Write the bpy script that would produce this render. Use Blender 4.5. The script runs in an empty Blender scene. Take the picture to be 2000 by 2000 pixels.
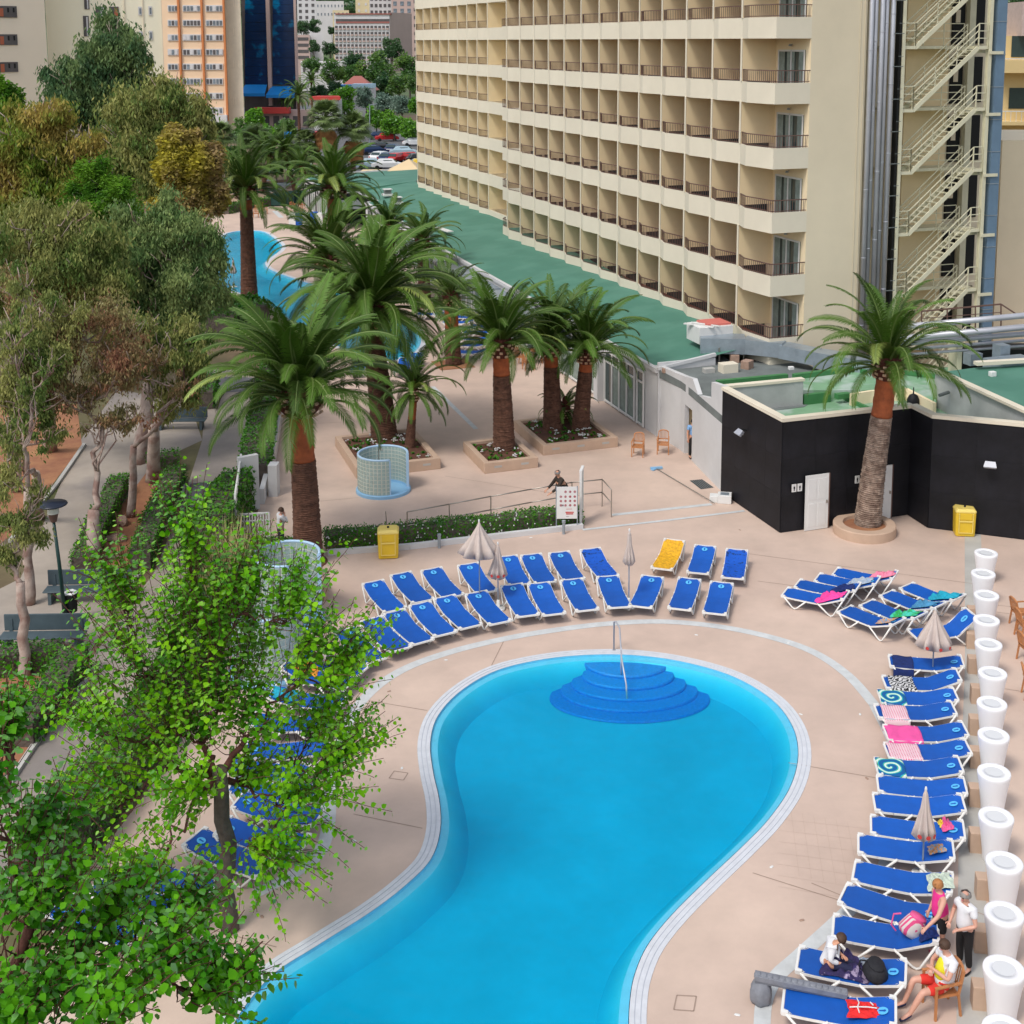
import bpy, bmesh, math, random
import numpy as np
from mathutils import Vector, Matrix
R = math.radians
S = bpy.context.scene
rnd = random.Random(7)
# ------------------------------------------------------------------ camera, light, exposure
CX, CY, F, PIT, H = 1080., 439., 2515., R(8.1), 17.3
cam_d = bpy.data.cameras.new('camera'); cam = bpy.data.objects.new('camera', cam_d)
S.collection.objects.link(cam); S.camera = cam
cam.location = (0, 0, H); cam.rotation_euler = (R(90)-PIT, 0, 0)
cam_d.sensor_width = 36; cam_d.lens = F/2000*36
cam_d.shift_x = -(CX-1000)/2000; cam_d.shift_y = -(1000-CY)/2000
cam_d.clip_start = .3; cam_d.clip_end = 6000
SUN_EL, SUN_AZ = R(56), R(230)            # azimuth the light comes from, counter-clockwise from +X
W = bpy.data.worlds.new('World'); S.world = W; W.use_nodes = True
_n = W.node_tree.nodes; _sky = _n.new('ShaderNodeTexSky'); _sky.sky_type = 'NISHITA'; _sky.sun_disc = False
_sky.sun_elevation = SUN_EL; _sky.sun_rotation = R(90)-SUN_AZ; _sky.air_density = 1.0; _sky.dust_density = 2.0; _sky.ozone_density = .6
_hs = _n.new('ShaderNodeHueSaturation'); _hs.inputs['Saturation'].default_value = .45
W.node_tree.links.new(_sky.outputs[0], _hs.inputs['Color'])
W.node_tree.links.new(_hs.outputs[0], _n['Background'].inputs[0]); _n['Background'].inputs[1].default_value = .15
sun_d = bpy.data.lights.new('sun', 'SUN'); sun_d.energy = 1.3; sun_d.angle = R(14); sun_d.color = (1, .94, .86)
sun = bpy.data.objects.new('sun', sun_d); S.collection.objects.link(sun)
sun.rotation_euler = Vector((math.cos(SUN_AZ)*math.cos(SUN_EL), math.sin(SUN_AZ)*math.cos(SUN_EL), math.sin(SUN_EL))).to_track_quat('Z', 'Y').to_euler()
S.view_settings.view_transform = 'Standard'; S.view_settings.look = 'None'; S.view_settings.exposure = .41; S.view_settings.gamma = 1
S.render.engine = 'CYCLES'; S.cycles.use_denoising = True
S.cycles.max_bounces = 6; S.cycles.diffuse_bounces = 3; S.cycles.glossy_bounces = 2; S.cycles.transmission_bounces = 4; S.cycles.transparent_max_bounces = 8
S.cycles.caustics_reflective = False; S.cycles.caustics_refractive = False
# ------------------------------------------------------------------ where things stand
_cp, _sp = math.cos(PIT), math.sin(PIT)
def ray(u, v):
    a = (u-CX)/F; b = -(v-CY)/F
    return (a, _cp+b*_sp, -_sp+b*_cp)
def G(u, v, z=0.):                       # the point at height z seen at (u, v) of the photograph
    d = ray(u, v); t = (z-H)/d[2]
    return Vector((d[0]*t, d[1]*t, z))
def D(u, v, Y):                          # the point at distance Y seen at (u, v)
    d = ray(u, v); t = Y/d[1]
    return Vector((d[0]*t, Y, H+d[2]*t))
K = 2000/1932.
def GK(u, v, z=0.): return G(u*K, v*K, z)
def ZG(x0, y0, sc, z=0.):                # a mapper for measurements taken in an enlarged crop
    return lambda u, v, z=z: G(x0+u/sc, y0+v/sc, z)
# ------------------------------------------------------------------ materials
MATS = {}
def mat(name, col, rough=.8, var=.0, vscale=3., bump=0., bscale=20., metal=0., hue=0., spec=.5, obj_rand=0., emit=0., col2=None, c2scale=1., c2pos=(.45, .6), trans=0., alpha=1.):
    m = bpy.data.materials.new(name); m.use_nodes = True; MATS[name] = m
    nt = m.node_tree; N = nt.nodes; L = nt.links; b = N['Principled BSDF']
    b.inputs['Roughness'].default_value = rough; b.inputs['Metallic'].default_value = metal
    b.inputs['Specular IOR Level'].default_value = spec
    b.inputs['Base Color'].default_value = (*col, 1)
    tc = N.new('ShaderNodeTexCoord'); co = tc.outputs['Object']
    out = None
    if col2 is not None:
        nz = N.new('ShaderNodeTexNoise'); nz.inputs['Scale'].default_value = c2scale; nz.inputs['Detail'].default_value = 6; L.new(co, nz.inputs['Vector'])
        rp = N.new('ShaderNodeValToRGB'); rp.color_ramp.elements[0].position = c2pos[0]; rp.color_ramp.elements[1].position = c2pos[1]
        rp.color_ramp.elements[0].color = (*col, 1); rp.color_ramp.elements[1].color = (*col2, 1)
        L.new(nz.outputs['Fac'], rp.inputs['Fac']); out = rp.outputs[0]
    if var or obj_rand:
        hs = N.new('ShaderNodeHueSaturation')
        if out: L.new(out, hs.inputs['Color'])
        else: hs.inputs['Color'].default_value = (*col, 1)
        val = None
        if var:
            nz = N.new('ShaderNodeTexNoise'); nz.inputs['Scale'].default_value = vscale; nz.inputs['Detail'].default_value = 5; nz.inputs['Roughness'].default_value = .65
            L.new(co, nz.inputs['Vector'])
            mr = N.new('ShaderNodeMapRange'); mr.inputs['From Min'].default_value = .3; mr.inputs['From Max'].default_value = .7
            mr.inputs['To Min'].default_value = 1-var; mr.inputs['To Max'].default_value = 1+var; L.new(nz.outputs['Fac'], mr.inputs['Value']); val = mr.outputs[0]
            if hue:
                mh = N.new('ShaderNodeMapRange'); mh.inputs['From Min'].default_value = .3; mh.inputs['From Max'].default_value = .7
                mh.inputs['To Min'].default_value = .5-hue; mh.inputs['To Max'].default_value = .5+hue; L.new(nz.outputs['Fac'], mh.inputs['Value']); L.new(mh.outputs[0], hs.inputs['Hue'])
        if obj_rand:
            oi = N.new('ShaderNodeObjectInfo'); m2 = N.new('ShaderNodeMapRange'); m2.inputs['To Min'].default_value = 1-obj_rand; m2.inputs['To Max'].default_value = 1+obj_rand
            L.new(oi.outputs['Random'], m2.inputs['Value'])
            if val:
                mm = N.new('ShaderNodeMath'); mm.operation = 'MULTIPLY'; L.new(val, mm.inputs[0]); L.new(m2.outputs[0], mm.inputs[1]); val = mm.outputs[0]
            else: val = m2.outputs[0]
        L.new(val, hs.inputs['Value']); out = hs.outputs[0]
    if out: L.new(out, b.inputs['Base Color'])
    if bump:
        nb = N.new('ShaderNodeTexNoise'); nb.inputs['Scale'].default_value = bscale; nb.inputs['Detail'].default_value = 4; L.new(co, nb.inputs['Vector'])
        bp = N.new('ShaderNodeBump'); bp.inputs['Strength'].default_value = bump; bp.inputs['Distance'].default_value = .05
        L.new(nb.outputs['Fac'], bp.inputs['Height']); L.new(bp.outputs[0], b.inputs['Normal'])
    if emit: b.inputs['Emission Color'].default_value = (*col, 1); b.inputs['Emission Strength'].default_value = emit
    if trans: b.inputs['Transmission Weight'].default_value = trans
    if alpha < 1: b.inputs['Alpha'].default_value = alpha
    return m
def leafmat(name, col, col2, scale=1.5, rough=.6, transl=.35, gloss=.15):
    """leaf: diffuse + translucent, two colours mixed by where on the tree the leaf hangs"""
    m = bpy.data.materials.new(name); m.use_nodes = True; MATS[name] = m
    nt = m.node_tree; N = nt.nodes; L = nt.links; N.clear()
    o = N.new('ShaderNodeOutputMaterial'); tc = N.new('ShaderNodeTexCoord')
    nz = N.new('ShaderNodeTexNoise'); nz.inputs['Scale'].default_value = scale; nz.inputs['Detail'].default_value = 3; L.new(tc.outputs['Object'], nz.inputs['Vector'])
    ge = N.new('ShaderNodeNewGeometry'); rp = N.new('ShaderNodeMix'); rp.data_type = 'RGBA'
    rp.inputs['A'].default_value = (*col, 1); rp.inputs['B'].default_value = (*col2, 1)
    ad = N.new('ShaderNodeMath'); ad.operation = 'MULTIPLY_ADD'; L.new(ge.outputs['Random Per Island'], ad.inputs[0]); ad.inputs[1].default_value = .5; 
    sb = N.new('ShaderNodeMapRange'); sb.inputs['From Min'].default_value = .38; sb.inputs['From Max'].default_value = .62; sb.inputs['To Max'].default_value = .75; sb.inputs['To Min'].default_value = -.2
    L.new(nz.outputs['Fac'], sb.inputs['Value']); L.new(sb.outputs[0], ad.inputs[2]); ad.use_clamp = True
    L.new(ad.outputs[0], rp.inputs['Factor'])
    d = N.new('ShaderNodeBsdfDiffuse'); t = N.new('ShaderNodeBsdfTranslucent'); g = N.new('ShaderNodeBsdfGlossy'); g.inputs['Roughness'].default_value = rough
    g.inputs['Color'].default_value = (.9, .95, .9, 1)
    L.new(rp.outputs['Result'], d.inputs['Color']); L.new(rp.outputs['Result'], t.inputs['Color'])
    m1 = N.new('ShaderNodeMixShader'); m1.inputs[0].default_value = transl; L.new(d.outputs[0], m1.inputs[1]); L.new(t.outputs[0], m1.inputs[2])
    fr = N.new('ShaderNodeFresnel'); fr.inputs['IOR'].default_value = 1.35; mu = N.new('ShaderNodeMath'); mu.operation = 'MULTIPLY'; mu.inputs[1].default_value = gloss; L.new(fr.outputs[0], mu.inputs[0])
    m2 = N.new('ShaderNodeMixShader'); L.new(mu.outputs[0], m2.inputs[0]); L.new(m1.outputs[0], m2.inputs[1]); L.new(g.outputs[0], m2.inputs[2])
    L.new(m2.outputs[0], o.inputs['Surface']); return m
mat('deck', (.56, .425, .35), .75, .10, .6, .04, 40, col2=(.60, .46, .375), c2scale=.12)
mat('tile_joint', (.45, .34, .275), .9)
mat('deck_joint', (.34, .25, .20), .9)
mat('pale_band', (.56, .58, .58), .7, .12, 3, .05, 30)
mat('coping', (.60, .62, .66), .6, .08, 4, .05, 60)
mat('coping_gap', (.50, .53, .59), .8)
mat('lip_tile', (.14, .54, .76), .3, .06, 4)
mat('basin', (.035, .53, .72), .5, .10, .5)
mat('step_tile', (.01, .24, .66), .5, .16, 14)
mat('concrete', (.44, .43, .40), .85, .14, .5, .08, 20)
mat('path', (.36, .31, .26), .9, .18, .35, .06, 25, col2=(.25, .22, .20), c2scale=.25)
mat('path_dark', (.13, .13, .14), .9, .2, .8)
mat('asphalt', (.12, .12, .125), .9, .15, .2)
mat('earth', (.33, .15, .075), .95, .25, .8, .3, 8, hue=.01)
mat('ground_soil', (.16, .11, .065), .95, .3, .5, .2, 6, col2=(.09, .10, .035), c2scale=.05)
mat('dirt', (.12, .05, .03), .95, .3, 4, .5, 15)
mat('planter', (.52, .37, .27), .75, .07, 2, .03, 30)
mat('cream', (.72, .655, .52), .75, .06, .35, .04, 8)
mat('gable_paint', (.71, .62, .455), .8, .06, .25, .04, 8)
mat('tan_paint', (.88, .71, .44), .8, .05, .8)
mat('peach_paint', (.88, .73, .49), .8, .05, .8)
mat('rail_brown', (.13, .07, .055), .5)
mat('floor_tile_red', (.28, .09, .06), .7)
mat('window_glass', (.035, .06, .06), .08, .2, .6)
mat('curtain', (.22, .27, .24), .8, .25, 3)
mat('white_paint', (.72, .72, .70), .5, .04, 2)
mat('white_wall', (.60, .60, .60), .8, .08, .5, .05, 6)
mat('grey_wall', (.42, .43, .42), .9, .14, .8, .1, 6)
mat('black_panel', (.008, .008, .011), .6, .6, .9, .03, 6, spec=.3)
mat('panel_joint', (.001, .001, .0015), .9)
mat('roof_green', (.062, .19, .135), .75, .06, .6, .02, 30, col2=(.08, .22, .16), c2scale=.5)
mat('roof_light_green', (.19, .36, .21), .6, .15, .6, .05, 5, col2=(.38, .48, .42), c2scale=.9)
mat('green_paint', (.05, .20, .065), .6, .1, 3)
mat('roof_grey', (.15, .17, .165), .9, .25, .8, .1, 10)
mat('galv', (.34, .40, .45), .35, .15, 2, .05, 3, metal=.5)
mat('silver', (.46, .47, .51), .42, .10, 1, metal=.35)
mat('duct_blue', (.13, .21, .30), .5, .12, .8)
mat('stair_cream', (.66, .63, .46), .6, .08, 2)
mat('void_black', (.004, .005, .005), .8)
mat('steel', (.38, .34, .30), .35, metal=.7)
mat('coral', (.60, .16, .13), .7)
mat('brick_tan', (.36, .24, .18), .9, .2, 6)
mat('glass_block', (.36, .46, .43), .15, .18, 9, .2, 25)
mat('mortar', (.66, .66, .58), .8)
mat('sky_blue_paint', (.24, .46, .68), .5, .08, 2)
mat('rim_blue', (.40, .57, .74), .5, .05, 2)
mat('yellow_plastic', (.74, .50, .03), .45, .05, 2)
mat('yellow_light', (.80, .62, .16), .45)
mat('pot_white', (.86, .86, .88), .4)
mat('pot_lens', (.66, .67, .68), .4)
mat('lounger_white', (.76, .75, .72), .45, .03, 5)
mat('sling_blue', (.0, .085, .42), .6, .12, 2, .15, 250, obj_rand=.13)
mat('sling_mark', (.10, .48, .86), .6)
mat('sling_mark_pale', (.55, .78, .92), .6)
mat('umbrella_cloth', (.55, .46, .41), .85, .08, 3)
mat('umbrella_fold', (.30, .20, .17), .9)
mat('red_print', (.55, .05, .04), .7)
mat('wood', (.48, .20, .075), .5, .12, 6)
mat('frond', (.062, .130, .014), .55, .25, .5, obj_rand=.4, spec=.25, hue=.012)
mat('frond_yellow', (.20, .26, .05), .45, .2, 1, obj_rand=.3)
mat('frond_fan', (.13, .19, .06), .55, .25, .5, obj_rand=.35, spec=.25)
mat('frond_rib', (.14, .20, .05), .6)
mat('palm_trunk', (.135, .062, .038), .95, .45, 5, .8, 7)
mat('palm_peeled', (.34, .085, .025), .8, .3, 4, .3, 8)
mat('palm_grey', (.30, .22, .17), .95, .35, 7, .8, 9, col2=(.18, .12, .09), c2scale=3)
mat('palm_boss', (.09, .022, .012), .9, .3, 6, .6, 9)
mat('palm_stub', (.62, .42, .28), .8)
mat('dead_frond', (.32, .15, .05), .9, .3, 3)
mat('bark_dark', (.10, .08, .065), .95, .4, 4, .8, 10)
mat('bark_red', (.10, .035, .025), .9, .3, 4, .5, 8)
mat('bark_pale', (.42, .33, .28), .8, .25, 2.5, .3, 8, col2=(.26, .16, .13), c2scale=2)
leafmat('leaf_mulberry', (.085, .34, .008), (.30, .64, .015), 1.0, .5, .4, .12)
leafmat('leaf_near', (.045, .24, .010), (.14, .44, .012), 1.5, .45, .38, .15)
leafmat('leaf_hedge', (.03, .13, .012), (.09, .27, .018), 2.5, .6, .2, .08)
leafmat('leaf_euc', (.11, .19, .045), (.36, .36, .12), .6, .7, .3, .05)
leafmat('leaf_euc_dark', (.07, .15, .065), (.19, .27, .10), .7, .7, .3, .05)
leafmat('leaf_euc_blue', (.11, .21, .07), (.31, .39, .14), .8, .7, .3, .05)
leafmat('leaf_olive', (.14, .24, .03), (.44, .33, .09), .5, .7, .3, .05)
leafmat('leaf_ochre', (.34, .24, .12), (.46, .41, .05), .30, .7, .3, .04)
leafmat('leaf_red', (.34, .16, .10), (.30, .29, .12), .9, .7, .3, .05)
leafmat('leaf_pine', (.06, .18, .016), (.17, .35, .03), 1, .7, .3, .04)
leafmat('leaf_bg', (.07, .17, .04), (.18, .30, .06), .15)
leafmat('leaf_bg_bright', (.09, .26, .02), (.20, .42, .04), .2)
leafmat('leaf_bg_grey', (.15, .24, .18), (.32, .42, .33), .2)
leafmat('leaf_bg_dark', (.035, .10, .04), (.09, .18, .06), .15)
# ------------------------------------------------------------------ meshes
class MB:
    def __init__(s): s.v = []; s.f = []; s.m = []
    def add(s, vs, fs, mi=0):
        o = len(s.v); s.v += [tuple(p) for p in vs]; s.f += [tuple(i+o for i in f) for f in fs]; s.m += [mi]*len(fs); return s
    def box(s, c, d, rz=0., mi=0, M=None):
        x, y, z = d[0]/2, d[1]/2, d[2]/2
        vs = [Vector((a*x, b*y, e*z)) for e in (-1, 1) for a, b in ((-1, -1), (1, -1), (1, 1), (-1, 1))]
        if M is None: M = Matrix.Rotation(rz, 3, 'Z')
        return s.add([M@v+Vector(c) for v in vs], [(3, 2, 1, 0), (4, 5, 6, 7), (0, 1, 5, 4), (1, 2, 6, 5), (2, 3, 7, 6), (3, 0, 4, 7)], mi)
    def bb(s, a, b, mi=0): return s.box([(a[i]+b[i])/2 for i in range(3)], [abs(b[i]-a[i]) for i in range(3)], mi=mi)
    def bar(s, p, q, w, h=None, mi=0):
        p, q = Vector(p), Vector(q); h = h or w; d = q-p; L = d.length
        if L < 1e-6: return s
        x = d/L; u = Vector((0, 0, 1)) if abs(x.z) < .95 else Vector((0, 1, 0)); y = u.cross(x).normalized(); z = x.cross(y)
        return s.box((p+q)/2, (L, w, h), mi=mi, M=Matrix((x, y, z)).transposed())
    def prism(s, poly, z0, z1, mi=0, top=True, bottom=False):
        n = len(poly); a = sum(poly[i][0]*poly[(i+1) % n][1]-poly[(i+1) % n][0]*poly[i][1] for i in range(n))
        if a < 0: poly = poly[::-1]
        vs = [(p[0], p[1], z0) for p in poly]+[(p[0], p[1], z1) for p in poly]
        fs = [(i, (i+1) % n, n+(i+1) % n, n+i) for i in range(n)]
        if top: fs.append(tuple(range(n, 2*n)))
        if bottom: fs.append(tuple(range(n-1, -1, -1)))
        return s.add(vs, fs, mi)
    def tube(s, pts, rs, n=8, mi=0, cap=True):
        pts = [Vector(p) for p in pts]
        if not hasattr(rs, '__len__'): rs = [rs]*len(pts)
        vs = []; pv = None
        for i, p in enumerate(pts):
            d = (pts[min(i+1, len(pts)-1)]-pts[max(i-1, 0)]).normalized()
            if pv is None: pv = (Vector((1, 0, 0)) if abs(d.x) < .8 else Vector((0, 1, 0)))
            a = (pv-d*pv.dot(d)).normalized(); b = d.cross(a); pv = a
            vs += [p+(a*math.cos(6.28318*k/n)+b*math.sin(6.28318*k/n))*rs[i] for k in range(n)]
        fs = [(i*n+k, i*n+(k+1) % n, (i+1)*n+(k+1) % n, (i+1)*n+k) for i in range(len(pts)-1) for k in range(n)]
        if cap: fs += [tuple(range(n-1, -1, -1)), tuple(range((len(pts)-1)*n, len(pts)*n))]
        return s.add(vs, fs, mi)
    def lathe(s, prof, n=24, c=(0, 0, 0), mi=0, a0=0., a1=6.2831853, wob=None):
        full = abs(a1-a0) > 6.28; m = n if full else n+1
        vs = []
        for r, z in prof:
            for k in range(m):
                a = a0+(a1-a0)*k/n; q = r*(wob(a, z) if wob else 1); vs.append((c[0]+q*math.cos(a), c[1]+q*math.sin(a), c[2]+z))
        fs = [(i*m+k, i*m+(k+1) % m, (i+1)*m+(k+1) % m, (i+1)*m+k) for i in range(len(prof)-1) for k in range(n)]
        return s.add(vs, fs, mi)
    def mesh(s, name, mats, smooth=False, bevel=0.):
        me = bpy.data.meshes.new(name); me.from_pydata(s.v, [], s.f)
        for m in (mats if isinstance(mats, (list, tuple)) else [mats]): me.materials.append(MATS[m])
        if any(s.m): me.polygons.foreach_set('material_index', s.m)
        if smooth: me.polygons.foreach_set('use_smooth', [True]*len(s.f))
        me.update(); return me
    def build(s, name, mats, parent=None, smooth=False, loc=None, rz=0., kind=None, bevel=0.):
        o = bpy.data.objects.new(name, s.mesh(name, mats, smooth)); S.collection.objects.link(o)
        if parent: o.parent = parent
        if loc is not None: o.location = loc
        if rz: o.rotation_euler.z = rz
        if kind: o['kind'] = kind
        if bevel:
            b = o.modifiers.new('bevel', 'BEVEL'); b.width = bevel; b.segments = 2; b.limit_method = 'ANGLE'
        return o
def tag(o, label, cat, group=None, kind=None):
    o['label'] = label; o['category'] = cat
    if group: o['group'] = group
    if kind: o['kind'] = kind
    return o
def thing(name, label, cat, loc=(0, 0, 0), rz=0., group=None, sc=1.):
    o = bpy.data.objects.new(name, None); S.collection.objects.link(o); o.location = loc; o.rotation_euler.z = rz; o.empty_display_size = .2
    if sc != 1.: o.scale = (sc, sc, sc)
    return tag(o, label, cat, group)
KIDS = {}
def kids(o): return [c for c in S.objects if c.parent == o]
def inst(me, name, parent=None, loc=(0, 0, 0), rot=None, sc=None):
    o = bpy.data.objects.new(name, me); S.collection.objects.link(o)
    if parent: o.parent = parent
    o.location = loc
    if rot is not None: o.rotation_euler = rot
    if sc is not None: o.scale = sc if hasattr(sc, '__len__') else (sc, sc, sc)
    return o
def dup(root, loc, rz, label, children, group=None):
    r = root.copy(); S.collection.objects.link(r); r.location = loc; r.rotation_euler.z = rz; r['label'] = label
    if group: r['group'] = group
    for ch in children:
        c = ch[0].copy(); S.collection.objects.link(c); c.parent = r
        for g in ch[1]:
            d = g.copy(); S.collection.objects.link(d); d.parent = c
    return r
def tree_of(root):
    k = {}
    for o in S.objects:
        if o.parent: k.setdefault(o.parent.name, []).append(o)
    return [(c, k.get(c.name, [])) for c in k.get(root.name, [])]
def struct(mb, name, mats, **k):
    return mb.build(name, mats, kind='structure', **k)
def catmull(P, n=8, closed=False):
    P = [Vector(p) for p in P]; m = len(P); out = []
    for i in range(m if closed else m-1):
        if closed: a, b, c, d = P[(i-1) % m], P[i], P[(i+1) % m], P[(i+2) % m]
        else: a, b, c, d = P[max(i-1, 0)], P[i], P[i+1], P[min(i+2, m-1)]
        for k in range(n):
            t = k/n; out.append(.5*((2*b)+(c-a)*t+(2*a-5*b+4*c-d)*t*t+(3*b-a-3*c+d)*t**3))
    if not closed: out.append(P[-1])
    return out
def offset(poly, d):                     # closed outline moved by d along its outward normal
    n = len(poly); a = sum(poly[i][0]*poly[(i+1) % n][1]-poly[(i+1) % n][0]*poly[i][1] for i in range(n)); sg = 1 if a > 0 else -1
    out = []
    for i in range(n):
        t = Vector((poly[(i+1) % n][0]-poly[i-1][0], poly[(i+1) % n][1]-poly[i-1][1])).normalized()
        out.append(Vector((poly[i][0]+t.y*d*sg, poly[i][1]-t.x*d*sg, 0)))
    return out
def ring(mb, A, B, za, zb, closed=True, mi=0):
    n = len(A); vs = [(p[0], p[1], za) for p in A]+[(p[0], p[1], zb) for p in B]
    fs = [(i, (i+1) % n, n+(i+1) % n, n+i) for i in range(n if closed else n-1)]
    a = sum(A[i][0]*A[(i+1) % n][1]-A[(i+1) % n][0]*A[i][1] for i in range(n))
    return mb.add(vs, fs, mi)
def strip(mb, P, w, z, mi=0):
    P = [Vector((p[0], p[1], 0)) for p in P]; L = []; Rr = []
    for i, p in enumerate(P):
        t = (P[min(i+1, len(P)-1)]-P[max(i-1, 0)]).normalized(); nn = Vector((-t.y, t.x, 0))*w/2; L.append(p+nn); Rr.append(p-nn)
    n = len(P); return mb.add([(q.x, q.y, z) for q in Rr]+[(q.x, q.y, z) for q in L], [(i, i+1, n+i+1, n+i) for i in range(n-1)], mi)
def fix_up(o):                           # face normals of a flat sheet upward
    me = o.data; bm = bmesh.new(); bm.from_mesh(me)
    for f in bm.faces:
        f.normal_update()
        if f.normal.z < 0: f.normal_flip()
    bm.to_mesh(me); bm.free(); return o
def tri_sheet(loops, z, name, mats, **k):    # a flat sheet with holes
    bm = bmesh.new(); es = []
    for lp in loops:
        vs = [bm.verts.new((p[0], p[1], z)) for p in lp]
        es += [bm.edges.new((vs[i], vs[(i+1) % len(vs)])) for i in range(len(vs))]
    bmesh.ops.triangle_fill(bm, use_beauty=True, use_dissolve=False, edges=es)
    for f in bm.faces:
        f.normal_update()
        if f.normal.z < 0: f.normal_flip()
    me = bpy.data.meshes.new(name); bm.to_mesh(me); bm.free(); me.materials.append(MATS[mats])
    o = bpy.data.objects.new(name, me); S.collection.objects.link(o); o['kind'] = k.get('kind', 'structure'); return o
# ------------------------------------------------------------------ pool and deck
PK = [(430, 1960), (505, 1850), (600, 1785), (700, 1722), (770, 1668), (815, 1620), (832, 1565), (830, 1510), (818, 1455), (813, 1400), (828, 1350), (872, 1303), (940, 1265), (1030, 1244), (1120, 1236), (1210, 1238), (1300, 1252), (1385, 1278), (1455, 1320), (1494, 1370), (1505, 1425), (1490, 1485), (1450, 1545), (1400, 1597), (1330, 1663), (1265, 1728), (1220, 1785), (1196, 1840), (1187, 1890), (1186, 1950), (1200, 2030), (1150, 2130), (900, 2230), (600, 2230), (420, 2090)]
pool_o = catmull([GK(u, v) for u, v in PK], 5, True)
# second pool, beyond the palms
PF = [(395, 470), (430, 440), (490, 436), (520, 452), (532, 468), (508, 488), (500, 498), (512, 510), (560, 528), (600, 540), (660, 555), (720, 580), (760, 600), (790, 628), (792, 652), (770, 672), (735, 680), (700, 676), (660, 660), (600, 640), (560, 615), (530, 590), (505, 572), (470, 558), (430, 545), (390, 520), (375, 495)]
pool_f = catmull([GK(u, v) for u, v in PF], 4, True)
# ground: one sheet to the horizon with the two pools cut out
gr = [(-3000, -300), (3000, -300), (3000, 5500), (-3000, 5500)]
DECK = [G(380, 2300), G(-50, 2150), G(170, 1700), G(330, 1490), G(470, 1200), G(500, 1010), G(535, 900), G(575, 700), G(500, 620), G(430, 560), G(340, 500), G(360, 440), G(440, 415), G(600, 385), G(820, 380), G(1300, 640), G(2300, 700), G(2500, 1100), G(2600, 2300)]
DECK = [Vector((p.x, p.y, 0)) for p in DECK]
o1 = offset(pool_o, .331); f1 = offset(pool_f, .331)
tri_sheet([gr, DECK], 0, 'ground', 'ground_soil')
tri_sheet([DECK, o1, f1], 0, 'pool_deck', 'deck')
def pool(name, outl, cop, depth, tilt=None):
    root = bpy.data.objects.new(name, None); S.collection.objects.link(root); root['kind'] = 'structure'
    A = offset(outl, cop); lip = offset(outl, -.17)
    mb = MB(); w = cop/3
    for k in range(3):                   # three coping strips, narrow grooves between
        a, b = offset(outl, cop-k*w), offset(outl, cop-(k+1)*w+.018)
        ring(mb, a, b, .012, .012)
        if k < 2: ring(mb, b, offset(outl, cop-(k+1)*w), .002, .002, mi=1)
        ring(mb, offset(outl, cop-k*w), offset(outl, cop-k*w), .0, .012)
        ring(mb, b, b, .012, .0)
    mb.build('coping', ['coping', 'coping_gap'], root)
    m2 = MB(); ring(m2, offset(outl, .006), outl, .012, -.05); ring(m2, outl, lip, -.05, -.075)
    m2.build('gutter_lip', 'lip_tile', root)
    toe = offset(outl, -.60); m3 = MB(); ring(m3, lip, toe, -.075, -depth); m3.build('basin_wall', 'basin', root, smooth=True)
    o = tri_sheet([toe], -depth, 'basin_floor', 'basin'); o.parent = root
    return root, lip
pl, lip_o = pool('swimming_pool', pool_o, .33, .50)
pf, lip_f = pool('far_swimming_pool', pool_f, .33, .5)
# the steps: five half-round treads at the head of the pool
sc0 = GK(1185, 1236); sc0.z = 0
for k, (r, zt) in enumerate(((3.25, -.44), (2.8, -.37), (2.36, -.29), (1.9, -.20), (1.42, -.11))):
    a_ = R(52) if r > 1.5 else R(80)
    m = MB(); m.lathe([(.02, zt), (r-.03, zt), (r, zt-.04), (r, -.49)], 48, (sc0.x-.04, sc0.y+.4, 0), a0=R(270)-a_, a1=R(270)+a_, wob=lambda a, z: 1-.16*abs((a-R(270))/a_)**7); m.build('pool_step', 'step_tile', pl)
# water
m = bpy.data.materials.new('water'); m.use_nodes = True; MATS['water'] = m
nt = m.node_tree; N = nt.nodes; L = nt.links; N.clear(); o = N.new('ShaderNodeOutputMaterial')
tr = N.new('ShaderNodeBsdfTransparent'); tr.inputs[0].default_value = (.95, 1, 1, 1); gl = N.new('ShaderNodeBsdfGlossy'); gl.inputs['Roughness'].default_value = .06
fr = N.new('ShaderNodeFresnel'); fr.inputs['IOR'].default_value = 1.2; mx = N.new('ShaderNodeMixShader')
tc = N.new('ShaderNodeTexCoord'); nz = N.new('ShaderNodeTexNoise'); nz.inputs['Scale'].default_value = 2.2; nz.inputs['Detail'].default_value = 5; nz.inputs['Roughness'].default_value = .6; nz.inputs['Distortion'].default_value = .6
bp = N.new('ShaderNodeBump'); bp.inputs['Strength'].default_value = .30; bp.inputs['Distance'].default_value = .1
L.new(tc.outputs['Object'], nz.inputs['Vector']); L.new(nz.outputs['Fac'], bp.inputs['Height']); L.new(bp.outputs[0], gl.inputs['Normal']); L.new(bp.outputs[0], fr.inputs['Normal'])
gi = N.new('ShaderNodeNewGeometry'); ms = N.new('ShaderNodeMath'); ms.operation = 'SUBTRACT'; ms.inputs[0].default_value = 1; L.new(gi.outputs['Backfacing'], ms.inputs[1]); mf = N.new('ShaderNodeMath'); mf.operation = 'MULTIPLY'; L.new(fr.outputs[0], mf.inputs[0]); L.new(ms.outputs[0], mf.inputs[1]); L.new(mf.outputs[0], mx.inputs[0]); L.new(tr.outputs[0], mx.inputs[1]); L.new(gl.outputs[0], mx.inputs[2]); L.new(mx.outputs[0], o.inputs[0])
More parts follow.
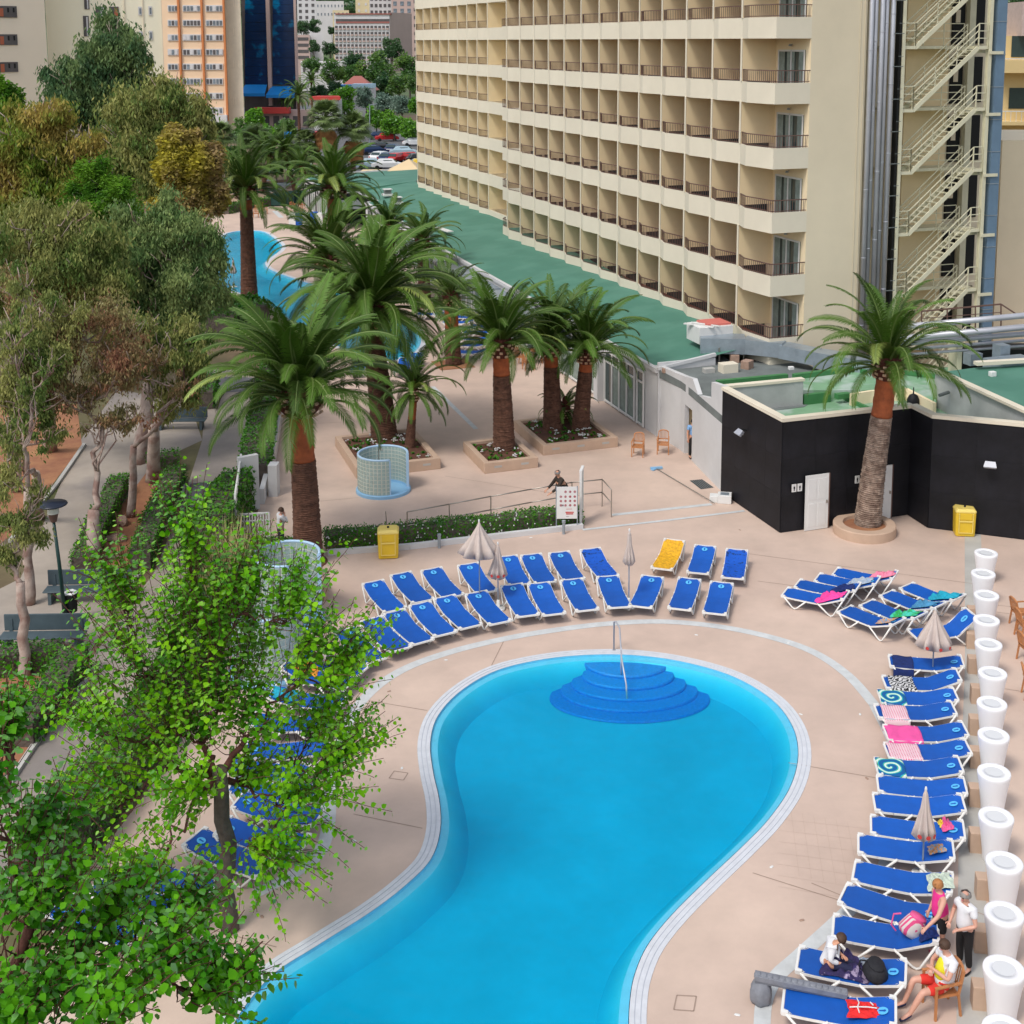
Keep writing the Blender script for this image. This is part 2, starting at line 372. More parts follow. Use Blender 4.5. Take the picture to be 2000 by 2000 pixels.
m = bpy.data.materials.new('water_body'); m.use_nodes = True; MATS['water_body'] = m; nt = m.node_tree; N = nt.nodes; L = nt.links; N.clear(); o = N.new('ShaderNodeOutputMaterial')
tb = N.new('ShaderNodeBsdfTransparent'); L.new(tb.outputs[0], o.inputs['Surface'])
va = N.new('ShaderNodeVolumeAbsorption'); va.inputs['Color'].default_value = (.0, .87, .935, 1); va.inputs['Density'].default_value = 2.5; L.new(va.outputs[0], o.inputs['Volume'])
m = m.copy(); m.name = 'far_water_body'; MATS['far_water_body'] = m; [n for n in m.node_tree.nodes if n.type == 'VOLUME_ABSORPTION'][0].inputs['Density'].default_value = .75
def water_body(outl, name, depth, mt_='water_body'):
    q, l = offset(outl, -.004), offset(outl, -.176); m = MB(); n = len(q)
    m.add([(p.x, p.y, -.026) for p in q]+[(p.x, p.y, -.047) for p in q]+[(p.x, p.y, -.072) for p in l]+[(p.x, p.y, -depth-.02) for p in l],
          [((k+1)*n+i, (k+1)*n+(i+1) % n, k*n+(i+1) % n, k*n+i) for k in range(3) for i in range(n)])
    a = sum(q[i].x*q[(i+1) % n].y-q[(i+1) % n].x*q[i].y for i in range(n))
    bm = bmesh.new(); vs = [bm.verts.new(v) for v in m.v]
    for f in m.f: bm.faces.new([vs[i] for i in f])
    for k in (0, 3): bm.faces.new([vs[k*n+i] for i in range(n)])
    bmesh.ops.triangulate(bm, faces=bm.faces[-2:]); bmesh.ops.recalc_face_normals(bm, faces=bm.faces[:])
    me = bpy.data.meshes.new(name); bm.to_mesh(me); bm.free(); me.materials.append(MATS[mt_]); o_ = bpy.data.objects.new(name, me); S.collection.objects.link(o_); o_['kind'] = 'structure'
water_body(pool_o, 'pool_water_body', .50); water_body(pool_f, 'far_pool_water_body', .5, 'far_water_body')
tri_sheet([offset(pool_o, -.003)], -.022, 'pool_water', 'water'); tri_sheet([offset(pool_f, -.003)], -.022, 'far_pool_water', 'water')
# pale bands in the deck
bd = MB()
BK = [(1708, 1377), (1655, 1318), (1585, 1272), (1495, 1242), (1390, 1222), (1285, 1214), (1180, 1219), (1076, 1232), (985, 1248), (885, 1272), (800, 1302), (740, 1338), (695, 1385), (668, 1440), (652, 1500), (645, 1560), (640, 1620), (622, 1668), (575, 1706), (500, 1745)]
strip(bd, catmull([G(u, v) for u, v in BK], 6), .30, .006)
strip(bd, catmull([G(u, v) for u, v in [(1708, 1377), (1752, 1470), (1762, 1560), (1745, 1650), (1705, 1730), (1640, 1795), (1560, 1868), (1515, 1910), (1492, 1960), (1488, 2040)]], 6), .30, .006)
strip(bd, [G(u, v) for u, v in [(1138, 1035), (1290, 1018), (1454, 998)]], .16, .010)
strip(bd, [G(845, 755), G(930, 838)], .22, .006)
strip(bd, [G(536, 412), G(550, 425)], .5, .006)
for a, b in (((1195, 1006), (1390, 985)),): strip(bd, [G(*a), G(*b)], .22, .006)
fix_up(struct(bd, 'deck_bands', 'pale_band'))
jt = MB()                                # expansion joints
for a, b in (((700, 1365), (835, 1388)), ((690, 1590), (825, 1618)), ((410, 1815), (540, 1850)), ((1585, 1725), (1650, 1752)), ((1470, 1705), (1650, 1762)), ((1540, 1490), (1715, 1520)), ((1480, 1135), (1980, 1200)), ((560, 985), (700, 972)), ((500, 985), (535, 985)), ((1930, 1180), (2100, 1200)), ((1930, 1340), (2100, 1368)), ((1930, 1790), (1898, 1778)), ((870, 930), (1090, 965)), ((560, 830), (760, 820)), ((1450, 1080), (1900, 1140)), ((900, 1150), (700, 1290)), ((960, 1300), (985, 1250))):
    strip(jt, [G(*a), G(*b)], .022, .005)
P4 = [(765, 1512), (797, 1508), (786, 1523), (755, 1519)]
for q in ([(770, 1506), (797, 1510), (788, 1524), (760, 1520)], [(1322, 1944), (1360, 1946), (1355, 1975), (1316, 1972)]):
    for i in range(4): strip(jt, [G(*q[i]), G(*q[(i+1) % 4])], .025, .005)
fix_up(struct(jt, 'deck_joints', 'deck_joint')); jt = MB()
for i in range(6):                       # tile joints you can make out by the pool edge
    a = G(1545+i*22, 1585+i*4); strip(jt, [a, a+Vector((-.25, -2.3, 0))], .004, .005)
for i in range(7):
    a = G(1520, 1600+i*22); strip(jt, [a, a+Vector((1.9-.1*i, -.35, 0))], .004, .005)
fix_up(struct(jt, 'tile_joints', 'tile_joint'))
ca = MB()                                # deck edge strip beside the pots
strip(ca, [G(1900, 1040), G(1905, 1300), G(1898, 1600), G(1900, 2050)], .55, .004)
fix_up(struct(ca, 'deck_edge_strip', 'concrete'))
# park paths on the left
pt = MB()
def sheet(mb, pts, z, mi=0): return mb.add([(p.x, p.y, z) for p in pts], [tuple(range(len(pts)))], mi)
sheet(pt, [G(u, v) for u, v in [(405, 720), (500, 725), (470, 900), (440, 1010), (330, 1250), (120, 1560), (-60, 1850), (-400, 1850), (-60, 1500), (110, 1380), (300, 1120), (350, 1000), (395, 860)]], .008)
sheet(pt, [G(u, v) for u, v in [(150, 870), (230, 760), (330, 780), (375, 800), (395, 860), (330, 890), (215, 1010), (190, 1120), (215, 1210), (110, 1380), (-60, 1500), (-500, 1500), (-200, 1250), (40, 1130)]], .004)
fix_up(struct(pt, 'park_path', 'path'))
be = MB(); sheet(be, [G(u, v) for u, v in [(-300, 880), (-100, 780), (150, 790), (160, 870), (100, 950), (30, 1040), (-80, 1120), (-300, 1250)]], .006); sheet(be, [G(u, v) for u, v in [(-60, 1400), (30, 1400), (60, 1470), (-60, 1560)]], .014); fix_up(struct(be, 'bare_earth', 'earth'))
pd = MB()
sheet(pd, [G(u, v) for u, v in [(372, 945), (452, 935), (425, 1015), (345, 1020)]], .012)
sheet(pd, [G(u, v) for u, v in [(410, 735), (498, 738), (492, 765), (402, 768)]], .012)
fix_up(struct(pd, 'path_patch', 'path_dark'))
# roads and car park beyond the hotel
rd = MB()
sheet(rd, [G(u, v) for u, v in [(560, 262), (800, 262), (1000, 262), (1000, 345), (700, 345), (560, 300)]], .02)
sheet(rd, [G(u, v) for u, v in [(300, 215), (640, 205), (760, 262), (560, 262), (380, 250), (300, 235)]], .02)
fix_up(struct(rd, 'road', 'asphalt'))
pv = MB(); sheet(pv, [G(u, v) for u, v in [(430, 352), (620, 352), (640, 395), (430, 410)]], .03)
fix_up(struct(pv, 'promenade', 'concrete'))
# ------------------------------------------------------------------ the hotel
AZ = R(20.34)                            # the hotel frame: x to the right along the gable, y away along the facade
HO = Vector((9.6, 55.94, 0))
def HL(x, y, z=0.): return HO+Vector((x*math.cos(AZ)-y*math.sin(AZ), x*math.sin(AZ)+y*math.cos(AZ), z))
def toH(p): d = Vector(p)-HO; return Vector((d.x*math.cos(AZ)+d.y*math.sin(AZ), -d.x*math.sin(AZ)+d.y*math.cos(AZ), p[2]))
hotel = thing('hotel', 'long cream hotel block with rows of balconies rising beside the green roof', 'hotel', HO, AZ)
ST = 2.83; Z0 = 4.2; NF = 9; DEP = 1.75
y1s = [3.0+2.82*k for k in range(13)]    # partitions of the near wing
p2 = toH(G(800+373/2.415, 988/2.415, 4.2)); p2e = toH(G(800+78/2.415, 868/2.415, 4.2)); X2 = (p2.x+p2e.x)/2
NB2 = 9; y2s = [p2.y+ (p2e.y-p2.y)*k/7. for k in range(NB2)]
YE1 = y1s[-1]+1.7
front1 = [(0, 0)]
def zig(x, ys, y0):
    out = []; prev = y0
    for y in ys:
        out.append((x-.27, y-1.0)); out.append((x, y)); prev = y
    return out
front1 = [(0, 0)]+zig(0, y1s, 0); front1 += [(.02, YE1-.5), (.35, YE1)]
front2 = [(X2, y2s[0]-1.6)]+zig(X2, y2s, 0)[1:]; YE2 = y2s[-1]+2.2
front2 = [(X2, YE1+.02)]+[(X2, y2s[0])]+[p for y in y2s[1:] for p in ((X2-.27, y-1.0), (X2, y))]+[(X2+.3, YE2-.6), (X2+1.1, YE2)]
BX = DEP                                  # back wall plane of near wing
body = MB()
GX = 4.55
body.prism([(BX, 0.001), (GX, 0), (GX, 14), (GX+8, 14), (GX+8, YE2), (X2+DEP, YE2), (X2+DEP, YE1), (BX, YE1)], 0, Z0+ST*NF)
wall = body.build('wall', 'gable_paint', hotel)
bw = MB(); bw.bb((BX-.03, .02, Z0-.9), (BX-.002, YE1, Z0+ST*NF)); bw.bb((X2+DEP-.03, YE1, Z0-.9), (X2+DEP-.002, YE2, Z0+ST*NF)); bw.build('back_wall', 'peach_paint', hotel)
def band_mesh(front, xb, y0, y1):
    m = MB(); n = len(front); t = .09
    # parapet skin with thickness + slab
    poly = list(front)+[(xb, front[-1][1]), (xb, front[0][1])]
    m.prism(poly, -.92, -.74, bottom=True)
    inn = []
    for i, p in enumerate(front):
        a = Vector(front[max(i-1, 0)]); b = Vector(front[min(i+1, n-1)]); tt = (b-a).normalized(); nn = Vector((tt.y, -tt.x)); inn.append((p[0]+nn.x*t, p[1]+nn.y*t))
    for i in range(n-1):
        m.prism([front[i], front[i+1], inn[i+1], inn[i]], -.741, 0, bottom=False)
    return m
def near_band():
    m = band_mesh(front1, BX, 0, YE1); m.prism([(0, 0), (BX, 0), (BX, .09), (.05, .09)], -.741, -.001); return m
mb1 = near_band().mesh('balcony_band', 'cream'); mb2 = band_mesh(front2, X2+DEP, YE1, YE2).mesh('balcony_band', 'cream')
fl1 = MB(); fl1.prism([(.1, .1)]+[(p[0]+.1, p[1]) for p in front1[1:]]+[(BX, YE1), (BX, .1)], -.739, -.70); fl1 = fl1.mesh('balcony_floor', 'floor_tile_red')
for k in range(NF+1):
    inst(mb1, 'balcony_band', hotel, (0, 0, Z0+ST*k)); inst(mb2, 'balcony_band', hotel, (0, 0, Z0+ST*k))
    inst(fl1, 'balcony_floor', hotel, (0, 0, Z0+ST*k))
dv = MB(); dv.bb((-.02, -.06, 0), (DEP, .06, ST-.92)); dvm = dv.mesh('partition', 'tan_paint')
de = MB(); de.bb((-.045, -.07, 0), (-.02, .07, ST-.92)); dem = de.mesh('partition_edge', 'cream')
def rail_run(segs, h=.53):
    m = MB()
    for a, b in segs:
        a, b = Vector((*a, 0)), Vector((*b, 0)); L = (b-a).length; n = max(2, int(L/.14))
        m.bar(a+Vector((0, 0, h)), b+Vector((0, 0, h)), .05, .04); m.bar(a+Vector((0, 0, .05)), b+Vector((0, 0, .05)), .03, .03)
        for i in range(n+1):
            p = a.lerp(b, i/n); m.box((p.x, p.y, h/2), (.016, .016, h))
    return m
ii = .04
r_bay = rail_run([((ii, -2.75), (-.27+ii, -1.0)), ((-.27+ii, -1.0), (ii, -.07))]).mesh('balcony_railing', 'rail_brown')
r_cor = rail_run([((ii, ii), (-.27+ii, 2.0)), ((-.27+ii, 2.0), (ii, 2.93)), ((ii, ii), (BX, ii))]).mesh('balcony_railing', 'rail_brown')
y2sp = (p2e.y-p2.y)/7.
r_bay2 = rail_run([((ii, -y2sp+.05), (-.27+ii, -1.0)), ((-.27+ii, -1.0), (ii, -.07))]).mesh('balcony_railing', 'rail_brown')
r_end = rail_run([((ii, YE1-y1s[-1]-.5), (ii, .07)), ((ii, YE1-y1s[-1]-.5), (.4, YE1-y1s[-1]))]).mesh('balcony_railing', 'rail_brown')
# sliding door with curtains
def door_parts(parent, y, z, mirror=False):
    fr = inst(DF, 'sliding_door', parent, (BX-.035 if parent is hotel else 0, y, z)); return fr
df = MB(); w, h = 2.2, 1.98+.12
df.bb((-.05, -w/2, -.7), (0, w/2, h-.7))
DFR = MB()
for yy in (-w/2, 0, w/2): DFR.bb((-.085, yy-.035, -.7), (-.05, yy+.035, h-.7))
DFR.bb((-.085, -w/2, h-.76), (-.051, w/2, h-.68)); DFR.bb((-.085, -w/2, -.7), (-.051, w/2, -.64))
gm = df.mesh('window_glass', 'window_glass'); fm = DFR.mesh('window_frame', 'white_paint')
cu = MB()
for a, b in ((-w/2+.05, -w/2+.45), (-.3, .35), (w/2-.55, w/2-.05)):
    n = 8
    for i in range(n):
        ya, yb = a+(b-a)*i/n, a+(b-a)*(i+1)/n; xa, xb = (-.058, -.07) if i % 2 else (-.07, -.058)
        cu.add([(xa, ya, -.68), (xb, yb, -.68), (xb, yb, h-.74), (xa, ya, h-.74)], [(0, 1, 2, 3)])
cm = cu.mesh('curtain', 'curtain')
def door(x, y, z):
    g = inst(gm, 'window', hotel, (x-.03, y, z)); inst(fm, 'window_frame', g); inst(cm, 'curtain', g, (0, 0, 0)); return g
for k in range(NF):
    z = Z0+ST*k
    for y in y1s:
        d = inst(dvm, 'partition', hotel, (0, y, z)); inst(dem, 'partition_edge', d)
        if k < 8: inst(r_bay if y != y1s[0] else r_cor, 'balcony_railing', hotel, (0, y if y != y1s[0] else 0, z))
    for y in y2s:
        d = inst(dvm, 'partition', hotel, (X2, y, z)); inst(dem, 'partition_edge', d)
        if y != y2s[0]: inst(r_bay2, 'balcony_railing', hotel, (X2, y, z))
    inst(r_end, 'balcony_railing', hotel, (0, y1s[-1], z))
    door(BX, 1.5, z)
    if k < 8:
        for y in y1s[1:]: inst(gm, 'window', hotel, (BX-.03, y-1.3, z))
# low skirt where the bottom balconies meet the roof
m = MB(); m.prism([(p[0]+.06, p[1]) for p in front1]+[(BX, YE1), (BX, 0)], 3.0, Z0-.93); m.prism([(p[0]+.06, p[1]) for p in front2]+[(X2+DEP, YE2), (X2+DEP, YE1)], 3.0, Z0-.93)
m.build('plinth', 'cream', hotel)
# small wall lights over the end doors
for k in range(NF):
    m = MB(); m.lathe([(.0, .05), (.05, .05), (.09, -.04), (.0, -.05)], 8, (BX-.16, 1.5, Z0+ST*k+1.62)); m.bar((BX-.16, 1.5, Z0+ST*k+1.66), (BX, 1.5, Z0+ST*k+1.66), .02); m.build('wall_lamp', 'galv', hotel)
# right-hand part: recess with fire stair
TOP = Z0+ST*NF
SX0, SX1 = toH(D(1752, 500, 57.9)).x, toH(D(1936, 500, 60.)).x
SX0 = GX+1.95; SX1 = SX0+4.68
m = MB(); m.bb((GX, 2.2, 0), (SX0+4.15, 14, TOP)); m.bb((SX0+4.15, 2.9, 0), (SX1+2.6, 14, TOP), 0); m.build('stair_recess_wall', 'gable_paint', hotel)
m = MB(); m.bb((SX0+1.7, 2.14, 3), (SX0+4.1, 2.198, TOP)); m.build('recess_panel', 'tan_paint', hotel)
for k in range(NF):
    z = Z0+ST*k-1.3
    m = MB(); m.bb((SX0+4.75, 2.80, z+.1), (SX0+5.45, 2.89, z+2.3)); m.build('doorway', 'void_black', hotel)
    m = MB(); m.bb((SX0+6.05, 2.80, z+.15), (SX0+6.6, 2.89, z+2.35)); m.build('doorway', 'void_black', hotel)
    m = MB(); m.bb((SX0+4.9, 2.76, z+1.15), (SX0+5.15, 2.799, z+1.75)); m.build('door_panel', 'gable_paint', hotel)
    m = MB(); m.bb((SX0+3.5, .3, z+2.55), (SX1+.1, .42, z+2.69)); m.build('cross_beam', 'stair_cream', hotel)
m = MB(); m.bb((SX0+5.5, 2.5, 0), (SX0+5.85, 2.78, TOP)); m.build('column', 'stair_cream', hotel)
# duct pipes on the gable
px = [GX+.02+.28*i for i in range(5)]
for i, x in enumerate(px):
    m = MB(); m.tube([(x+.1, -.16+.1*(i % 2), 2.5), (x+.1, -.16+.1*(i % 2), TOP)], .105, 10)
    for j in range(9): m.lathe([(.115, 0), (.125, .02), (.115, .05)], 10, (x+.1, -.16+.1*(i % 2), 4.5+j*3.1+.4*i))
    m.build('vent_pipe', 'silver', hotel, smooth=True)
for x in (GX-.35, GX-.12): m = MB(); m.tube([(x, -.03, 1.5), (x+.01, -.03, TOP)], .014, 5); m.build('conduit', 'gable_paint', hotel)
m = MB(); m.bb((px[-1]+.26, .3, 2.5), (SX0-.12, .4, TOP)); m.build('gap_panel', 'gable_paint', hotel)
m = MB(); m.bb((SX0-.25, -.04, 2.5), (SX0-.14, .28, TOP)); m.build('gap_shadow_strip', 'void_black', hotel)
for j in range(16):
    m = MB(); z = 4.6+j*1.45; m.bar((px[-1]+.1, -.3, z), (SX0-.2, -.3, z), .035); m.bar((SX0-.45, -.3, z+.45), (SX0-.2, -.3, z+.45), .025); m.build('pipe_bracket', 'roof_grey', hotel)
# blue duct with bands
bdx = SX1+.32
m = MB(); m.bb((bdx, -.1, 2.5), (bdx+.52, .5, TOP)); m.build('air_duct', 'duct_blue', hotel)
for j in range(18):
    m = MB(); m.bb((bdx-.015, -.115, 3.2+j*1.5), (bdx+.535, .51, 3.235+j*1.5)); m.build('duct_band', 'galv', hotel)
for k in range(NF):
    m = MB(); m.bb((SX1-.1, -.19, Z0+ST*k+1.2), (bdx+.35, -.13, Z0+ST*k+1.34)); m.build('duct_bracket', 'stair_cream', hotel)
# fire stair
st = thing('fire_escape_stair', 'cream steel fire escape zigzagging up the hotel end beside the blue duct', 'fire escape', HL(SX0, 0, 0), AZ)
Wd = SX1-SX0
for x, nm in ((-.06, 'post'), (Wd-.02, 'post')):
    m = MB(); m.bb((x-.08, -.12, 2.5), (x+.08, -.08, TOP)); m.bb((x-.015, -.08, 2.5), (x+.015, .08, TOP)); m.bb((x-.08, .08, 2.5), (x+.08, .12, TOP)); m.build(nm, 'stair_cream', st)
pm = MB(); pm.bb((.02, 1.0, -.14), (Wd-.1, 2.1, 0)); pm.bb((.02, -.05, -.14), (.62, .999, 0)); pm.bb((Wd-.62, -.05, -.14), (Wd-.1, .999, 0)); pm = pm.mesh('landing', 'stair_cream')
rl = MB()
def rails(m, a, b, hs=(.35, .68, 1.02), post=True, w=.035):
    a, b = Vector(a), Vector(b)
    for h in hs: m.bar(a+Vector((0, 0, h)), b+Vector((0, 0, h)), w)
    if post:
        n = max(1, round((b-a).length/1.3))
        for i in range(n+1): p = a.lerp(b, i/n); m.bar(p, p+Vector((0, 0, hs[-1])), w)
rails(rl, (.05, -.03, 0), (.6, -.03, 0)); rails(rl, (.6, -.03, 0), (.6, .05, 0)); rails(rl, (Wd-.62, -.03, 0), (Wd-.12, -.03, 0)); rails(rl, (.66, 1.0, 0), (Wd-.66, 1.0, 0)); rlm = rl.mesh('landing_railing', 'stair_cream')
a = Vector((.62, 0, 0)); b = Vector((Wd-.62, 0, ST))
sg = MB()
for y in (.0, .82): sg.bar(a+Vector((0, y, -.08)), b+Vector((0, y, -.08)), .05, .2)
sgm = sg.mesh('stringer', 'stair_cream')
tr_ = MB(); tr_.bb((-.13, .03, -.02), (.13, .79, .015)); trm = tr_.mesh('tread', 'stair_cream')
fr_ = MB()
for y in (.0, .82): rails(fr_, a+Vector((0, y, 0)), b+Vector((0, y, 0)), (.4, .7, 1.0))
frm = fr_.mesh('flight_railing', 'stair_cream')
for k in range(-1, 9):
    z = Z0+ST*k-1.37+.12
    inst(pm, 'landing', st, (0, 0, z)); inst(rlm, 'landing_railing', st, (0, 0, z))
    fl = inst(sgm, 'flight', st, (0, 0, z)); inst(frm, 'flight_railing', st, (0, 0, z))
    for i in range(1, 13):
        inst(trm, 'tread', fl, tuple(a.lerp(b, i/13.)))
# podium: green roof with its edge walls (hotel frame)
pod = thing('hotel_podium', 'low wing with a broad sea green roof in front of the balconies', 'building', HO, AZ)
ZE, ZI = 3.0, 3.84
edge = [(-5.0, .9), (-5.0, 2), (-5.0, 12), (-5.0, 41), (-4.4, 41.01), (-4.4, 64), (-3.2, 64.01), (-3.2, 72.5), (-6.0, 72.51), (-6.0, 87.5)]
m = MB(); m.prism(edge+[(12, 87.5), (12, 84), (-.9, 84), (-.9, .2), (-2.3, .9)], 0, 2.9); m.build('wall', 'white_wall', pod)
m = MB()
xi = lambda y: .4 if y < YE1 else X2+.5
n = len(edge); ys = [e[1] for e in edge]
m.add([(e[0], e[1], ZE) for e in edge]+[(xi(y)+(9 if y > 87 else 0), y, ZI) for y in ys], [(i+1, i, n+i, n+i+1) for i in range(n-1)])
m.add([(-6, 87.5, ZE), (X2+9.5, 87.5, ZI), (X2+9.5, 82, ZI), (X2+.5, 82, ZI)], [(0, 1, 2)])
fix_up(m.build('roof', 'roof_green', pod))
m = MB()
for i in range(n-1): m.bar((*edge[i], ZE), (*edge[i+1], ZE), .2, .2)
m.bar((-6, 87.5, ZE+.1), (6, 87.5, ZE+.6), .2, .2)
m.build('parapet', 'white_wall', pod)
m = MB(); m.bb((-5, .84, 0), (-2.2, .96, 3.36)); m.bar((-5.05, .86, 3.1), (-2.2, .86, 3.5), .16, .14); m.build('step_wall', 'white_wall', pod)
m = MB()
m.bb((-6.07, 72.4, 0), (-6.01, 87.5, 2.95)); m.bb((-6.07, 72.38, 0), (-3.2, 72.45, 2.95)); m.bb((-3.27, 64, 0), (-3.21, 72.37, 2.95)); m.build('dark_cladding', 'black_panel', pod)
def glaz(x, ya, yb, nl, zt=2.55, tr=True, wall=None):
    g = MB(); g.bb((x-.04, ya, .12), (x-.02, yb, zt)); gg = g.build('window', 'window_glass', pod)
    g = MB()
    for i in range(nl+1): y = ya+(yb-ya)*i/nl; g.bb((x-.10, y-.045, .05), (x-.04, y+.045, zt+.08))
    for z in ((zt, .1, zt-.5) if tr else (zt, .1)): g.bb((x-.095, ya, z), (x-.042, yb, z+.08))
    g.build('window_frame', 'white_paint', gg)
    g = MB()
    for i in range(nl):
        if (i*7) % 5 != 1: y = ya+(yb-ya)*i/nl; g.bb((x-.0405, y+.15, .2), (x-.0402, y+(yb-ya)/nl-.1, zt-.55))
    g.build('curtain', 'curtain', gg)
glaz(-5.0, 2.25, 2.95, 1); glaz(-5.0, 3.25, 6.75, 4)
m = MB(); m.bb((-5.35, 7.0, 0), (-5.01, 7.5, 3.0)); m.build('pier', 'white_wall', pod)
glaz(-5.0, 7.9, 12.8, 3, tr=False)
for i in range(9): glaz(-5.0, 14+i*3, 16.4+i*3, 2, tr=False)
for i in range(7): glaz(-4.4, 42+i*3.1, 44.4+i*3.1, 2, tr=False)
for i in range(4): glaz(-6.03, 73.3+i*3.6, 75.6+i*3.6, 2)
m = MB(); aw = [(-5.9, 72.3, 2.3), (-3.4, 72.3, 2.3), (-3.4, 68.5, 1.9), (-7.0, 68.5, 1.9)]
m.add(aw, [(3, 2, 1, 0)]); m.add([(p[0], p[1], p[2]-.08) for p in aw], [(0, 1, 2, 3)]); m.build('awning', 'roof_grey', pod)
m = MB()
for i in range(11): m.bb((-6.3, 15+i*2.6, 2.62), (-5.1, 17.4+i*2.6, 2.70+.02*(i % 2)))
m.build('canopy', 'galv', pod)
for u, v in ((757, 382), (776, 398)):
    p = G(u, v, 3.35); c = thing('roof_vent', 'small square vent box on the far green roof, %s of the two' % ('farther' if u == 757 else 'nearer'), 'roof vent', p, AZ, 'vents on the green roof')
    m = MB(); m.bb((-.45, -.45, 0), (.45, .45, .18)); m.build('curb', 'white_paint', c); m = MB(); m.bb((-.3, -.3, .18), (.3, .3, .55)); m.build('louvre_box', 'roof_grey', c); m = MB(); m.bb((-.38, -.38, .55), (.38, .38, .62)); m.build('cap', 'white_paint', c)
tg = MB(); a_ = G(866, 450, 3.4); tg.box((0, 0, .05), (.5, 2.6, .06)); tag(tg.build('white_board', 'white_paint', loc=(a_.x, a_.y, 3.42), rz=R(28)), 'narrow white board lying on the green roof', 'board')
# ------------------------------------------------------------------ lobby wall, restroom block and roofs (hotel frame)
lob = thing('service_building', 'grey white rendered service building with stepped wall top, between glazed lobby and black block', 'building', HO, AZ)
W0 = [(-4.88, .9), (-4.85, -1.1), (-4.92, -1.3), (-5.12, -2.7)]
m = MB(); m.prism([(-5.0, 1.9), (-4.86, -1.15), (-4.95, -1.98), (-5.62, -6.38), (-2, -6.3), (1.7, -3.5), (1.7, .8), (-4.9, .8)], 2.7, 3.02); m.build('roof_slab', 'roof_grey', lob)
T = .2
def wallseg(m, a, b, z0a, z1a, z1b, t=T):
    a, b = Vector((*a, 0)), Vector((*b, 0)); d = (b-a).normalized(); nn = Vector((-d.y, d.x, 0))*t
    vs = []
    for p, z1 in ((a, z1a), (b, z1b)):
        for q in (p, p+nn): vs += [(q.x, q.y, z0a), (q.x, q.y, z1)]
    m.add(vs, [(0, 1, 5, 4), (2, 6, 7, 3), (1, 3, 7, 5), (0, 4, 6, 2), (0, 2, 3, 1), (4, 5, 7, 6)])
m = MB(); wallseg(m, (-4.9, .9), (-4.86, -1.15), 0, 3.2, 3.3); wallseg(m, (-5.0, 1.9), (-4.9, .9), 0, 3.0, 3.2)
wallseg(m, (-4.86, -1.15), (-4.91, -1.62), 0, 3.3, 3.35); wallseg(m, (-4.91, -1.62), (-5.02, -2.55), 2.15, 3.35, 3.5)
wallseg(m, (-5.02, -2.55), (-5.14, -3.3), 0, 3.5, 3.0); wallseg(m, (-5.14, -3.3), (-5.40, -4.95), 0, 3.0, 3.35); wallseg(m, (-5.40, -4.95), (-5.62, -6.38), 0, 4.0, 4.22)
m.build('wall', 'white_wall', lob)
m = MB(); m.bb((-4.7, -2.6, 0), (-3.2, -2.55, 2.15)); m.bb((-3.2, -2.6, 0), (-3.15, -1.5, 2.15)); m.bb((-4.7, -1.55, 0), (-3.2, -1.5, 2.15)); m.build('doorway_lining', 'tan_paint', lob)
rb = thing('restroom_block', 'black panelled restroom block with cream coping around its sunken green roof', 'building', HO, AZ)
PL = [(-5.65, -6.4), (-5.64, -10.85), (-.33, -10.94), (-.42, -12.29), (1.89, -14.26), (9.0, -20.3)]
TZ = 4.08
m = MB()
for i in range(5): wallseg(m, PL[i], PL[i+1], 0, TZ, TZ, .18)
m.build('wall', 'panel_joint', rb)
for i in range(5):                       # cladding panels, one object each
    a, b = Vector((*PL[i], 0)), Vector((*PL[i+1], 0)); d = b-a; Ln = d.length; d = d/Ln; nn = Vector((d.y, -d.x, 0)); nc = max(1, round(Ln/1.22)); nr = 3; w = Ln/nc; h = (TZ-.02)/nr
    m = MB(); m.box((0, 0, 0), (w-.004, .03, h-.004)); me = m.mesh('panel', 'black_panel')
    for c in range(nc):
        for r_ in range(nr):
            p = a+d*(w*(c+.5))+nn*(.014+.001*rnd.random()); o = inst(me, 'panel', rb, (p.x, p.y, .01+h*(r_+.5)), (0, 0, math.atan2(d.y, d.x)))
m = MB()
for i in range(5):
    a, b = Vector((*PL[i], TZ+.06)), Vector((*PL[i+1], TZ+.06)); d = (b-a).normalized(); nn = Vector((-d.y, d.x, 0))*.08
    m.bar(a+nn-d*.03, b+nn+d*.05, .30, .12+.004*i)
m.build('coping', 'cream', rb)
m = MB(); m.prism([(-5.5, -6.1), (-5.5, -10.7), (-.2, -10.8), (2, -14), (9, -20), (14, -14), (12, -3), (-2, -3)], 2.9, 3.0); m.build('sunken_roof', 'roof_light_green', rb)
m = MB(); wallseg(m, (-5.3, -5.96), (-1.91, -6.05), 3.0, 4.0, 4.0, .22); wallseg(m, (-2.12, -6.05), (-2.12, -5.2), 3.0, 4.0, 3.9, .2); m.build('inner_wall', 'grey_wall', rb)
m = MB(); m.bar((-5.5, -5.85, 4.04), (-1.85, -5.94, 4.04), .3, .1); m.build('inner_coping', 'cream', rb)
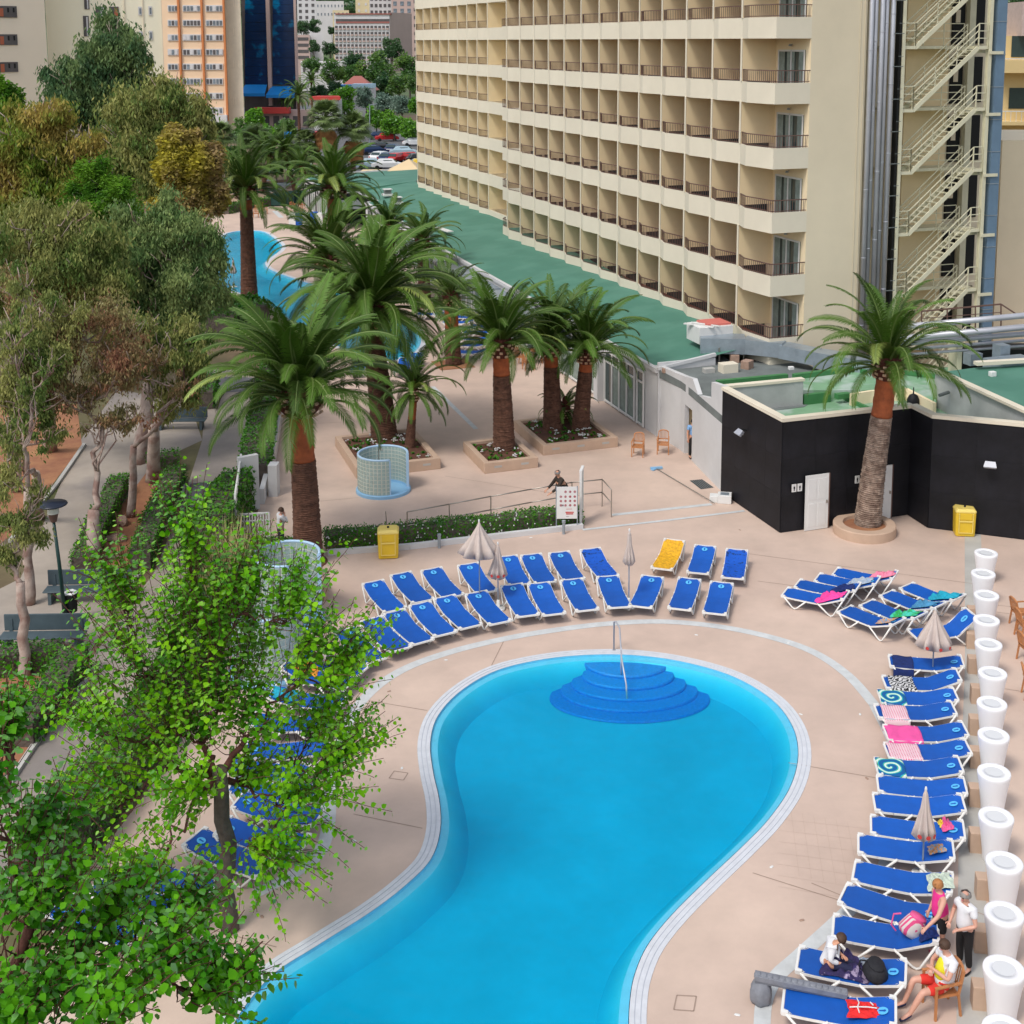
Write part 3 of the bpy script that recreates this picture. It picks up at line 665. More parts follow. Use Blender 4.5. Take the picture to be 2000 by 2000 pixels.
# upper light green roof with kerbs
q = lambda u, v, z: toH(G(u, v, z))
up = [q(1569, 762, 3.4), q(1569, 735, 3.4), q(1672, 722, 3.4), q(1832, 738, 3.4), q(1828, 790, 3.4), q(1770, 757, 3.4), q(1700, 762, 3.4)]
UP = [(p.x, p.y) for p in up]
m = MB(); m.prism(UP, 3.0, 3.4); m.build('upper_roof', 'roof_light_green', rb)
m = MB()
for a, b, h, w in (((1400, 749), (1537, 736), .16, .22), ((1550, 738), (1672, 722), .22, .22), ((1672, 720), (1690, 729), .2, .2), ((1745, 727), (1828, 737), .16, .2)):
    p, r_ = q(*a, 3.45), q(*b, 3.45); m.bar((p.x, p.y, 3.5), (r_.x, r_.y, 3.5), w, h)
p, r_ = q(1569, 783, 3.15), q(1620, 777, 3.15); m.bar((p.x, p.y, 3.2), (r_.x, r_.y, 3.2), .2, .42)
p, r_ = q(1633, 774, 3.3), q(1658, 771, 3.3); m.bar((p.x, p.y, 3.3), (r_.x, r_.y, 3.3), .25, .2)
p, r_ = q(1645, 774, 3.1), q(1695, 797, 3.1); m.bar((p.x, p.y, 3.08), (r_.x, r_.y, 3.08), .12, .15)
m.build('roof_kerb', 'green_paint', rb)
m = MB()
for a, b in (((1662, 768), (1700, 762)), ((1700, 762), (1770, 757)), ((1770, 757), (1826, 786))):
    p, r_ = q(*a, 3.5), q(*b, 3.5); m.bar((p.x, p.y, 3.22), (r_.x, r_.y, 3.22), .14, .52)
m.build('low_wall', 'peach_paint', rb)
m = MB(); p = q(1783, 795, 3.0); m.lathe([(.26, 0), (.25, .3), (.16, .48), (.03, .55), (.02, .8), (0, .8)], 14, (p.x, p.y, 3.0)); m.build('roof_cowl', 'black_panel', rb, smooth=True)
W2a, W2b = q(1827, 722, 4.5), q(2060, 828, 4.5)
m = MB(); wallseg(m, (W2b.x, W2b.y), (W2a.x, W2a.y), 3.0, 4.45, 4.45, -.2); m.build('side_wall', 'grey_wall', rb)
m = MB(); m.bar((W2a.x, W2a.y, 4.5), (W2b.x, W2b.y, 4.5), .3, .1); p = q(1905, 712, 4.5); r_ = q(2080, 702, 4.5); m.bar((p.x, p.y, 4.55), (r_.x, r_.y, 4.55), .3, .14); m.build('side_coping', 'cream', rb)
pp = [q(*a, 4.3) for a in ((1827, 728), (1905, 718), (2100, 708), (2300, 840), (2060, 836))]
m = MB(); m.prism([(p.x, p.y) for p in pp], 3.0, 4.3); m.build('side_roof', 'roof_green', rb)
m = MB(); a = q(1853, 766, 3.9); m.tube([(a.x, a.y, 3.9), (a.x-.5, a.y-.1, 3.85)], .07, 8); m.build('drain_spout', 'roof_grey', rb)
m = MB(); a = q(1957, 806, 4.0)
for i in range(4): m.bar((a.x+i*.18, a.y, 3.7), (a.x+i*.18+.1, a.y+.1, 4.2), .03)
m.bar((a.x, a.y, 4.1), (a.x+.7, a.y+.1, 4.05), .03); m.build('wire_bracket', 'void_black', rb)
# doors, signs and lamps on the black wall
def onB(u, z, y=-10.98):                # local x on the front wall for a photo column
    a = toH(D(u, 900, 40)); c = toH(Vector((0, 0, 0))); t = (y-c.y)/(a.y-c.y); return c.x+(a.x-c.x)*t
for (ua, ub, ztop, lab) in ((1573, 1618, 2.05, 0), (1718, 1741, 2.05, 1)):
    xa, xb = onB(ua, 1), onB(ub, 1)
    if lab: xa = xb-.86
    m = MB(); m.bb((xa, -11.06, .02), (xb, -11.02, ztop)); dd = m.build('door', 'white_paint', rb)
    m = MB(); w = xb-xa
    for (a, b, c, e) in ((.12, .45, 1.15, 1.9), (.55, .88, 1.15, 1.9), (.12, .45, .15, 1.0), (.55, .88, .15, 1.0)): m.bb((xa+w*a, -11.07, c), (xa+w*b, -11.06, e))
    m.build('door_leaf_panel', 'white_paint', dd)
    m = MB(); m.bb((xb-.1, -11.12, .98), (xb-.06, -11.06, 1.08)); m.build('handle', 'steel', dd)
    m = MB(); m.bb((xb+.005, -11.06, .01), (xb+.05, -11.0, ztop)); m.build('door_frame', 'rail_brown', dd)
for us in ((1551, 1562), (1674,)):
    for u in us:
        x = onB(u, 1); m = MB(); m.bb((x-.09, -11.04, 1.52), (x+.09, -11.015, 1.80)); s_ = m.build('restroom_sign', 'white_paint', rb)
        m = MB(); m.lathe([(.02, 0), (.0, .005)], 8, (x, -11.05, 1.745)); m.bb((x-.03, -11.045, 1.64), (x+.03, -11.041, 1.715)); m.bb((x-.02, -11.045, 1.56), (x-.004, -11.041, 1.64)); m.bb((x+.004, -11.045, 1.56), (x+.02, -11.041, 1.64)); m.build('sign_figure', 'void_black', s_)
def floodlight(p, rz, lab):
    t = thing('floodlight', lab, 'wall light', p, rz, 'floodlights on the black wall')
    m = MB(); m.bar((0, 0, 0), (0, -.22, .05), .06); m.build('arm', 'void_black', t)
    m = MB(); m.add([(-.17, -.25, .06), (.17, -.25, .06), (.22, -.42, -.1), (-.22, -.42, -.1), (-.14, -.16, -.02), (.14, -.16, -.02), (.2, -.34, -.17), (-.2, -.34, -.17)], [(0, 1, 2, 3), (7, 6, 5, 4), (0, 4, 5, 1), (1, 5, 6, 2), (2, 6, 7, 3), (3, 7, 4, 0)]); m.build('housing', 'silver', t)
    m = MB(); m.add([(-.18, -.40, -.13), (.18, -.40, -.13), (.16, -.2, -.11), (-.16, -.2, -.11)], [(0, 1, 2, 3)]); m.build('glass', 'white_paint', t)
floodlight(HL(-5.69, -8.35, 3.05), AZ-math.pi/2, 'silver floodlight jutting from the left black wall face')
floodlight(HL(1.05, -13.65, 2.75), AZ-R(40), 'silver floodlight high on the black wall above the yellow bin')
# clutter on the grey roof: ducts, blocks, plank
def at(u, v, z): return toH(G(u, v, z))
dc = thing('rooftop_duct', 'bent galvanised air duct lying along the hotel foot on low stands', 'air duct', HO, AZ)
a = at(1385, 672, 3.75); b = at(1455, 672, 3.75); c_ = at(1530, 680, 3.75); e_ = at(1650, 720, 3.6)
m = MB(); m.bar((a.x-.3, a.y+.3, 3.75), (b.x, b.y, 3.75), 1.1, .7); m.build('duct_section', 'galv', dc)
m = MB(); m.bar((b.x-.05, b.y-.05, 3.74), (c_.x, c_.y-.1, 3.74), .9, .66); m.build('duct_section', 'galv', dc)
m = MB(); m.bar((c_.x-.1, c_.y-.1, 3.7), (c_.x+.9, c_.y-1.4, 3.6), .9, .6); m.build('duct_elbow', 'galv', dc)
m = MB(); m.bar((c_.x+.8, c_.y-1.6, 3.6), (e_.x+1.5, e_.y-.8, 3.6), .9, .7); m.build('duct_section', 'galv', dc)
for k in range(4):
    m = MB(); x = a.x+.2+k*1.15; m.bar((x, a.y-.6-.15*k, 3.0), (x, a.y-.6-.15*k, 3.7), .05); m.build('stand', 'steel', dc)
hb = thing('roof_hatch_house', 'small white roof cabin with a coral sheet on top, beside the ducts', 'roof cabin', HO, AZ)
a = at(1390, 650, 4.1); m = MB(); m.box((a.x+.0, a.y+.2, 4.1), (1.7, 1.3, .75)); m.build('cabin', 'white_paint', hb)
m = MB(); m.box((a.x+.25, a.y+.3, 4.52), (1.2, 1.1, .08)); m.build('coral_sheet', 'coral', hb)
m = MB(); m.bar((a.x-1.1, a.y+.6, 4.5), (a.x-.2, a.y-.6, 4.5), .16, .05); m.bar((a.x-.75, a.y+.6, 4.53), (a.x+.1, a.y-.6, 4.53), .05, .05); m.build('white_plank', 'white_paint', hb)
def blk(nm, lab, cat, u, v, z, d, rz, mt):
    p = G(u, v, z); m = MB(); m.box((0, 0, d[2]/2), d); o = m.build(nm, mt, loc=(p.x, p.y, z), rz=rz, bevel=.02); return tag(o, lab, cat)
blk('concrete_block', 'cream block resting on the grey roof under the ducts', 'block', 1422, 727, 3.0, (.75, .5, .42), AZ, 'cream')
blk('brick_stack', 'tan brick pile tipped beside the cream block, nearer the duct end', 'bricks', 1459, 720, 3.0, (.5, .4, .38), AZ+.6, 'brick_tan')
blk('brick_stack', 'small tan brick pile just behind the cream block', 'bricks', 1434, 708, 3.0, (.4, .35, .38), AZ-.3, 'brick_tan')
blk('brick_stack', 'single reddish brick lump near the eave of the grey roof', 'brick', 1300, 728, 3.0, (.28, .22, .2), AZ, 'brick_tan')
blk('rubble_lump', 'pale flat stone on two feet in the middle of the grey roof', 'stone', 1384, 728, 3.0, (.5, .3, .22), AZ, 'concrete')
blk('white_pack', 'small white packet lying near the dark green kerb', 'packet', 1545, 722, 3.5, (.22, .18, .14), .3, 'white_paint')
blk('white_box', 'little white box on the far right green roof', 'box', 1938, 735, 4.3, (.25, .2, .2), .3, 'white_paint')
# horizontal pipes on the right, over the plant yard
pr_ = thing('pipe_bank', 'bank of silver horizontal pipes crossing the yard beyond the black block', 'pipes')
for (va, vb, r_, dy) in ((640, 617, .13, 0), (662, 640, .14, .0), (672, 655, .12, .35), (684, 668, .07, .6), (694, 679, .06, .6)):
    Y = 53+dy; a, b = D(1745, va, Y), D(2120, vb-12, Y); m = MB(); m.tube([a, b], r_*1.0, 12); m.build('pipe', 'silver', pr_, smooth=True)
m = MB(); a, b = D(1700, 615, 54.5), D(2110, 592, 54.5); b2 = D(1955, 594, 54.5)
m.bar(D(1800, 608, 54.5), b2, .06); m.bar(D(1800, 622, 54.5), D(1955, 610, 54.5), .03); m.bar(b2, D(1995, 620, 54.3), .06)
for u in (1800, 1850, 1905, 1955): m.bar(D(u, 608-(u-1800)*.09, 54.5), D(u, 640, 54.5), .05)
tag(m.build('roof_railing', 'rail_brown'), 'dark metal guard rail in front of the fire stair foot', 'railing')
yb = thing('plant_yard_units', 'grey ventilation units crowded under the silver pipe bank', 'air handling units')
for (u, v, Y, d) in ((1975, 720, 51.5, (1.9, 1.2, .8)), (1955, 693, 52.5, (.5, .5, .9)), (1900, 700, 53, (.6, .5, .5)), (2040, 700, 52, (1.2, .8, 1.4))):
    p = D(u, v, Y); m = MB(); m.box(p, d, AZ); m.build('unit_casing', 'galv', yb)
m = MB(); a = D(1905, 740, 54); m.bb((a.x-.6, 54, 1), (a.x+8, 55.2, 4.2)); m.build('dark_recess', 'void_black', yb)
m = MB(); m.bb((a.x-.95, 53.6, 1), (a.x-.75, 54.8, 5.0)); m.build('pillar', 'stair_cream', yb)
# beige wall and yellow hotel further right
bg = thing('beige_block', 'plain beige flat wall of the block right of the blue duct', 'building', D(1958, 274, 66), 0)
m = MB(); zt = D(1958, 274, 66).z; m.bb((0, 0, -zt), (14, 8, 0)); m.build('wall', 'gable_paint', bg)
yh = thing('yellow_hotel', 'yellow building with balconies at the far right edge', 'hotel', D(1966, 70, 92), 0)
z_ = yh.location.z; mat('yellow_wall', (.72, .55, .27), .8, .06, .3); mat('lilac_wall', (.55, .44, .40), .8, .1)
m = MB(); m.bb((0, 1.2, -z_), (9, 9, 0)); m.build('wall', 'yellow_wall', yh)
m = MB(); m.bb((1.2, .4, -.0), (9, 8, 2.4)); m.build('upper_wall', 'lilac_wall', yh)
for i, z in enumerate((-1.6, -5.3, -8.4)):
    m = MB(); m.bb((-.3, -.4, z-1.0), (9, 1.2, z-.1 if i == 0 else z-.75)); m.build('balcony', 'yellow_wall', yh)
    m = MB(); m.bar((-.3, -.35, z), (9, -.35, z), .06)
    for j in range(24): m.bar((-.3+j*.38, -.35, z-.8), (-.3+j*.38, -.35, z), .03)
    m.build('balcony_railing', 'white_paint', yh)
    m = MB(); m.bb((.8, 1.15, z+.1), (2.2, 1.19, z+1.6)); m.build('window', 'window_glass', yh)
# ------------------------------------------------------------------ sun loungers
LW, LL = .66, 1.96
def prof(rise):
    P = [(-.98, .35), (-.6, .335), (-.2, .33), (.22, .335)]
    if rise > .3: P += [(.30, .37), (.86, .33+rise)]
    else: P += [(.5, .34+rise*.35), (.96, .34+rise)]
    return P
def at_y(P, y):
    for (a, za), (b, zb) in zip(P, P[1:]):
        if y <= b: return za+(zb-za)*(y-a)/(b-a)
    return P[-1][1]+(y-P[-1][0])*(P[-1][1]-P[-2][1])/(P[-1][0]-P[-2][0])
def sling_mesh(P, matn):
    y0, y1 = P[0][0]+.03, P[-1][0]-.02; w = LW/2+.018; c = .12; ys = sorted(set([y0, y0+c, y1-c, y1]+[y0+(y1-y0)*i/16 for i in range(17)])); m = MB(); vs = []
    for y in ys:
        hw = w-.11*max(0, (y0+c-y)/c)-.11*max(0, (y-y1+c)/c)
        for k in range(5):
            x = -hw+2*hw*k/4; vs.append((x, y, at_y(P, y)+.012-.022*(1-(2*k/4-1)**2)))
    n = len(ys); m.add(vs, [(i*5+k, i*5+k+1, i*5+k+6, i*5+k+5) for i in range(n-1) for k in range(4)])
    m.add([(x, y, z-.012) for x, y, z in vs], [(i*5+k, i*5+k+5, i*5+k+6, i*5+k+1) for i in range(n-1) for k in range(4)])
    return m.mesh('sling', matn, True)
def make_lounger(rise, matn='sling_blue', label='', loc=(0, 0, 0), rz=0.):
    P = prof(rise); t = thing('sun_lounger', label, 'sun lounger', loc, rz)
    m = MB(); w = LW/2
    for sx in (-1, 1):
        for a, b in zip(P, P[1:]): m.bar((sx*(w+.012), a[0], a[1]-.015), (sx*(w+.012), b[0]+.01, b[1]-.015), .034, .045)
        for y, s_ in ((P[0][0]+.05, 1), (P[-1][0]-.05, -1)):
            z = at_y(P, y); a_ = .13; z2 = at_y(P, y+s_*a_)
            m.add([(sx*w, y-s_*.06, z+.012), (sx*(w-a_), y-s_*.06, z+.012), (sx*w, y+s_*a_, z2+.012)], [(0, 1, 2), (2, 1, 0)])
            m.box((sx*w, y, z), (.07, .12, .07))
    for y in (P[0][0], P[-1][0]): m.bar((-w, y, at_y(P, y)-.012), (w, y, at_y(P, y)-.012), .045)
    for y in (-.55, .2): m.bar((-w, y, at_y(P, y)-.05), (w, y, at_y(P, y)-.05), .03)
    m.build('frame', 'lounger_white', t)
    o = bpy.data.objects.new('sling', sling_mesh(P, matn)); S.collection.objects.link(o); o.parent = t
    for sx in (-1, 1):
        x = sx*(w+.028)
        for ya, yb, yc, zc in ((-.90, -.55, -.18, at_y(P, -.2)), (.16, .58, .93, min(at_y(P, .93), .56))):
            l = MB(); l.tube([(x, ya, .345), (x, yb-.07, .055), (x, yb, .022), (x, yb+.07, .055), (x, yc, zc+.01)], [.026, .024, .024, .024, .028], 6); l.build('leg', 'lounger_white', t, smooth=True)
    if matn == 'sling_blue':
        y = P[-1][0]-.22; z = at_y(P, y)+.016; sl = (at_y(P, y)-at_y(P, y-.1))/.1
        def disc(r, dz, n=16, y_=y): return [(r*math.cos(6.283*i/n), y_+r*math.sin(6.283*i/n), z+dz+sl*(y_-y+r*math.sin(6.283*i/n))) for i in range(n)]
        m = MB(); m.add(disc(.095, 0), [tuple(range(16))]); em = m.build('emblem', 'sling_mark', t)
        m = MB(); m.add(disc(.028, .004, 8, y+.03), [tuple(range(8))]); m.add([(-.018, y-.06, z+.004-sl*.06), (.018, y-.06, z+.004-sl*.06), (.018, y+.01, z+.004+sl*.01), (-.018, y+.01, z+.004+sl*.01)], [(0, 1, 2, 3)]); m.build('emblem_figure', 'sling_blue', em)
    return t
LG = {'low': make_lounger(.17), 'mid': make_lounger(.30), 'high': make_lounger(.52), 'yellow': None}
mat('sling_yellow', (.74, .40, .01), .6, .25, 9, .3, 30, col2=(.62, .30, .01), c2scale=14); mat('sling_flecked', (.0, .085, .50), .6, .1, 4, .15, 100, col2=(.0, .03, .14), c2scale=9, c2pos=(.56, .64))
LG['yellow'] = make_lounger(.26, 'sling_yellow'); LG['fleck'] = make_lounger(.2, 'sling_flecked')
LT = {k: tree_of(o) for k, o in LG.items()}; LU = set(); LRISE = dict(low=.17, mid=.30, high=.52, yellow=.26, fleck=.2)
mat_pale = None
def lounger(head, foot, kind, label, group):
    """head and foot: photograph points of the two ends"""
    f = G(*foot, .35); h = G(*head, .34+LRISE[kind]); d = (h-f); d.z = 0; d.normalize(); c = f+d*.98; c.z = 0; rz = math.atan2(d.y, d.x)-math.pi/2
    if kind not in LU:
        LU.add(kind); o = LG[kind]; o.location = c; o.rotation_euler.z = rz; o['label'] = label; o['group'] = group
    else: o = dup(LG[kind], c, rz, label, LT[kind], group)
    return o, rz, kind
ORD = ['first', 'second', 'third', 'fourth', 'fifth', 'sixth', 'seventh', 'eighth', 'ninth', 'tenth', 'eleventh', 'twelfth', 'thirteenth', 'fourteenth', 'fifteenth', 'sixteenth']
z4 = lambda u, v: (440+u/2.542, 700+v/2.542)
z5 = lambda u, v: (1200+u/6.44, 1050+v/6.44)
back = [(z4(735, 1112), z4(845, 1250)), (z4(880, 1077), z4(985, 1205)), (z4(1025, 1047), z4(1135, 1182)), (z4(1210, 1027), z4(1300, 1160)), (z4(1405, 995), z4(1465, 1122)), (z4(1520, 977), z4(1592, 1112)), (z4(1660, 967), z4(1735, 1100)), (z4(1812, 945), z4(1905, 1085))]
front = [(z4(585, 1332), z4(745, 1502)), (z4(710, 1282), z4(872, 1445)), (z4(825, 1247), z4(983, 1408)), (z4(955, 1207), z4(1097, 1368)), (z4(1085, 1182), z4(1222, 1332)), (z4(1240, 1157), z4(1367, 1312)), (z4(1417, 1117), z4(1505, 1277)), (z4(1550, 1107), z4(1635, 1270)), (z4(1715, 1092), z4(1800, 1250)), ((1186, 1124), (1211, 1186)), (z5(490, 470), z5(325, 868)), (z5(960, 485), z5(815, 898)), (z5(1365, 525), z5(1255, 955))]
GB, GF = 'loungers in the back row above the pool', 'loungers in the front row above the pool'
for i, (h, f) in enumerate(back):
    lounger(h, f, 'fleck' if i == 7 else 'low', 'blue lounger, %s from the left in the back row above the pool%s' % (ORD[i], ', flecked dark' if i == 7 else ''), GB)
for i, (h, f) in enumerate(front):
    lounger(h, f, 'low', 'blue lounger, %s from the left in the front row at the pool head' % ORD[i], GF)
lounger(z5(745, 48), z5(590, 392), 'yellow', 'bright yellow lounger, the only yellow one, beyond the front row', GB)
lounger(z5(1150, 88), z5(1045, 445), 'low', 'blue lounger directly right of the yellow lounger, plain sling with faint emblem', GB)
lounger(z5(1545, 142), z5(1485, 510), 'fleck', 'blue lounger with dark flecked sling, rightmost of the back row', GB)
zr = lambda u, v: (1480+u/3.715, 1050+v/3.715)
C = []
for i, (u, v) in enumerate(((195, 392), (285, 332), (430, 287), (560, 245))):
    C.append(lounger(zr(u+470, v+28), zr(u, v), 'mid', 'blue lounger of the left tilted cluster, %s from the camera, towel at its head' % ORD[i], 'towel strewn loungers near the round planter'))
C2 = []
for i, (u, v) in enumerate(((625, 517), (785, 472), (930, 402), (1075, 347))):
    C2.append(lounger(zr(u+410, v+95), zr(u, v), 'mid', 'blue lounger of the right tilted cluster, %s from the camera' % ORD[i], 'towel strewn loungers near the round planter'))
lounger(zr(1490, 545), zr(1125, 705), 'high', 'lone blue lounger, backrest raised, behind the closed parasol beside the pots', 'loungers in the column right of the pool')
zs = lambda u, v: (1440+u/3.45, 1500+v/3.45)
col = [(zr(955, 895), zr(1485, 895), 'low', 'with a dark blue towel hanging off its foot'), (zr(918, 1050), zr(1405, 990), 'mid', 'with a zebra print towel'), (zr(885, 1155), zr(1435, 1135), 'low', 'with the upper teal spiral towel'), (zr(862, 1262), zr(1422, 1235), 'low', 'with the upper pink spotted towel hanging low'), (zr(928, 1415), zr(1502, 1385), 'low', 'with a plain pink towel'), (zr(935, 1548), zr(1525, 1515), 'low', 'with the lower pink spotted towel'), (zr(860, 1660), zr(1470, 1645), 'low', 'with the lower teal spiral towel'), (zr(870, 1785), zr(1507, 1800), 'low', 'bare, just below the lower spiral towel'), (zs(922, 230), zs(1522, 235), 'low', 'bare, its head behind the tall parasol top'), (zs(900, 380), zs(1520, 415), 'low', 'with a pink and yellow bag by the parasol'), (zs(815, 510), zs(1448, 548), 'low', 'with a blue patterned cloth by the parasol'), (zs(785, 690), zs(1440, 775), 'low', 'with a crumpled pale towel at its head'), (zs(710, 842), zs(1325, 985), 'low', 'with a faded wet patch at its foot'), (zs(645, 1065), zs(1340, 1090), 'mid', 'with the striped backpack on it'), (zs(408, 1285), zs(1132, 1375), 'low', 'on which the child sits'), (zs(310, 1555), zs(1078, 1640), 'low', 'with red shorts on it, nearest the camera')]
CO = []
for f, h, k, tx in col:
    CO.append(lounger(h, f, k, 'blue lounger in the right column, '+tx, 'loungers in the column right of the pool'))
zl = lambda u, v: (400+u/4.83, 1100+v/4.83); zm = lambda u, v: (u/1.9325, 1000+v/1.9325)
left = [(zl(985, 815), zl(1490, 1020), 'mid', 'half behind the leaves, parasol at its head'), (zl(850, 945), zl(1375, 1140), 'mid', 'with an orange towel near its head'), (zl(830, 1225), zl(1300, 1320), 'low', 'with a cyan towel at its head'), (zl(770, 1460), zl(1180, 1500), 'low', 'just below the cyan towel one'), (zl(660, 1720), zl(1170, 1720), 'low', 'lying level across the view'), (zm(912, 950), zm(1160, 985), 'low', 'by the tree fork'), (zm(903, 1028), zm(1190, 1060), 'low', 'second below the tree fork'), (zm(915, 1085), zm(1205, 1150), 'low', 'third below the tree fork'), (zm(885, 1190), zm(1150, 1255), 'low', 'right of the trunk'), (zm(735, 1225), zm(1005, 1345), 'low', 'passing behind the trunk'), (zm(550, 1335), zm(790, 1435), 'low', 'left of the trunk'), (zm(430, 1405), zm(665, 1520), 'low', 'second left of the trunk'), (zm(305, 1505), zm(520, 1600), 'low', 'deepest under the leaves at lower left')]
LF = []
for h, f, k, tx in left: LF.append(lounger(h, f, k, 'blue lounger under the mulberry tree, '+tx, 'loungers in the column left of the pool'))
n = 0
for (u, v, du, dv) in ((905, 686, -78, -4), (912, 672, -80, -4), (918, 660, -78, -4), (925, 648, -76, -5), (890, 640, -72, -6), (885, 628, -66, -6), (940, 636, -66, -6), (868, 612, -60, -6), (905, 618, -60, -6), (835, 612, -50, -8), (878, 604, -50, -6)):
    lounger((u+60, v-2), (u-20, v), 'low', 'blue lounger by the far pool, %s in the group behind the slim palm' % ORD[n], 'loungers round the far pool'); n += 1
for i, (u, v) in enumerate(((696, 722), (783, 722), (806, 711))): lounger((u+2, v-12), (u-2, v+5), 'mid', 'blue lounger at the near end of the far pool, %s' % ('left of the big palm trunk' if i == 0 else 'left one right of the trunk' if i == 1 else 'right one right of the trunk'), 'loungers round the far pool')
# ------------------------------------------------------------------ towels, bags
def stripes(name, c1, c2, mode, sc=8., thr=.5):
    m = bpy.data.materials.new(name); m.use_nodes = True; MATS[name] = m; nt = m.node_tree; N = nt.nodes; L = nt.links; b = N['Principled BSDF']; b.inputs['Roughness'].default_value = .9
    tc = N.new('ShaderNodeTexCoord'); mp = N.new('ShaderNodeMapping'); L.new(tc.outputs['Object'], mp.inputs['Vector'])
    rp = N.new('ShaderNodeValToRGB'); rp.color_ramp.interpolation = 'LINEAR'
    if mode == 'spiral':
        sp = N.new('ShaderNodeSeparateXYZ'); L.new(mp.outputs[0], sp.inputs[0]); mp.inputs['Location'].default_value = (0, .66, 0)
        at = N.new('ShaderNodeMath'); at.operation = 'ARCTAN2'; L.new(sp.outputs['Y'], at.inputs[0]); L.new(sp.outputs['X'], at.inputs[1])
        cb = N.new('ShaderNodeCombineXYZ'); L.new(sp.outputs['X'], cb.inputs[0]); L.new(sp.outputs['Y'], cb.inputs[1])
        ln = N.new('ShaderNodeVectorMath'); ln.operation = 'LENGTH'; L.new(cb.outputs[0], ln.inputs[0])
        ma = N.new('ShaderNodeMath'); ma.operation = 'MULTIPLY_ADD'; L.new(ln.outputs['Value'], ma.inputs[0]); ma.inputs[1].default_value = sc; L.new(at.outputs[0], ma.inputs[2])
        sn = N.new('ShaderNodeMath'); sn.operation = 'SINE'; L.new(ma.outputs[0], sn.inputs[0]); mr = N.new('ShaderNodeMapRange'); mr.inputs['From Min'].default_value = -1; L.new(sn.outputs[0], mr.inputs['Value']); L.new(mr.outputs[0], rp.inputs['Fac'])
        rp.color_ramp.interpolation = 'CONSTANT'; e = rp.color_ramp.elements; e[0].color = (*c1, 1); e[1].position = .45; e[1].color = (*c2, 1)
        x = e.new(.68); x.color = (.10, .42, .06, 1); x = e.new(.86); x.color = (.62, .76, .72, 1)
    elif mode == 'dots':
        v = N.new('ShaderNodeTexVoronoi'); v.voronoi_dimensions = '2D'; v.inputs['Scale'].default_value = sc; v.inputs['Randomness'].default_value = .0; L.new(mp.outputs[0], v.inputs['Vector']); L.new(v.outputs['Distance'], rp.inputs['Fac'])
        rp.color_ramp.interpolation = 'CONSTANT'; e = rp.color_ramp.elements; e[0].color = (*c1, 1); e[1].position = thr; e[1].color = (*c2, 1)
    else:
        w = N.new('ShaderNodeTexWave'); w.inputs['Scale'].default_value = sc; w.inputs['Distortion'].default_value = 9 if mode == 'zebra' else .4; w.inputs['Detail'].default_value = 3; w.inputs['Detail Scale'].default_value = 1.5; w.bands_direction = 'DIAGONAL' if mode == 'zebra' else 'X'
        L.new(mp.outputs[0], w.inputs['Vector']); L.new(w.outputs['Fac'], rp.inputs['Fac']); rp.color_ramp.interpolation = 'CONSTANT'; e = rp.color_ramp.elements; e[0].color = (*c1, 1); e[1].position = thr; e[1].color = (*c2, 1)
    L.new(rp.outputs[0], b.inputs['Base Color'])
stripes('towel_spiral', (.0, .10, .30), (.0, .38, .55), 'spiral', 30.); stripes('towel_zebra', (.01, .01, .012), (.6, .6, .6), 'zebra', 5., .5); stripes('towel_dots', (.62, .03, .16), (.74, .55, .58), 'dots', 17., .26)
stripes('bag_stripes', (.62, .07, .20), (.60, .55, .52), 'wave', 5., .5); mat('towel_pink', (.80, .09, .33), .9, .1, 5, .3, 60); mat('towel_navy', (.005, .02, .12), .9, .3, 9, .3, 60)
mat('towel_hot', (.82, .06, .32), .9, .2, 6, .4, 50); mat('towel_rose', (.70, .20, .30), .9, .35, 9); mat('towel_grey', (.42, .47, .52), .9, .35, 9, col2=(.25, .32, .42), c2scale=9); mat('towel_cyan', (.01, .32, .45), .9, .2, 6, .3, 40)
mat('towel_green', (.03, .40, .10), .9, .2, 6, .3, 40, col2=(.05, .45, .33), c2scale=6); mat('towel_blue', (.06, .24, .42), .9, .25, 6, .3, 40); mat('towel_pale', (.52, .60, .50), .9, .15, 8, .4, 40); mat('towel_multi', (.65, .30, .10), .9, .3, 20, col2=(.1, .3, .5), c2scale=22)
mat('towel_orange', (.75, .30, .03), .9, .2, 9, .3, 40); mat('towel_black', (.012, .012, .016), .8, .3, 9, .3, 60); mat('towel_purple', (.02, .012, .07), .8, .5, 10, .4, 30, col2=(.30, .24, .36), c2scale=7, c2pos=(.55, .6)); mat('red_cloth', (.72, .02, .02), .85, .15, 9, .4, 50)
def towel(L_, y0, y1, mt, label, over=.10, cat='towel', crump=0.):
    o, rz, kind = L_; P = prof(LRISE[kind]); m = MB(); ny, nx = 14, 13; hw = LW/2+.04; vs = []; r = random.Random(len(label))
    ph = [r.random()*6 for _ in range(4)]
    for i in range(ny+1):
        y = y0+(y1-y0)*i/ny
        for k in range(nx+1):
            s_ = -1+2*k/nx; x = s_*(hw+over); z = at_y(P, y)+.032
            if abs(x) > hw: e = abs(x)-hw; z -= e*1.6; x = math.copysign(hw+e*.25, x)
            z += .010*math.sin(5*y*3+ph[0]+2*x)+crump*(.5+.5*math.sin(23*y+ph[1]+5*math.sin(9*x+ph[2])))
            vs.append((x, y+.012*math.sin(9*x+ph[3]), z))
    m.add(vs, [(i*(nx+1)+k, i*(nx+1)+k+1, (i+1)*(nx+1)+k+1, (i+1)*(nx+1)+k) for i in range(ny) for k in range(nx)])
    t = m.build('towel', mt, smooth=True, loc=o.location, rz=rz); sm = t.modifiers.new('thick', 'SOLIDIFY'); sm.thickness = .012; tag(t, label, cat, 'towels on the loungers'); return t
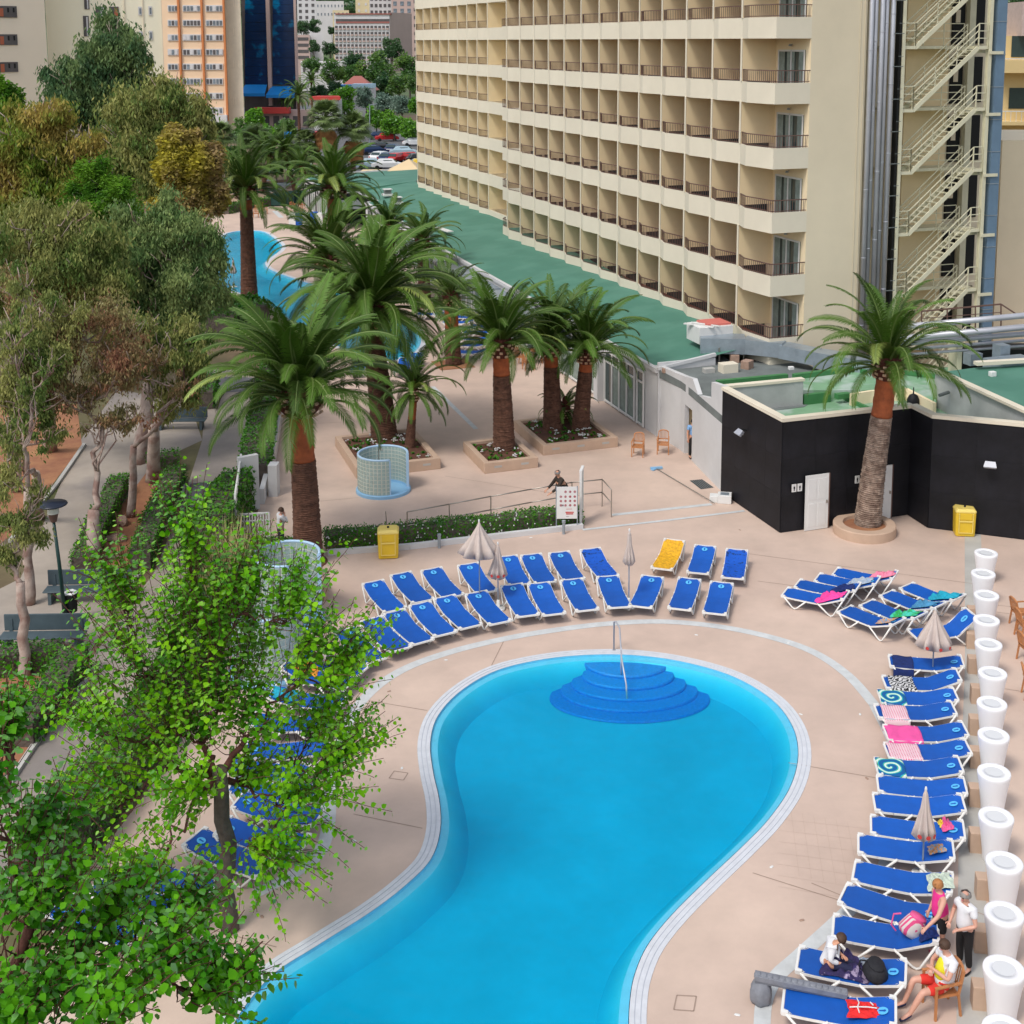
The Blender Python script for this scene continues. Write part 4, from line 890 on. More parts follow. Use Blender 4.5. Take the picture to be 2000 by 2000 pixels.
towel(CO[0], -.9, -.35, 'towel_navy', 'dark blue towel draped over the foot of the topmost right column lounger', .25)
towel(CO[1], -.85, -.2, 'towel_zebra', 'black and white zebra print towel over a lounger foot', .05)
towel(CO[2], -.98, -.32, 'towel_spiral', 'teal and green spiral towel, the upper of the two spiral ones', .03)
towel(CO[3], -.85, -.2, 'towel_dots', 'pink and white spotted towel hanging over the side, the upper spotted one', .22)
towel(CO[4], -.96, -.12, 'towel_pink', 'plain pink towel spread across a lounger foot', .12)
towel(CO[5], -.94, -.18, 'towel_dots', 'pink and white spotted towel spread flat, the lower spotted one', .10)
towel(CO[6], -.96, -.32, 'towel_spiral', 'teal and green spiral towel, the lower of the two spiral ones', .03)
def heap(name, mt, label, cat, p, d, rz, h=.08, freq=1., part=None, grp=None):
    m = MB(); nx = ny = 22; r = random.Random(hash_(label)); ph = [r.random()*6.28 for _ in range(8)]; vs = []
    for i in range(ny+1):
        for k in range(nx+1):
            x, y = -1+2*k/nx, -1+2*i/ny; rr = (abs(x)**3+abs(y)**3)**(1/3); ed = 1+.09*math.sin(3*math.atan2(y, x)+ph[0])+.05*math.sin(7*math.atan2(y, x)+ph[1])
            if rr > 0: x2, y2 = x*ed, y*ed
            else: x2, y2 = x, y
            f = max(0, 1-rr**2.2)
            z = f*h*(.55+.45*math.sin(5*freq*x+ph[2]+2*math.sin(4*y+ph[3])))+f*h*.5*math.sin(9*freq*y+ph[4]+3*math.sin(5*x+ph[5]))+.004
            vs.append((x2*d[0]/2, y2*d[1]/2, max(.004, z)+.012))
    m.add(vs, [(i*(nx+1)+k, i*(nx+1)+k+1, (i+1)*(nx+1)+k+1, (i+1)*(nx+1)+k) for i in range(ny) for k in range(nx)])
    o = m.build(name, mt, smooth=True, loc=p, rz=rz); return tag(o, label, cat, grp) if cat else o
def hash_(s): return sum((i+1)*ord(c) for i, c in enumerate(s))
def onl(L_, y, x=0., dz=.03):            # a point on a lounger
    o, rz, kind = L_; P = prof(LRISE[kind]); c, s_ = math.cos(rz), math.sin(rz); return Vector((o.location.x+x*c-y*s_, o.location.y+x*s_+y*c, at_y(P, y)+dz))
TG = 'crumpled towels on the tilted loungers'
def drape(L_, y, x, mt, label, d=(.75, .5), h=.1): 
    o, rz, kind = L_; P = prof(LRISE[kind]); t = heap('towel', mt, label, 'towel', onl(L_, y, x), d, rz+math.pi/2+.3, h, grp=TG); sl = math.atan2(at_y(P, y+.1)-at_y(P, y-.1), .2); t.rotation_euler = (Matrix.Rotation(rz, 4, 'Z')@Matrix.Rotation(sl, 4, 'X')@Matrix.Rotation(math.pi/2+.2, 4, 'Z')).to_euler(); return t
drape(C[0], .45, .08, 'towel_hot', 'hot pink towel crumpled at the head of the nearest left cluster lounger', (1.0, .45), .16)
drape(C[1], .45, 0, 'towel_navy', 'navy towel under the grey one in the left cluster', (.8, .5), .08)
drape(C[2], .35, .0, 'towel_grey', 'grey blue towel crumpled on the third left cluster lounger', (.9, .5), .12)
drape(C[3], .5, 0, 'towel_rose', 'rose patterned towel on the farthest left cluster lounger', (.9, .5), .12)
drape(C2[0], .5, 0, 'towel_multi', 'orange and blue patterned cloth on the nearest right cluster lounger', (.55, .5), .05)
drape(C2[1], .4, 0, 'towel_green', 'green towel crumpled on the second right cluster lounger', (.95, .45), .13)
drape(C2[2], .4, 0, 'towel_blue', 'dull blue towel crumpled on the third right cluster lounger', (.8, .55), .12)
drape(C2[3], .4, 0, 'towel_cyan', 'bright cyan towel on the farthest right cluster lounger', (1.1, .55), .14)
drape(CO[11], .72, 0, 'towel_pale', 'pale green towel crumpled at a lounger head near the woman', (.5, .55), .12)
drape(LF[1], .5, .2, 'towel_orange', 'orange towel half hidden by mulberry leaves', (.7, .5), .1)
drape(LF[2], .6, 0, 'towel_cyan', 'bright cyan towel half hidden by mulberry leaves', (.6, .55), .08)
mat('bag_pink', (.75, .10, .28), .7, .1); mat('bag_yellow', (.75, .55, .05), .7, .1)
def pack(name, mt, label, cat, p, d, rz, mt2, tilt=.3):
    t = thing(name, label, cat, p, rz); m = MB(); k = 10
    prof_ = [(0, 0), (.46, .02), (.52, .2), (.5, .5), (.42, .8), (.25, .96), (0, 1)]
    m.lathe(prof_, 16); m.v = [(x*d[0]*(1+.08*math.sin(9*z+5*x)), y*d[1]*(1+.08*math.sin(7*z)), z*d[2]) for x, y, z in m.v]
    b = m.build('body', mt, t, smooth=True); b.rotation_euler.x = -tilt
    m = MB(); m.lathe([(0, .02), (.36, .0), (.38, -.1), (.30, -.2)], 14); m.v = [(x*d[0], y*d[1], (.98+z)*d[2]) for x, y, z in m.v]; b2 = m.build('flap', mt2, t, smooth=True); b2.rotation_euler.x = -tilt
    m = MB(); m.tube([(-.1*d[0], -.3*d[1], d[2]*.95), (-.15*d[0], -.6*d[1], d[2]*.9), (-.1*d[0], -.7*d[1], d[2]*.4), (-.1*d[0], -.5*d[1], d[2]*.1)], .016, 6); m.build('strap', mt2, t); return t
pack('backpack', 'bag_stripes', 'pink and grey striped drawstring backpack on a lounger below the woman', 'backpack', onl(CO[13], .42, -.03), (.34, .46, .42), CO[13][1]+.3, 'bag_pink', .5)
o = pack('shoulder_bag', 'towel_black', 'black bag lying on the lounger behind the seated child', 'bag', onl(CO[14], .42, .1), (.55, .42, .24), CO[14][1]+.2, 'towel_black', .1)
m = MB()
for q in (-.09, -.03, .03): m.tube([(q, -.1, .2), (q+.02, .02, .225), (q+.05, .1, .2)], .008, 5)
m.build('piping', 'white_paint', o)
drape(CO[9], .62, -.1, 'bag_pink', 'small pink and yellow beach bag right of the tall parasol', (.26, .3), .16)
drape(CO[9], .55, -.2, 'bag_yellow', 'yellow cloth poking from under the pink beach bag', (.2, .22), .12)
drape(CO[10], .62, .0, 'towel_multi', 'small blue and white patterned cloth left on a lounger by the parasol', (.35, .3), .08)
drape(CO[13], .78, .12, 'towel_navy', 'navy cloth beside the striped backpack under the woman\'s hand', (.35, .3), .08)
rs_ = thing('red_shorts', 'red shorts with white piping lying on the nearest lounger', 'shorts', onl(CO[15], .42, 0), CO[15][1]+.15)
h1 = heap('cloth', 'red_cloth', 'x', None, (0, 0, 0), (.40, .58), 0, .07); h1.parent = rs_
m = MB(); m.tube([(-.18, -.1, .085), (-.05, -.08, .10), (.05, -.12, .10), (.16, -.1, .08)], .011, 5); m.tube([(.02, .22, .08), (.04, .05, .105), (.05, -.14, .10), (.02, -.25, .06)], .011, 5); m.tube([(-.1, .12, .09), (-.02, .16, .1)], .012, 5); m.build('piping', 'white_paint', rs_)
# ------------------------------------------------------------------ parasols
def parasol(base, tip, label, open_=.12, hgt=None, rimz=None, prints=False):
    b = G(*base); top = D(tip[0], tip[1], b.y); hz = top.z; t = thing('closed_parasol', label, 'parasol', b, 0, 'closed parasols')
    m = MB(); m.lathe([(0, 0), (.22, 0), (.235, .03), (.22, .07), (.06, .09), (.05, .3), (.03, .32)], 20); m.build('base', 'lounger_white', t, smooth=True)
    m = MB(); m.tube([(0, 0, .1), (0, 0, hz-.02)], .019, 8); m.build('pole', 'galv', t)
    m = MB(); nf = 16; prof_ = [(.015, hz), (.05, hz-.12), (open_*.45, hz-.45), (open_*.85, hz-.8), (open_*1.0, rimz or hz-1.05)]
    N_ = nf*4; vs = []
    for i, (r, z) in enumerate(prof_):
        for k in range(N_):
            a = 6.28318*k/N_; w = 1+.32*(i/4)*math.cos(nf*.5*a)+.06*math.sin(3*a+i); zz = z+(.06*math.cos(nf*.5*a) if i == 4 else 0); vs.append((r*w*math.cos(a), r*w*math.sin(a), zz))
    m.add(vs, [(i*N_+(k+1) % N_, i*N_+k, (i+1)*N_+k, (i+1)*N_+(k+1) % N_) for i in range(4) for k in range(N_)]); c = m.build('canopy', 'umbrella_cloth', t, smooth=True); so = c.modifiers.new('thick', 'SOLIDIFY'); so.thickness = .008
    m = MB(); m.lathe([(0, .07), (.018, .06), (.03, .0), (.02, -.03)], 10, (0, 0, hz)); m.build('finial', 'white_paint', t, smooth=True)
    if prints:
        for a in (-2.2, -1.5, -.9):
            m = MB(); r = open_*1.28; z = (rimz or hz-1.05)+.12; c_, s_ = math.cos(a), math.sin(a); m.lathe([(0, 0), (.05, 0)], 10); m.v = [(r*c_-s_*x, r*s_+c_*x, z+y) for x, y, _ in m.v]; m.build('printed_mark', 'red_print', c)
    return t
parasol((937, 1188), (937, 1018), 'half open beige parasol, the wider of the pair behind the left front row', .50, rimz=None)
parasol((973, 1190), (974, 1062), 'narrow folded beige parasol in front of the wider one, with reddish hem marks', .24, prints=True)
parasol((1228, 1186), (1228, 1036), 'slim folded beige parasol standing between the front row loungers', .15)
parasol((1821, 1324), (1837, 1190), 'folded beige parasol beside the pots and the raised lounger', .40, prints=True)
parasol((1801, 1712), (1815, 1542), 'folded beige parasol with red prints at its hem among the lower right loungers', .20, prints=True)
parasol((629, 1318), (629, 1222), 'folded beige parasol half hidden by the mulberry leaves', .2, prints=True)
parasol((457, 561), (456, 505), 'small folded brown parasol beyond the tall palm at the far pool', .2)
# ------------------------------------------------------------------ white pots and their blocks
pots = [zr(1657, 110), zr(1637, 258), zr(1660, 415), zr(1660, 595), zr(1675, 770), zr(1705, 980), zr(1700, 1200), zr(1712, 1430), zr(1715, 1700), zs(1745, 325), zs(1800, 632), zs(1798, 978), zs(1798, 1352), zs(1800, 1765)]
pp_ = []
for i, (u, v) in enumerate(pots):
    p = G(u, v, .98); p.z = 0
    lab = 'white lit style planter pot, %s from the far end of the pot row' % (ORD[i]) if i < 13 else 'white planter pot nearest the camera, cut by the frame'
    if i == 0:
        t0_ = t = thing('planter_pot', lab.replace('lit style ', ''), 'pot', p, 0, 'white pots in a row along the deck edge')
        m = MB(); m.lathe([(.0, 0), (.245, 0), (.25, .02), (.262, .2), (.31, .6), (.362, .90), (.368, .95), (.36, .985), (.34, .995), (.30, .995), (.20, .992), (.2, .98)], 40); m.build('body', 'pot_white', t, smooth=True)
        m = MB(); m.lathe([(.2, .986), (.195, .990), (0, .992)], 32); m.build('lens', 'pot_lens', t); tt_ = tree_of(t)
    else: dup(t0_, p, 0, lab.replace('lit style ', ''), tt_, 'white pots in a row along the deck edge')
    if i > 1:
        m = MB(); m.prism([(-.22, -.14), (.22, -.14), (.22, .14), (-.22, .14)], 0, .46); o = m.build('stone_block', 'planter', loc=(p.x-.22, p.y+.30, 0), rz=R(-8), bevel=.012)
        tag(o, 'beige stone block behind the %s white pot from the far end' % (ORD[i] if i < 13 else 'nearest'), 'block', 'stone blocks behind the pots')
# ------------------------------------------------------------------ wooden chairs and tables
def make_chair(loc, rz, label, grp='wooden armchairs on the terrace'):
    t = thing('wooden_armchair', label, 'chair', loc, rz, grp)
    m = MB()
    for i in range(7): m.box((-.2+.4*i/6, .02, .43), (.055, .42, .02))
    m.box((0, -.2, .42), (.48, .04, .05)); m.box((0, .22, .42), (.46, .04, .05)); m.build('seat', 'wood', t)
    for sx in (-1, 1):
        m = MB(); m.bar((sx*.235, -.21, 0), (sx*.235, -.21, .63), .04); m.build('leg', 'wood', t)
        m = MB(); m.bar((sx*.22, .29, 0), (sx*.22, .23, .44), .04); m.bar((sx*.22, .23, .44), (sx*.2, .33, .86), .04); m.build('leg', 'wood', t)
        m = MB(); m.bar((sx*.245, -.24, .64), (sx*.225, .27, .66), .055, .025); m.build('armrest', 'wood', t)
    m = MB(); m.tube([(-.21, .325, .84), (-.12, .345, .90), (0, .35, .915), (.12, .345, .90), (.21, .325, .84)], .028, 6); m.bar((-.2, .27, .55), (.2, .27, .55), .035)
    for i in range(6): x = -.14+.28*i/5; m.bar((x, .27, .55), (x, .335, .88), .022, .014)
    m.build('backrest', 'wood', t); return t
ch = make_chair(G(1246, 890), R(-12)-R(0), 'wooden armchair on the terrace, left of the pair by the service doorway'); ct = tree_of(ch)
cg = 'wooden armchairs on the terrace'
dup(ch, G(1295, 885), R(-8), 'wooden armchair on the terrace, right of the pair by the service doorway', ct, cg)
for (u, v, rz, lab) in ((1018, 712, R(60), 'wooden armchair left of the small table beyond the middle palm'), (1033, 722, R(110), 'wooden armchair nearest the small table beyond the middle palm'), (1068, 708, R(-100), 'wooden armchair right of the small table, half behind a palm trunk'), (1996, 1222, R(100), 'wooden armchair at the right edge, farthest of the four'), (2006, 1245, R(95), 'wooden armchair at the right edge, second of the four'), (2012, 1292, R(100), 'wooden armchair at the right edge, third of the four'), (2020, 1362, R(80), 'wooden armchair at the right edge, nearest, a sliver in view'),
                        (500, 425, .3, 'wooden armchair at the far pool end, nearest the camera'), (518, 418, 2., 'wooden armchair at the far pool end, behind the tall palm on the right'), (508, 408, 3., 'wooden armchair at the far pool end, farthest of the left set'), (572, 412, .5, 'wooden armchair left of the dark far pavilion'), (590, 408, 2.2, 'wooden armchair beside the dark far pavilion door'), (582, 420, 3.4, 'wooden armchair in front of the dark far pavilion')):
    dup(ch, G(u, v), rz, lab, ct, cg)
chp = dup(ch, G(1835, 1972), R(-78), 'wooden armchair under the seated man in a yellow and white shirt', ct, cg)
def table(p, label):
    t = thing('wooden_table', label, 'table', p, AZ, 'wooden tables on the terrace'); m = MB(); m.box((0, 0, .73), (.8, .8, .035)); m.build('table_top', 'wood', t)
    for sx in (-1, 1):
        for sy in (-1, 1): m = MB(); m.bar((sx*.34, sy*.34, 0), (sx*.34, sy*.34, .71), .05); m.build('leg', 'wood', t)
table(G(1050, 709), 'small wooden table between armchairs beyond the middle palm'); table(G(506, 415), 'small wooden table at the far pool end'); table(G(583, 412), 'small wooden table by the dark far pavilion')
# ------------------------------------------------------------------ glass block shower screens
def screen(c, r, h, a0, a1, bs, label, base_r):
    t = thing('glass_block_screen', label, 'shower screen', c, 0, 'curved glass block shower screens')
    n = round((a1-a0)*r/bs); rows = round(h/bs); bh = h/rows
    m = MB(); m.lathe([(r-.03, .14), (r-.03, .14+h), (r+.03, .14+h), (r+.03, .14)], n*2, a0=a0, a1=a1); m.build('mortar_grid', 'mortar', t)
    m = MB(); w = r*(a1-a0)/n; m.box((0, 0, 0), (.085, w-.032, bh-.032)); me = m.mesh('glass_block', 'glass_block')
    for k in range(n):
        a = a0+(a1-a0)*(k+.5)/n
        for j in range(rows): inst(me, 'glass_block', t, (r*math.cos(a), r*math.sin(a), .14+bh*(j+.5)), (0, 0, a))
    m = MB(); P = [((r)*math.cos(a0+(a1-a0)*k/40), r*math.sin(a0+(a1-a0)*k/40), .16+h) for k in range(41)]; m.tube(P, .045, 8); m.build('rim', 'rim_blue', t, smooth=True)
    for a in (a0, a1): m = MB(); m.box((r*math.cos(a), r*math.sin(a), .14+h/2), (.11, .05, h), a); m.build('end_post', 'rim_blue', t)
    m = MB(); m.lathe([(0, .05), (base_r-.16, .05), (base_r-.14, .14), (base_r-.04, .15), (base_r, .11), (base_r, 0)], 48); m.build('shower_tray', 'sky_blue_paint', t)
    m = MB(); m.tube([(-.2, .3, .05), (-.2, .3, h+.2), (-.1, .15, h+.32), (-.02, .05, h+.25)], .02, 6); m.build('shower_pipe', 'steel', t)
screen(G(749, 958), .95, 1.35, 0, R(293), .158, 'glass block shower screen standing alone beside the big palm planter', 1.06)
screen(G(563, 1215), .98, 2.0, 0, R(285), .20, 'tall glass block shower screen behind mulberry leaves, the farther of two', 1.1)
screen(G(526, 1312), .92, 1.75, R(-160), R(75), .20, 'glass block shower screen mostly covered by mulberry leaves, the nearer of two', 1.1)
# ------------------------------------------------------------------ planters
def planter(corners, h, label, rz=AZ, plants=0):
    """corners in the hotel frame: x0, y0, x1, y1"""
    x0, y0, x1, y1 = corners; t = thing('stone_planter', label, 'planter', HL((x0+x1)/2, (y0+y1)/2), AZ, 'beige planters with palms'); X, Y = (x1-x0)/2, (y1-y0)/2; w = .24
    m = MB(); m.bb((-X, -Y, 0), (X, -Y+w, h)); m.bb((-X, Y-w, 0), (X, Y, h)); m.bb((-X, -Y+w, 0), (-X+w, Y-w, h-.002)); m.bb((X-w, -Y+w, 0), (X, Y-w, h-.002)); m.build('wall', 'planter', t, bevel=.015)
    m = MB(); m.bb((-X+w, -Y+w, 0), (X-w, Y-w, h-.12)); m.build('soil', 'dirt', t)
    m = MB()
    for k in range(max(1, round(2*X/1.3))): x = -X+2*X*(k+.5)/max(1, round(2*X/1.3)); m.bb((x-.16, -Y-.006, h*.45), (x+.16, -Y+.01, h*.45+.09))
    m.build('light_grille', 'concrete', t)
    r = random.Random(int(X*100)); vs = []; m = MB()
    for k in range(int(26*X*Y*4/4)+10):
        x, y = r.uniform(-X+.35, X-.35), r.uniform(-Y+.35, Y-.35); s_ = r.uniform(.06, .16)
        for q in range(10):
            a = r.uniform(0, 6.28); b = r.uniform(.2, 1.2); d = Vector((math.cos(a)*math.cos(b), math.sin(a)*math.cos(b), math.sin(b)))*s_; e = Vector((-math.sin(a), math.cos(a), 0))*s_*.3; p = Vector((x, y, h-.12)); m.add([p, p+d*.6+e, p+d, p+d*.6-e], [(0, 1, 2, 3)])
    o = m.build('bedding_plants', 'leaf_hedge', t, kind='stuff')
    m = MB()
    for k in range(int(8*X*Y)+4):
        x, y = r.uniform(-X+.35, X-.35), r.uniform(-Y+.35, Y-.35)
        for q in range(5): m.box((x+r.uniform(-.08, .08), y+r.uniform(-.08, .08), h-.02+r.uniform(0, .08)), (.05, .05, .02), r.random()*3)
    m.build('white_flowers', 'white_paint', t, kind='stuff'); return t
def hrect(fl, fr, bl): a, b, c = toH(G(*fl)), toH(G(*fr)), toH(G(*bl)); return (a.x, (a.y+b.y)/2, b.x, c.y)
planter(hrect((696, 935), (861, 916), (653, 872)), .46, 'large beige planter with a thick palm and a slim one, behind the glass screen')
planter(hrect((946, 925), (1052, 914), (910, 881)), .44, 'small beige planter around the single middle palm trunk')
planter(hrect((1061, 890), (1207, 873), (1012, 838)), .44, 'beige planter holding two tall palms and a stubby one')
pd_ = toH(G(640, 1172)); planter((pd_.x-2.3, pd_.y, pd_.x, pd_.y+2.35), .5, 'beige planter of red soil beside the tall glass screen, behind mulberry leaves')
rp_ = thing('round_planter', 'round beige planter ring around the leaning palm by the black block', 'planter', G(1688, 1040))
m = MB(); m.lathe([(1.10, 0), (1.10, .33), (1.07, .36), (.76, .36), (.74, .2)], 56); m.build('ring', 'planter', rp_)
m = MB(); m.lathe([(0, .27), (.75, .24)], 32); m.build('soil', 'earth', rp_)
ts_ = thing('tree_pit', 'square of bare red earth at the foot of the slim palm by the far loungers', 'tree pit', G(885, 712), AZ)
m = MB(); m.bb((-.95, -1.0, .0), (.95, 1.0, .03)); m.build('earth_patch', 'earth', ts_)
# ------------------------------------------------------------------ hedges
def leaf_box(name, pts, w, h, label, seed=1, dens=300, leaf=.075, mt='leaf_hedge', flowers=False, z0=0., cat='hedge'):
    """a clipped hedge along a ground line: dark inner body, leaves all over its faces"""
    t = thing(name, label, cat, pts[0]); t['group'] = 'clipped hedges'; r = np.random.default_rng(seed); o0 = Vector(pts[0]); m = MB(); V = []; 
    P = [Vector(p)-o0 for p in pts]
    for a, b in zip(P, P[1:]):
        d = (b-a); L_ = d.length; d = d/L_; nn = Vector((-d.y, d.x, 0)); m.box((a+b)/2+Vector((0, 0, z0+h*.46)), (L_+.02, w*.86, h*.9), math.atan2(d.y, d.x))
        n = int(dens*(L_*w+2*L_*h+w*h)); s_ = r.random(n)*(L_+.1)-.05; side = r.random(n); tw = (w+2*h); u = r.random(n)*tw
        for k in range(n):
            if u[k] < w: x, z, no = u[k]-w/2, h+r.normal()*.035, Vector((0, 0, 1))
            elif u[k] < w+h: x, z, no = w/2+r.normal()*.03, u[k]-w, nn
            else: x, z, no = -w/2+r.normal()*.03, u[k]-w-h, -nn
            if k % 40 == 0 and r.random() < .8: s_[k] = (-.05 if side[k] < .5 else L_+.05)
            p = a+d*s_[k]+nn*x+Vector((0, 0, z0+z+.05*math.sin(s_[k]*2.1+x*3))); q = (no+Vector(r.normal(size=3))*.55).normalized(); e = q.cross(Vector((r.normal(), r.normal(), r.normal()+.01))).normalized(); f = q.cross(e); l = leaf*(.6+.8*r.random())
            V += [p, p+e*l*.5+f*l*.32, p+e*l, p+e*l*.5-f*l*.32]
    m.build('inner_growth', 'bark_dark', t, kind='stuff')
    lm = MB(); lm.v = [tuple(v) for v in V]; lm.f = [(4*i, 4*i+1, 4*i+2, 4*i+3) for i in range(len(V)//4)]; lm.m = [0]*len(lm.f); lm.build('leaves', mt, t, kind='stuff')
    if flowers:
        fm = MB()
        for k in range(int(14*sum((b-a).length for a, b in zip(P, P[1:])))):
            i = int(r.random()*(len(P)-1)); a, b = P[i], P[i+1]; d = (b-a).normalized(); nn = Vector((-d.y, d.x, 0)); p = a.lerp(b, r.random())+(nn*(-w/2-.03) if r.random() < .75 else nn*(r.random()-.5)*w); z = h*r.random() if abs((p-a).dot(nn)) > w/2 else h+.03; fm.box((p.x, p.y, z0+z), (.035, .035, .035), r.random()*3)
        fm.build('white_flowers', 'white_paint', t, kind='stuff')
    return t
leaf_box('hedge', [G(632, 1077)+Vector((0, .4, 0)), G(860, 1057)+Vector((0, .4, 0)), G(1130, 1026)+Vector((0, .4, 0))], .7, .55, 'long low hedge with white flowers between pool deck and terrace, behind the yellow bin', 1, 420, flowers=True)
leaf_box('hedge', [G(484, 1092), G(596, 1084)], .7, .6, 'short hedge with white flowers left of the tall palm trunk', 2, 420, flowers=True)
leaf_box('hedge', [G(498, 955), G(505, 900), G(520, 820), G(535, 740)], 1.2, 1.05, 'long bright green hedge between the park path and the terrace', 3, 160, .11)
leaf_box('hedge', [G(408, 1130), G(445, 1040), G(468, 1000)], 1.1, 1.7, 'tall dark hedge clump beside the white gate', 4, 170, .12)
leaf_box('hedge', [G(275, 1115), G(310, 1020), G(345, 945)], .75, .75, 'hedge along the right side of the park island bed', 5, 200, .09)
leaf_box('hedge', [G(290, 925), G(350, 918)], .7, .8, 'short hedge closing the far end of the park island bed', 6, 200, .09)
leaf_box('hedge', [G(160, 1125), G(195, 1040), G(235, 960)], .7, .7, 'hedge along the left side of the park island bed', 7, 200, .09)
leaf_box('hedge', [G(-30, 1318), G(125, 1300)], .8, .7, 'low hedge under the leaning eucalyptus at the left edge', 8, 220, .09)
leaf_box('hedge', [G(40, 1460), G(100, 1390), G(150, 1310)], .8, .8, 'hedge running down beside the lower park path', 9, 220, .09)
leaf_box('hedge', [G(410, 760), G(400, 800)], .9, .9, 'small bright hedge by the park path under the eucalyptus', 10, 140, .11)
leaf_box('hedge', [G(60, 1780), G(190, 1600), G(300, 1450), G(400, 1260), G(440, 1180)], .9, 1.3, 'olive green hedge separating park path and pool deck under the mulberry', 11, 220, .09)
leaf_box('hedge', [G(430, 660), G(470, 620), G(500, 640)], 2.0, 1.4, 'bushy hedge behind the tall palm by the far pool', 12, 60, .2)
leaf_box('hedge', [G(440, 418), G(480, 408), G(575, 396)], 1.0, .9, 'low hedge at the end of the far pool terrace', 13, 50, .2)
# island bed earth, rocks
im = MB(); sheet(im, [G(u, v) for u, v in [(170, 1135), (205, 1030), (285, 925), (350, 915), (350, 945), (300, 1060), (260, 1120)]], .018); sheet(im, [G(u, v) for u, v in [(-60, 1330), (140, 1300), (150, 1330), (60, 1480), (-60, 1560)]], .018); fix_up(struct(im, 'planting_bed', 'earth'))
for i, (u, v, d) in enumerate(((225, 1055, (.9, .6, .25)), (238, 1025, (.6, .5, .4)), (215, 1090, (1.0, .3, .15)))):
    m = MB(); bm = bmesh.new(); bmesh.ops.create_icosphere(bm, subdivisions=2, radius=.5)
    for v_ in bm.verts: v_.co = Vector((v_.co.x*d[0], v_.co.y*d[1], v_.co.z*d[2]))*(1+.25*math.sin(7*v_.co.x+3*v_.co.y+i))
    me = bpy.data.meshes.new('rock'); bm.to_mesh(me); bm.free(); me.materials.append(MATS['brick_tan']); o = inst(me, 'rock', None, G(u, v)+Vector((0, 0, d[2]*.3))); tag(o, 'tan rock in the island bed, %s' % ('broad flat one in the middle' if i == 0 else 'upright one behind the flat rock' if i == 1 else 'long low one nearest the camera'), 'rock', 'rocks in the island bed')
kb = MB()
for ln in ([(362, 950), (330, 1010), (300, 1080), (262, 1140)], [(165, 870), (110, 950), (60, 1010), (20, 1060)], [(172, 1330), (110, 1400), (60, 1470), (20, 1530)]):
    P = [G(*q) for q in ln]
    for a, b in zip(P, P[1:]): kb.bar(a+Vector((0, 0, .05)), b+Vector((0, 0, .05)), .14, .12)
struct(kb, 'path_kerb', 'concrete')
# ------------------------------------------------------------------ low walls and the white gate
cw = thing('kerb_wall', 'low pale kerb wall along the foot of the flowered hedge', 'low wall'); m = MB()
P = [G(640, 1084), G(800, 1072), G(960, 1053), G(1138, 1032)]
for a, b in zip(P, P[1:]): m.bar(a+Vector((0, 0, .09)), b+Vector((0, 0, .09)), .16, .18)
m.build('wall', 'white_wall', cw)
hw = thing('hedge_wall', 'low white wall with an end pier along the terrace side of the long hedge', 'low wall'); m = MB()
P = [G(538, 960), G(528, 905), G(540, 820), G(556, 740)]; P = [G(512, 985), G(535, 900), G(548, 820), G(560, 742)]
for a, b in zip(P, P[1:]): m.bar(a+Vector((0, 0, .3)), b+Vector((0, 0, .3)), .18, .6)
m.build('wall', 'white_wall', hw); m = MB(); p = G(536, 966); m.box((p.x, p.y, .62), (.34, .5, 1.24)); m.build('pier', 'white_wall', hw)
gt = thing('white_gate', 'white slatted gate and fence panels where the path meets the terrace', 'gate')
a, b = G(468, 1000), G(506, 992); a0_, b0_ = G(464, 1062), G(468, 1000)
m = MB(); m.bar(a+Vector((0, .0, 1.05)), b+Vector((0, 0, 1.05)), .2, 2.1); m.build('wall_panel', 'white_wall', gt)
for (p, q, h, n) in ((G(463, 1070), G(474, 985), 1.95, 16), (G(462, 1062), G(527, 1058), 1.05, 12)):
    m = MB(); m.bar(p+Vector((0, 0, h)), q+Vector((0, 0, h)), .06); m.bar(p+Vector((0, 0, h-.25)), q+Vector((0, 0, h-.25)), .04); m.bar(p+Vector((0, 0, .1)), q+Vector((0, 0, .1)), .05); m.bar(p, p+Vector((0, 0, h)), .07); m.bar(q, q+Vector((0, 0, h)), .07); m.build('gate_frame', 'white_paint', gt)
    m = MB(); m.bb((-.02, -.02, .1), (.02, .02, h)); me = m.mesh('slat', 'white_paint')
    for k in range(1, n): c = p.lerp(q, k/n); inst(me, 'slat', gt, c)
# ------------------------------------------------------------------ handrail, signs, bollards, bins
hr = thing('ramp_handrail', 'thin steel handrail running along the ramp in front of the bald man', 'handrail')
top = [(796, 999), (878, 983), (959, 967), (1038, 952), (1117, 938), (1176, 932), (1194, 953)]; B = [G(u, v+57) for u, v in top]
m = MB()
for h in (1.05, .55):
    for a, b in zip(B, B[1:]): m.tube([a+Vector((0, 0, h)), b+Vector((0, 0, h))], .022, 6)
m.build('rail', 'steel', hr, smooth=True)
for i in (0, 1, 2, 4, 5, 6): m = MB(); m.tube([B[i], B[i]+Vector((0, 0, 1.05))], .022, 6); m.build('post', 'steel', hr)
p = G(757, 1052); m = MB(); m.tube([p, p+Vector((-.05, 0, 1.0))], .018, 6); tag(m.build('thin_post', 'steel'), 'single thin metal post rising behind the yellow bin', 'post')
sb = thing('notice_board', 'white framed pool rules board with rows of red pictograms', 'notice board', (G(1087, 1036)+G(1127, 1033))/2, R(2)); w = (G(1127, 1033)-G(1087, 1036)).length/2
m = MB()
for sx in (-1, 1): m.tube([(sx*w, 0, 0), (sx*w, 0, 1.62)], .022, 6)
